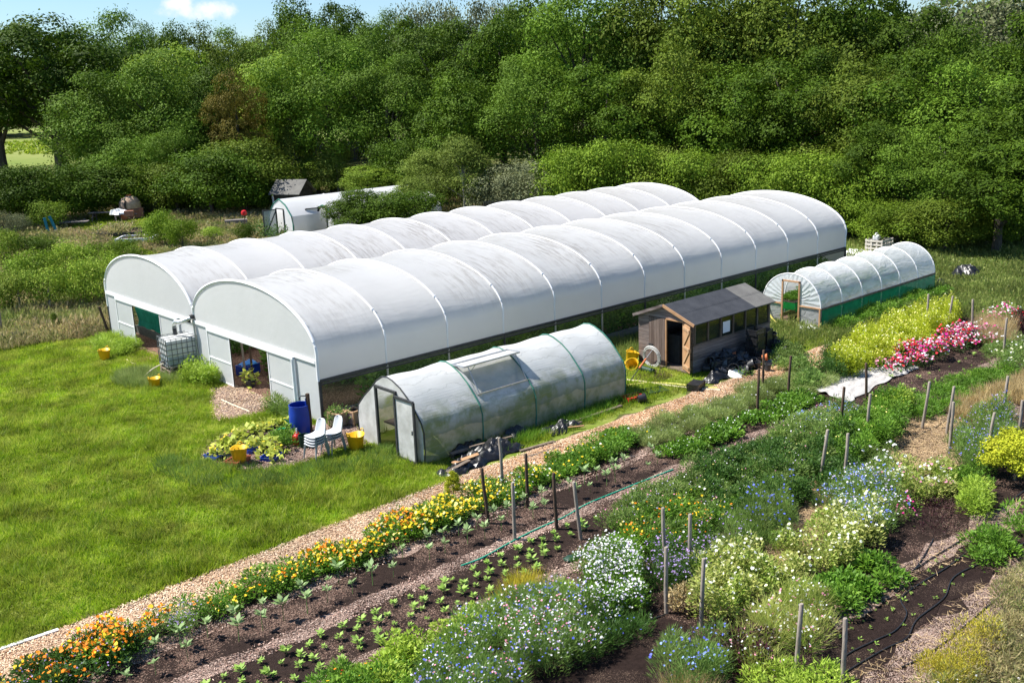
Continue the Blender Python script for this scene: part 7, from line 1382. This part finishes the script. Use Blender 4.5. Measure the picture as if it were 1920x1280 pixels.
o = patch('potted_squash', 'squash in a dark pot just inside the front tunnel doorway', [(0.2, 5.0), (0.55, 5.0), (0.55, 5.4), (0.2, 5.4)], 0.62, 'squash', world=True, seed=160, lf=(0.15, 0.14), nl=26, sp=0.25, kind='thing', cat='squash plant', upw=0.3)
single('plant_pot', pot_proto(0.2, 0.25, M_dark), (0.38, 5.2, 0.01), 'dark pot holding the squash just inside the doorway', 'plant pot')
MBn = MB().grid(lambda u, v: (1.0+0.05*math.sin(v*9), 11.4+4.8*u, 0.35+1.45*v+0.02*math.sin(u*30)), 30, 6)
M_teal = surf('teal_netting', (0.0, 0.16, 0.10), (0.02, 0.30, 0.2), scale=3, rough=0.7, bump=0.6, bscale=6, stretch=(1, 1, 0.5), transl=0.2)
tag(MBn.build('green_screen', M_teal, loc=(1.4, 13, 0)), 'green netting screen inside the rear tunnel doorway', 'netting')
tag(MB().box((0.95, 13.8, 0.18), (0.06, 4.8, 0.34)).build('raised_edge', M_board, loc=(1.35, 13.0, 0)), 'grey green board below the netting in the rear tunnel', 'board')
o = MB().bar((0.9, 13.6, 1.55), (0.9, 11.2, 0.7), 0.05).build('brace', M_dark, loc=(0.9, 13.6, 0)); tag(o, 'dark diagonal brace seen through the rear tunnel doorway', 'pole')
o = MB().tube([(0.7, 11.45, 0), (0.7, 11.55, 1.7)], 0.05, n=8).build('post', M_stakeG, loc=(0.7, 11.45, 0), smooth=True); tag(o, 'brown post inside the right of the rear tunnel doorway', 'post')

# ================================================================== LEFT MEADOW: CLAY OVEN AND TABLES
M_clay = surf('baked_clay', (0.40, 0.27, 0.18), (0.60, 0.44, 0.32), scale=2.5, rough=0.9, bump=0.4); M_brickw = surf('red_brick', (0.30, 0.12, 0.08), (0.42, 0.2, 0.13), scale=5, rough=0.9)
M_tablew = surf('weathered_grey_wood', (0.13, 0.11, 0.10), (0.26, 0.23, 0.21), scale=5, rough=0.85)
SF = 1.0
oc = G(247, 409); ov_ = thing('clay_oven', oc, 'domed clay pizza oven with a red topped vent on a brick base', 'oven')
MB().box(oc+Vector((0, 0, 0.42)), (1.5, 1.5, 0.84)).build('plinth', M_brickw, ov_, bevel=0.03)
MB().lathe([(0.84, 0.84), (0.86, 1.05), (0.8, 1.35), (0.62, 1.62), (0.36, 1.78), (0.0, 1.84)], c=oc, n=28).build('dome', M_clay, ov_, smooth=True); MB().lathe([(0.18, 1.76), (0.2, 1.92), (0.13, 1.92), (0.1, 1.8)], c=oc, n=16).build('vent', M_terra, ov_, smooth=True)
mo = oc+Vector((-0.55, -0.62, 1.16)); MB().lathe([(0.0, 0.0), (0.3, 0.0), (0.34, 0.06), (0.26, 0.1), (0.0, 0.1)], n=20, M=Matrix.Translation(mo) @ Matrix.Rotation(math.radians(138), 4, 'Z') @ Matrix.Rotation(math.radians(90), 4, 'Y')).build('mouth', M_black, ov_, smooth=True)
MB().box(oc+Vector((-0.75, -0.6, 0.3)), (0.5, 0.5, 0.6), rz=0.8).build('firebox', M_terra, ov_, bevel=0.02)
def table(px, py, label, w=1.7, rz=0.3, h=0.74, bench=True, mat=M_tablew):
    c = G(px, py); o = thing('picnic_table', c, label, 'table'); R = Matrix.Rotation(rz, 4, 'Z'); m = MB()
    for i in range(4): m.box(c+R@Vector((0, -0.3+0.2*i, h)), (w, 0.17, 0.04), rz=rz)
    m.build('tabletop', mat, o)
    for s in (-1, 1):
        if bench: MB().box(c+R@Vector((0, s*0.65, 0.44)), (w, 0.26, 0.04), rz=rz).build('bench_seat', mat, o)
        q = MB(); q.bar(c+R@Vector((s*w*0.36, -0.6, 0)), c+R@Vector((s*w*0.36, -0.15, h)), 0.06); q.bar(c+R@Vector((s*w*0.36, 0.6, 0)), c+R@Vector((s*w*0.36, 0.15, h)), 0.06); q.bar(c+R@Vector((s*w*0.36, -0.68, 0.4)), c+R@Vector((s*w*0.36, 0.68, 0.4)), 0.06); q.build('leg_frame', mat, o)
table(200, 415, 'picnic table left of the clay oven', w=2.6, rz=-0.7, bench=False); table(238, 410, 'picnic table directly before the clay oven, a white bundle on it', w=2.2, rz=-0.7)
table(208, 398, 'dark bench table behind the picnic table at left', w=1.5, rz=-0.7, bench=False)
crumple('white_bundle', G(225, 402, 0.75), (1.1, 1.0, 0.75), M_bag, 'white cloth bundle heaped on the picnic table by the oven', 'bundle', 41, 0.3, amp=0.1)
o = MB().box(G(242, 400, 0.95), (0.7, 0.3, 0.4), rz=-0.7).build('pink_board', M_brickw, loc=G(242, 400, 0.8)); tag(o, 'reddish box on the picnic table before the oven', 'box')
def fold_chair(px, py, rz, label):
    c = G(px, py); o = thing('folding_chair', c, label, 'chair'); R = Matrix.Rotation(rz, 4, 'Z')
    MB().box(c+R@Vector((0, 0, 0.45)), (0.5, 0.5, 0.04), rz=rz).build('seat', M_tablew, o); MB().box(c+R@Vector((0, 0.26, 0.75)), (0.5, 0.04, 0.4), rz=rz).build('backrest', M_tablew, o)
    for a, b in ((-1, -1), (1, -1), (-1, 1), (1, 1)): MB().bar(c+R@Vector((a*0.22, b*0.22, 0)), c+R@Vector((a*0.22, -b*0.1, 0.45)), 0.035).build('leg', M_tablew, o)
fold_chair(266, 408, 1.2, 'folding chair at the right of the clay oven'); fold_chair(182, 402, -0.5, 'small chair behind the left picnic table')
o = MB().box(G(137, 416, 0.4), (2.3, 0.8, 0.07), rz=-0.6); 
for s in (-1, 1): o.box(G(137, 416, 0.18)+Matrix.Rotation(-0.6, 3, 'Z')@Vector((s*0.85, 0, 0)), (0.08, 0.6, 0.36), rz=-0.6)
tag(o.build('low_bench', M_tablew, loc=G(137, 416)), 'low grey bench on the mown grass left of the oven', 'bench')
wl = thing('low_wall', G(130, 393), 'low dark sleeper wall at the back of the oven clearing', 'wall'); a_, b_ = G(128, 394), G(232, 390)
MB().bar(a_+Vector((0, 0, 0.45)), a_.lerp(b_, 0.28)+Vector((0, 0, 0.45)), 0.3, 0.9).build('sleepers', M_dark, wl); MB().bar(a_.lerp(b_, 0.75)+Vector((0, 0, 0.55)), b_+Vector((0, 0, 0.55)), 0.3, 1.1).build('brick_part', M_brickw, wl)
m = MB()
for i in range(9): q = a_.lerp(b_, 0.28+0.5*i/8); m.bar(q, q+Vector((0, 0, 1.1)), 0.08)
for z in (0.5, 1.05): m.bar(a_.lerp(b_, 0.26)+Vector((0, 0, z)), a_.lerp(b_, 0.78)+Vector((0, 0, z)), 0.07)
m.build('rails', M_tablew, wl)
def bed(px, py, w, d, rz, mat, label, plants=True):
    c = G(px, py); o = thing('raised_bed', c, label, 'raised bed'); R = Matrix.Rotation(rz, 4, 'Z'); m = MB()
    for s in (-1, 1): m.box(c+R@Vector((0, s*d/2, 0.16)), (w, 0.1, 0.32), rz=rz); m.box(c+R@Vector((s*w/2, 0, 0.16)), (0.1, d-0.1, 0.32), rz=rz)
    m.build('timber_sides', mat, o); MB().box(c+Vector((0, 0, 0.12)), (w-.1, d-.1, 0.2), rz=rz).build('soil', M_soil, o); return c, R
c, R = bed(228, 440, 3.6, 2.6, -0.7, M_dark, 'dark timber raised bed full of straw coloured plants'); patch('bed_plants', 'tan and green plants filling the dark raised bed', [tuple((c+R@Vector(p))[:2]) for p in ((-1.5, -1.1, 0), (1.5, -1.1, 0), (1.5, 1.1, 0), (-1.5, 1.1, 0))], 0.9, 'weedgold', world=True, seed=170, lf=(0.25, 0.06), nl=90, sp=0.6, cat='plants')
bed(258, 452, 2.4, 1.8, -0.7, M_bag, 'pale framed empty raised bed right of the dark one')
for i, (px, py, tx, ty) in enumerate(((108, 437, 98, 405), (92, 440, 88, 408))):
    B, T = G(px, py), G(px, py)+Vector((0, 0, 0)); D = math.hypot(B.x-CAM[0], B.y-CAM[1]); h = HT(tx, ty, D); dx = (tx-px)/F_PX*D
    tag(MB().bar(B, B+Vector((rt[0]*dx, rt[1]*dx, h)), 0.3, 0.08).build('blue_board', surf('faded_blue_paint', (0.02, 0.20, 0.28), (0.04, 0.28, 0.36), scale=3, rough=0.7), loc=B), ['bright blue leaning board before the rounded yellow green bush', 'narrow blue board in the leaves left of the leaning one'][i], 'board')
bp_ = thing('brush_pile', G(400, 384), 'long grey brown pile of cut brushwood at the wood edge', 'brush pile'); m = MB(); rr = random.Random(4); a_, b_ = G(350, 385), G(455, 388)
for i in range(420):
    q = a_.lerp(b_, rr.random()); hh = rr.uniform(0, 1.3); q = q+Vector((rr.gauss(0, .5), rr.gauss(0, .5), hh)); d_ = Vector((rr.gauss(0.6, .5), rr.gauss(-0.6, .5), rr.gauss(0, .25))).normalized()*rr.uniform(0.5, 1.4); m.tube([q-d_, q+d_], rr.uniform(0.015, 0.04), n=3, cap=False)
m.build('sticks', surf('dead_twigs', (0.12, 0.085, 0.06), (0.24, 0.18, 0.13), scale=4, rough=0.9), bp_)
o = MB().box(G(443, 418, 0.3), (1.6, 0.6, 0.5), rz=-0.5); tag(o.build('block', M_tablew, loc=G(443, 418)), 'weathered grey crate in the grass left of the small greenhouses', 'crate')
rfp = G(461, 432, 0); rfl = thing('red_pole', rfp, 'small bright red ball on a stick left of the greenhouses', 'marker'); MB().tube([rfp, rfp+Vector((0, 0, 1.1))], 0.03, n=6).build('stick', M_stakeD, rfl); MB().lathe([(0, 1.05), (0.18, 1.12), (0.22, 1.28), (0.16, 1.42), (0, 1.48)], c=rfp, n=14).build('ball', M_red, rfl, smooth=True)

# ---- little dark shed
c = G(552, 398); dsh = thing('little_shed', c, 'little dark shed with a pale felt roof behind the small greenhouses', 'shed'); rz = math.radians(-60); R = Matrix.Rotation(rz, 4, 'Z')
def W_(x, y, z): return c+R@Vector((x, y, 0))+Vector((0, 0, z))
w, d = 2.3, 2.3; M_dkw = boards_mat('dark_cladding', (0.025, 0.022, 0.02), (0.075, 0.065, 0.058), 0.15)
E_, Rg = 1.75, 2.6
MB().slab([W_(-w/2, -d/2, 0), W_(-w/2, d/2, 0), W_(-w/2, d/2, E_), W_(-w/2, 0, Rg), W_(-w/2, -d/2, E_)], R@Vector((0.05, 0, 0))).build('wall', M_dkw, dsh); MB().slab([W_(w/2, -d/2, 0), W_(w/2, d/2, 0), W_(w/2, d/2, E_), W_(w/2, 0, Rg), W_(w/2, -d/2, E_)], R@Vector((-0.05, 0, 0))).build('wall', M_dkw, dsh)
for s in (-1, 1): MB().slab([W_(-w/2+.06, s*d/2, 0), W_(w/2-.06, s*d/2, 0), W_(w/2-.06, s*d/2, E_), W_(-w/2+.06, s*d/2, E_)], R@Vector((0, -s*0.05, 0))).build('wall', M_dkw, dsh)
for s in (-1, 1): MB().slab([W_(-w/2-.25, 0, Rg+.06), W_(w/2+.25, 0, Rg+.06), W_(w/2+.25, s*(d/2+.3), E_-.14), W_(-w/2-.25, s*(d/2+.3), E_-.14)], 0.05).build('roof', M_felt2, dsh)
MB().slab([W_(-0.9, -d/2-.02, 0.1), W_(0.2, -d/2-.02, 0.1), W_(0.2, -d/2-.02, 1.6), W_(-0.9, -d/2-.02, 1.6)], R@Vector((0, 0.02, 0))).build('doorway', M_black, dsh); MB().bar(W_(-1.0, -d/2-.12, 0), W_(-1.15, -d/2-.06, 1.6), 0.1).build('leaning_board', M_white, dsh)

# ---- two small white greenhouses
M_ghf = film('white_greenhouse_film', (0.90, 0.90, 0.89), (0.85, 0.85, 0.84), transl=0.4, streak=False, bump=0.1); M_ghgl = surf('door_film', (0.30, 0.36, 0.35), (0.42, 0.48, 0.46), scale=2, rough=0.2, transp=0.2)
def greenhouse(cx_, cy_, w, ln, eave, ridge, label):
    g_ = thing('small_greenhouse', (cx_, cy_, 0), label, 'greenhouse', 'small white greenhouses'); h2 = w/2
    pr = [(-h2, 0), (-h2*1.04, eave*0.6), (-h2*0.96, eave), (-h2*0.5, (eave+ridge)/2+0.18), (0, ridge), (h2*0.5, (eave+ridge)/2+0.18), (h2*0.96, eave), (h2*1.04, eave*0.6), (h2, 0)]
    pr = [(cy_+y, z) for y, z in pr]
    MB().grid(lambda u, v: (cx_+ln*u, *[pr[min(7, int(v*8+1e-6))][q]*(1-(v*8-min(7, int(v*8+1e-6))))+pr[min(7, int(v*8+1e-6))+1][q]*(v*8-min(7, int(v*8+1e-6))) for q in (0, 1)]), 10, 8).build('cover', M_ghf, g_, smooth=True, angle=30)
    for i in range(4): MB().tube([(cx_+ln*i/3-0.02, y, z) for y, z in pr], 0.05, n=6).build('hoop', M_greentape if i == 0 else M_ghf, g_, smooth=True)
    dw = 0.5
    MB().poly([(cx_-0.02, cy_+dw, 0), (cx_-0.02, cy_+dw, 1.95)]+[(cx_-0.02, y, z) for y, z in pr[4:]]).build('end_wall', M_ghf, g_); MB().poly([(cx_-0.02, cy_-dw, 0), (cx_-0.02, cy_-dw, 1.95)]+[(cx_-0.02, y, z) for y, z in pr[4::-1]]).build('end_wall', M_ghf, g_)
    MB().poly([(cx_-0.02, cy_-dw, 1.95), (cx_-0.02, cy_, ridge), (cx_-0.02, cy_+dw, 1.95)]).build('end_wall', M_ghf, g_); MB().poly([(cx_+ln, y, z) for y, z in pr]).build('end_wall', M_ghf, g_)
    dr = MB().quad((cx_-0.95, cy_+dw+0.15, 0.05), (cx_-0.03, cy_+dw, 0.05), (cx_-0.03, cy_+dw, 1.9), (cx_-0.95, cy_+dw+0.15, 1.9)).build('door', M_ghgl, g_); m = MB()
    for p, q in (((cx_-0.95, cy_+dw+.15, 0.05), (cx_-0.95, cy_+dw+.15, 1.9)), ((cx_-0.03, cy_+dw, 0.05), (cx_-0.03, cy_+dw, 1.9)), ((cx_-0.95, cy_+dw+.15, 1.9), (cx_-0.03, cy_+dw, 1.9)), ((cx_-0.95, cy_+dw+.15, 0.1), (cx_-0.03, cy_+dw, 1.85))): m.bar(p, q, 0.06)
    m.build('door_rim', M_dark, dr); m = MB()
    for yy in (-dw, dw): m.bar((cx_-0.04, cy_+yy, 0), (cx_-0.04, cy_+yy, 1.97), 0.08)
    m.bar((cx_-0.04, cy_-dw, 1.97), (cx_-0.04, cy_+dw, 1.97), 0.07); m.build('door_frame', M_dark, g_)
ga = G(530, 446); greenhouse(ga.x, ga.y, 3.1, 10.5, 1.55, 2.62, 'larger white greenhouse on the left, its long roof running towards the bush')
gb = G(605, 442); greenhouse(gb.x, gb.y-0.3, 2.7, 9.0, 1.3, 2.1, 'smaller white greenhouse on the right, half hidden by the dark bush')
for i in range(6): x_ = ga.x-0.7+0.1*i; patch('weed_fringe', 'tall dark weeds growing before the small greenhouses', [(ga.x-1.6, ga.y-2.5), (ga.x-0.8, ga.y-2.5), (ga.x-0.8, ga.y+1.8), (ga.x-1.6, ga.y+1.8)], 1.1, 'deep', world=True, seed=180, lf=(0.2, 0.06), nl=90, sp=0.7, cat='plants') if i == 0 else None
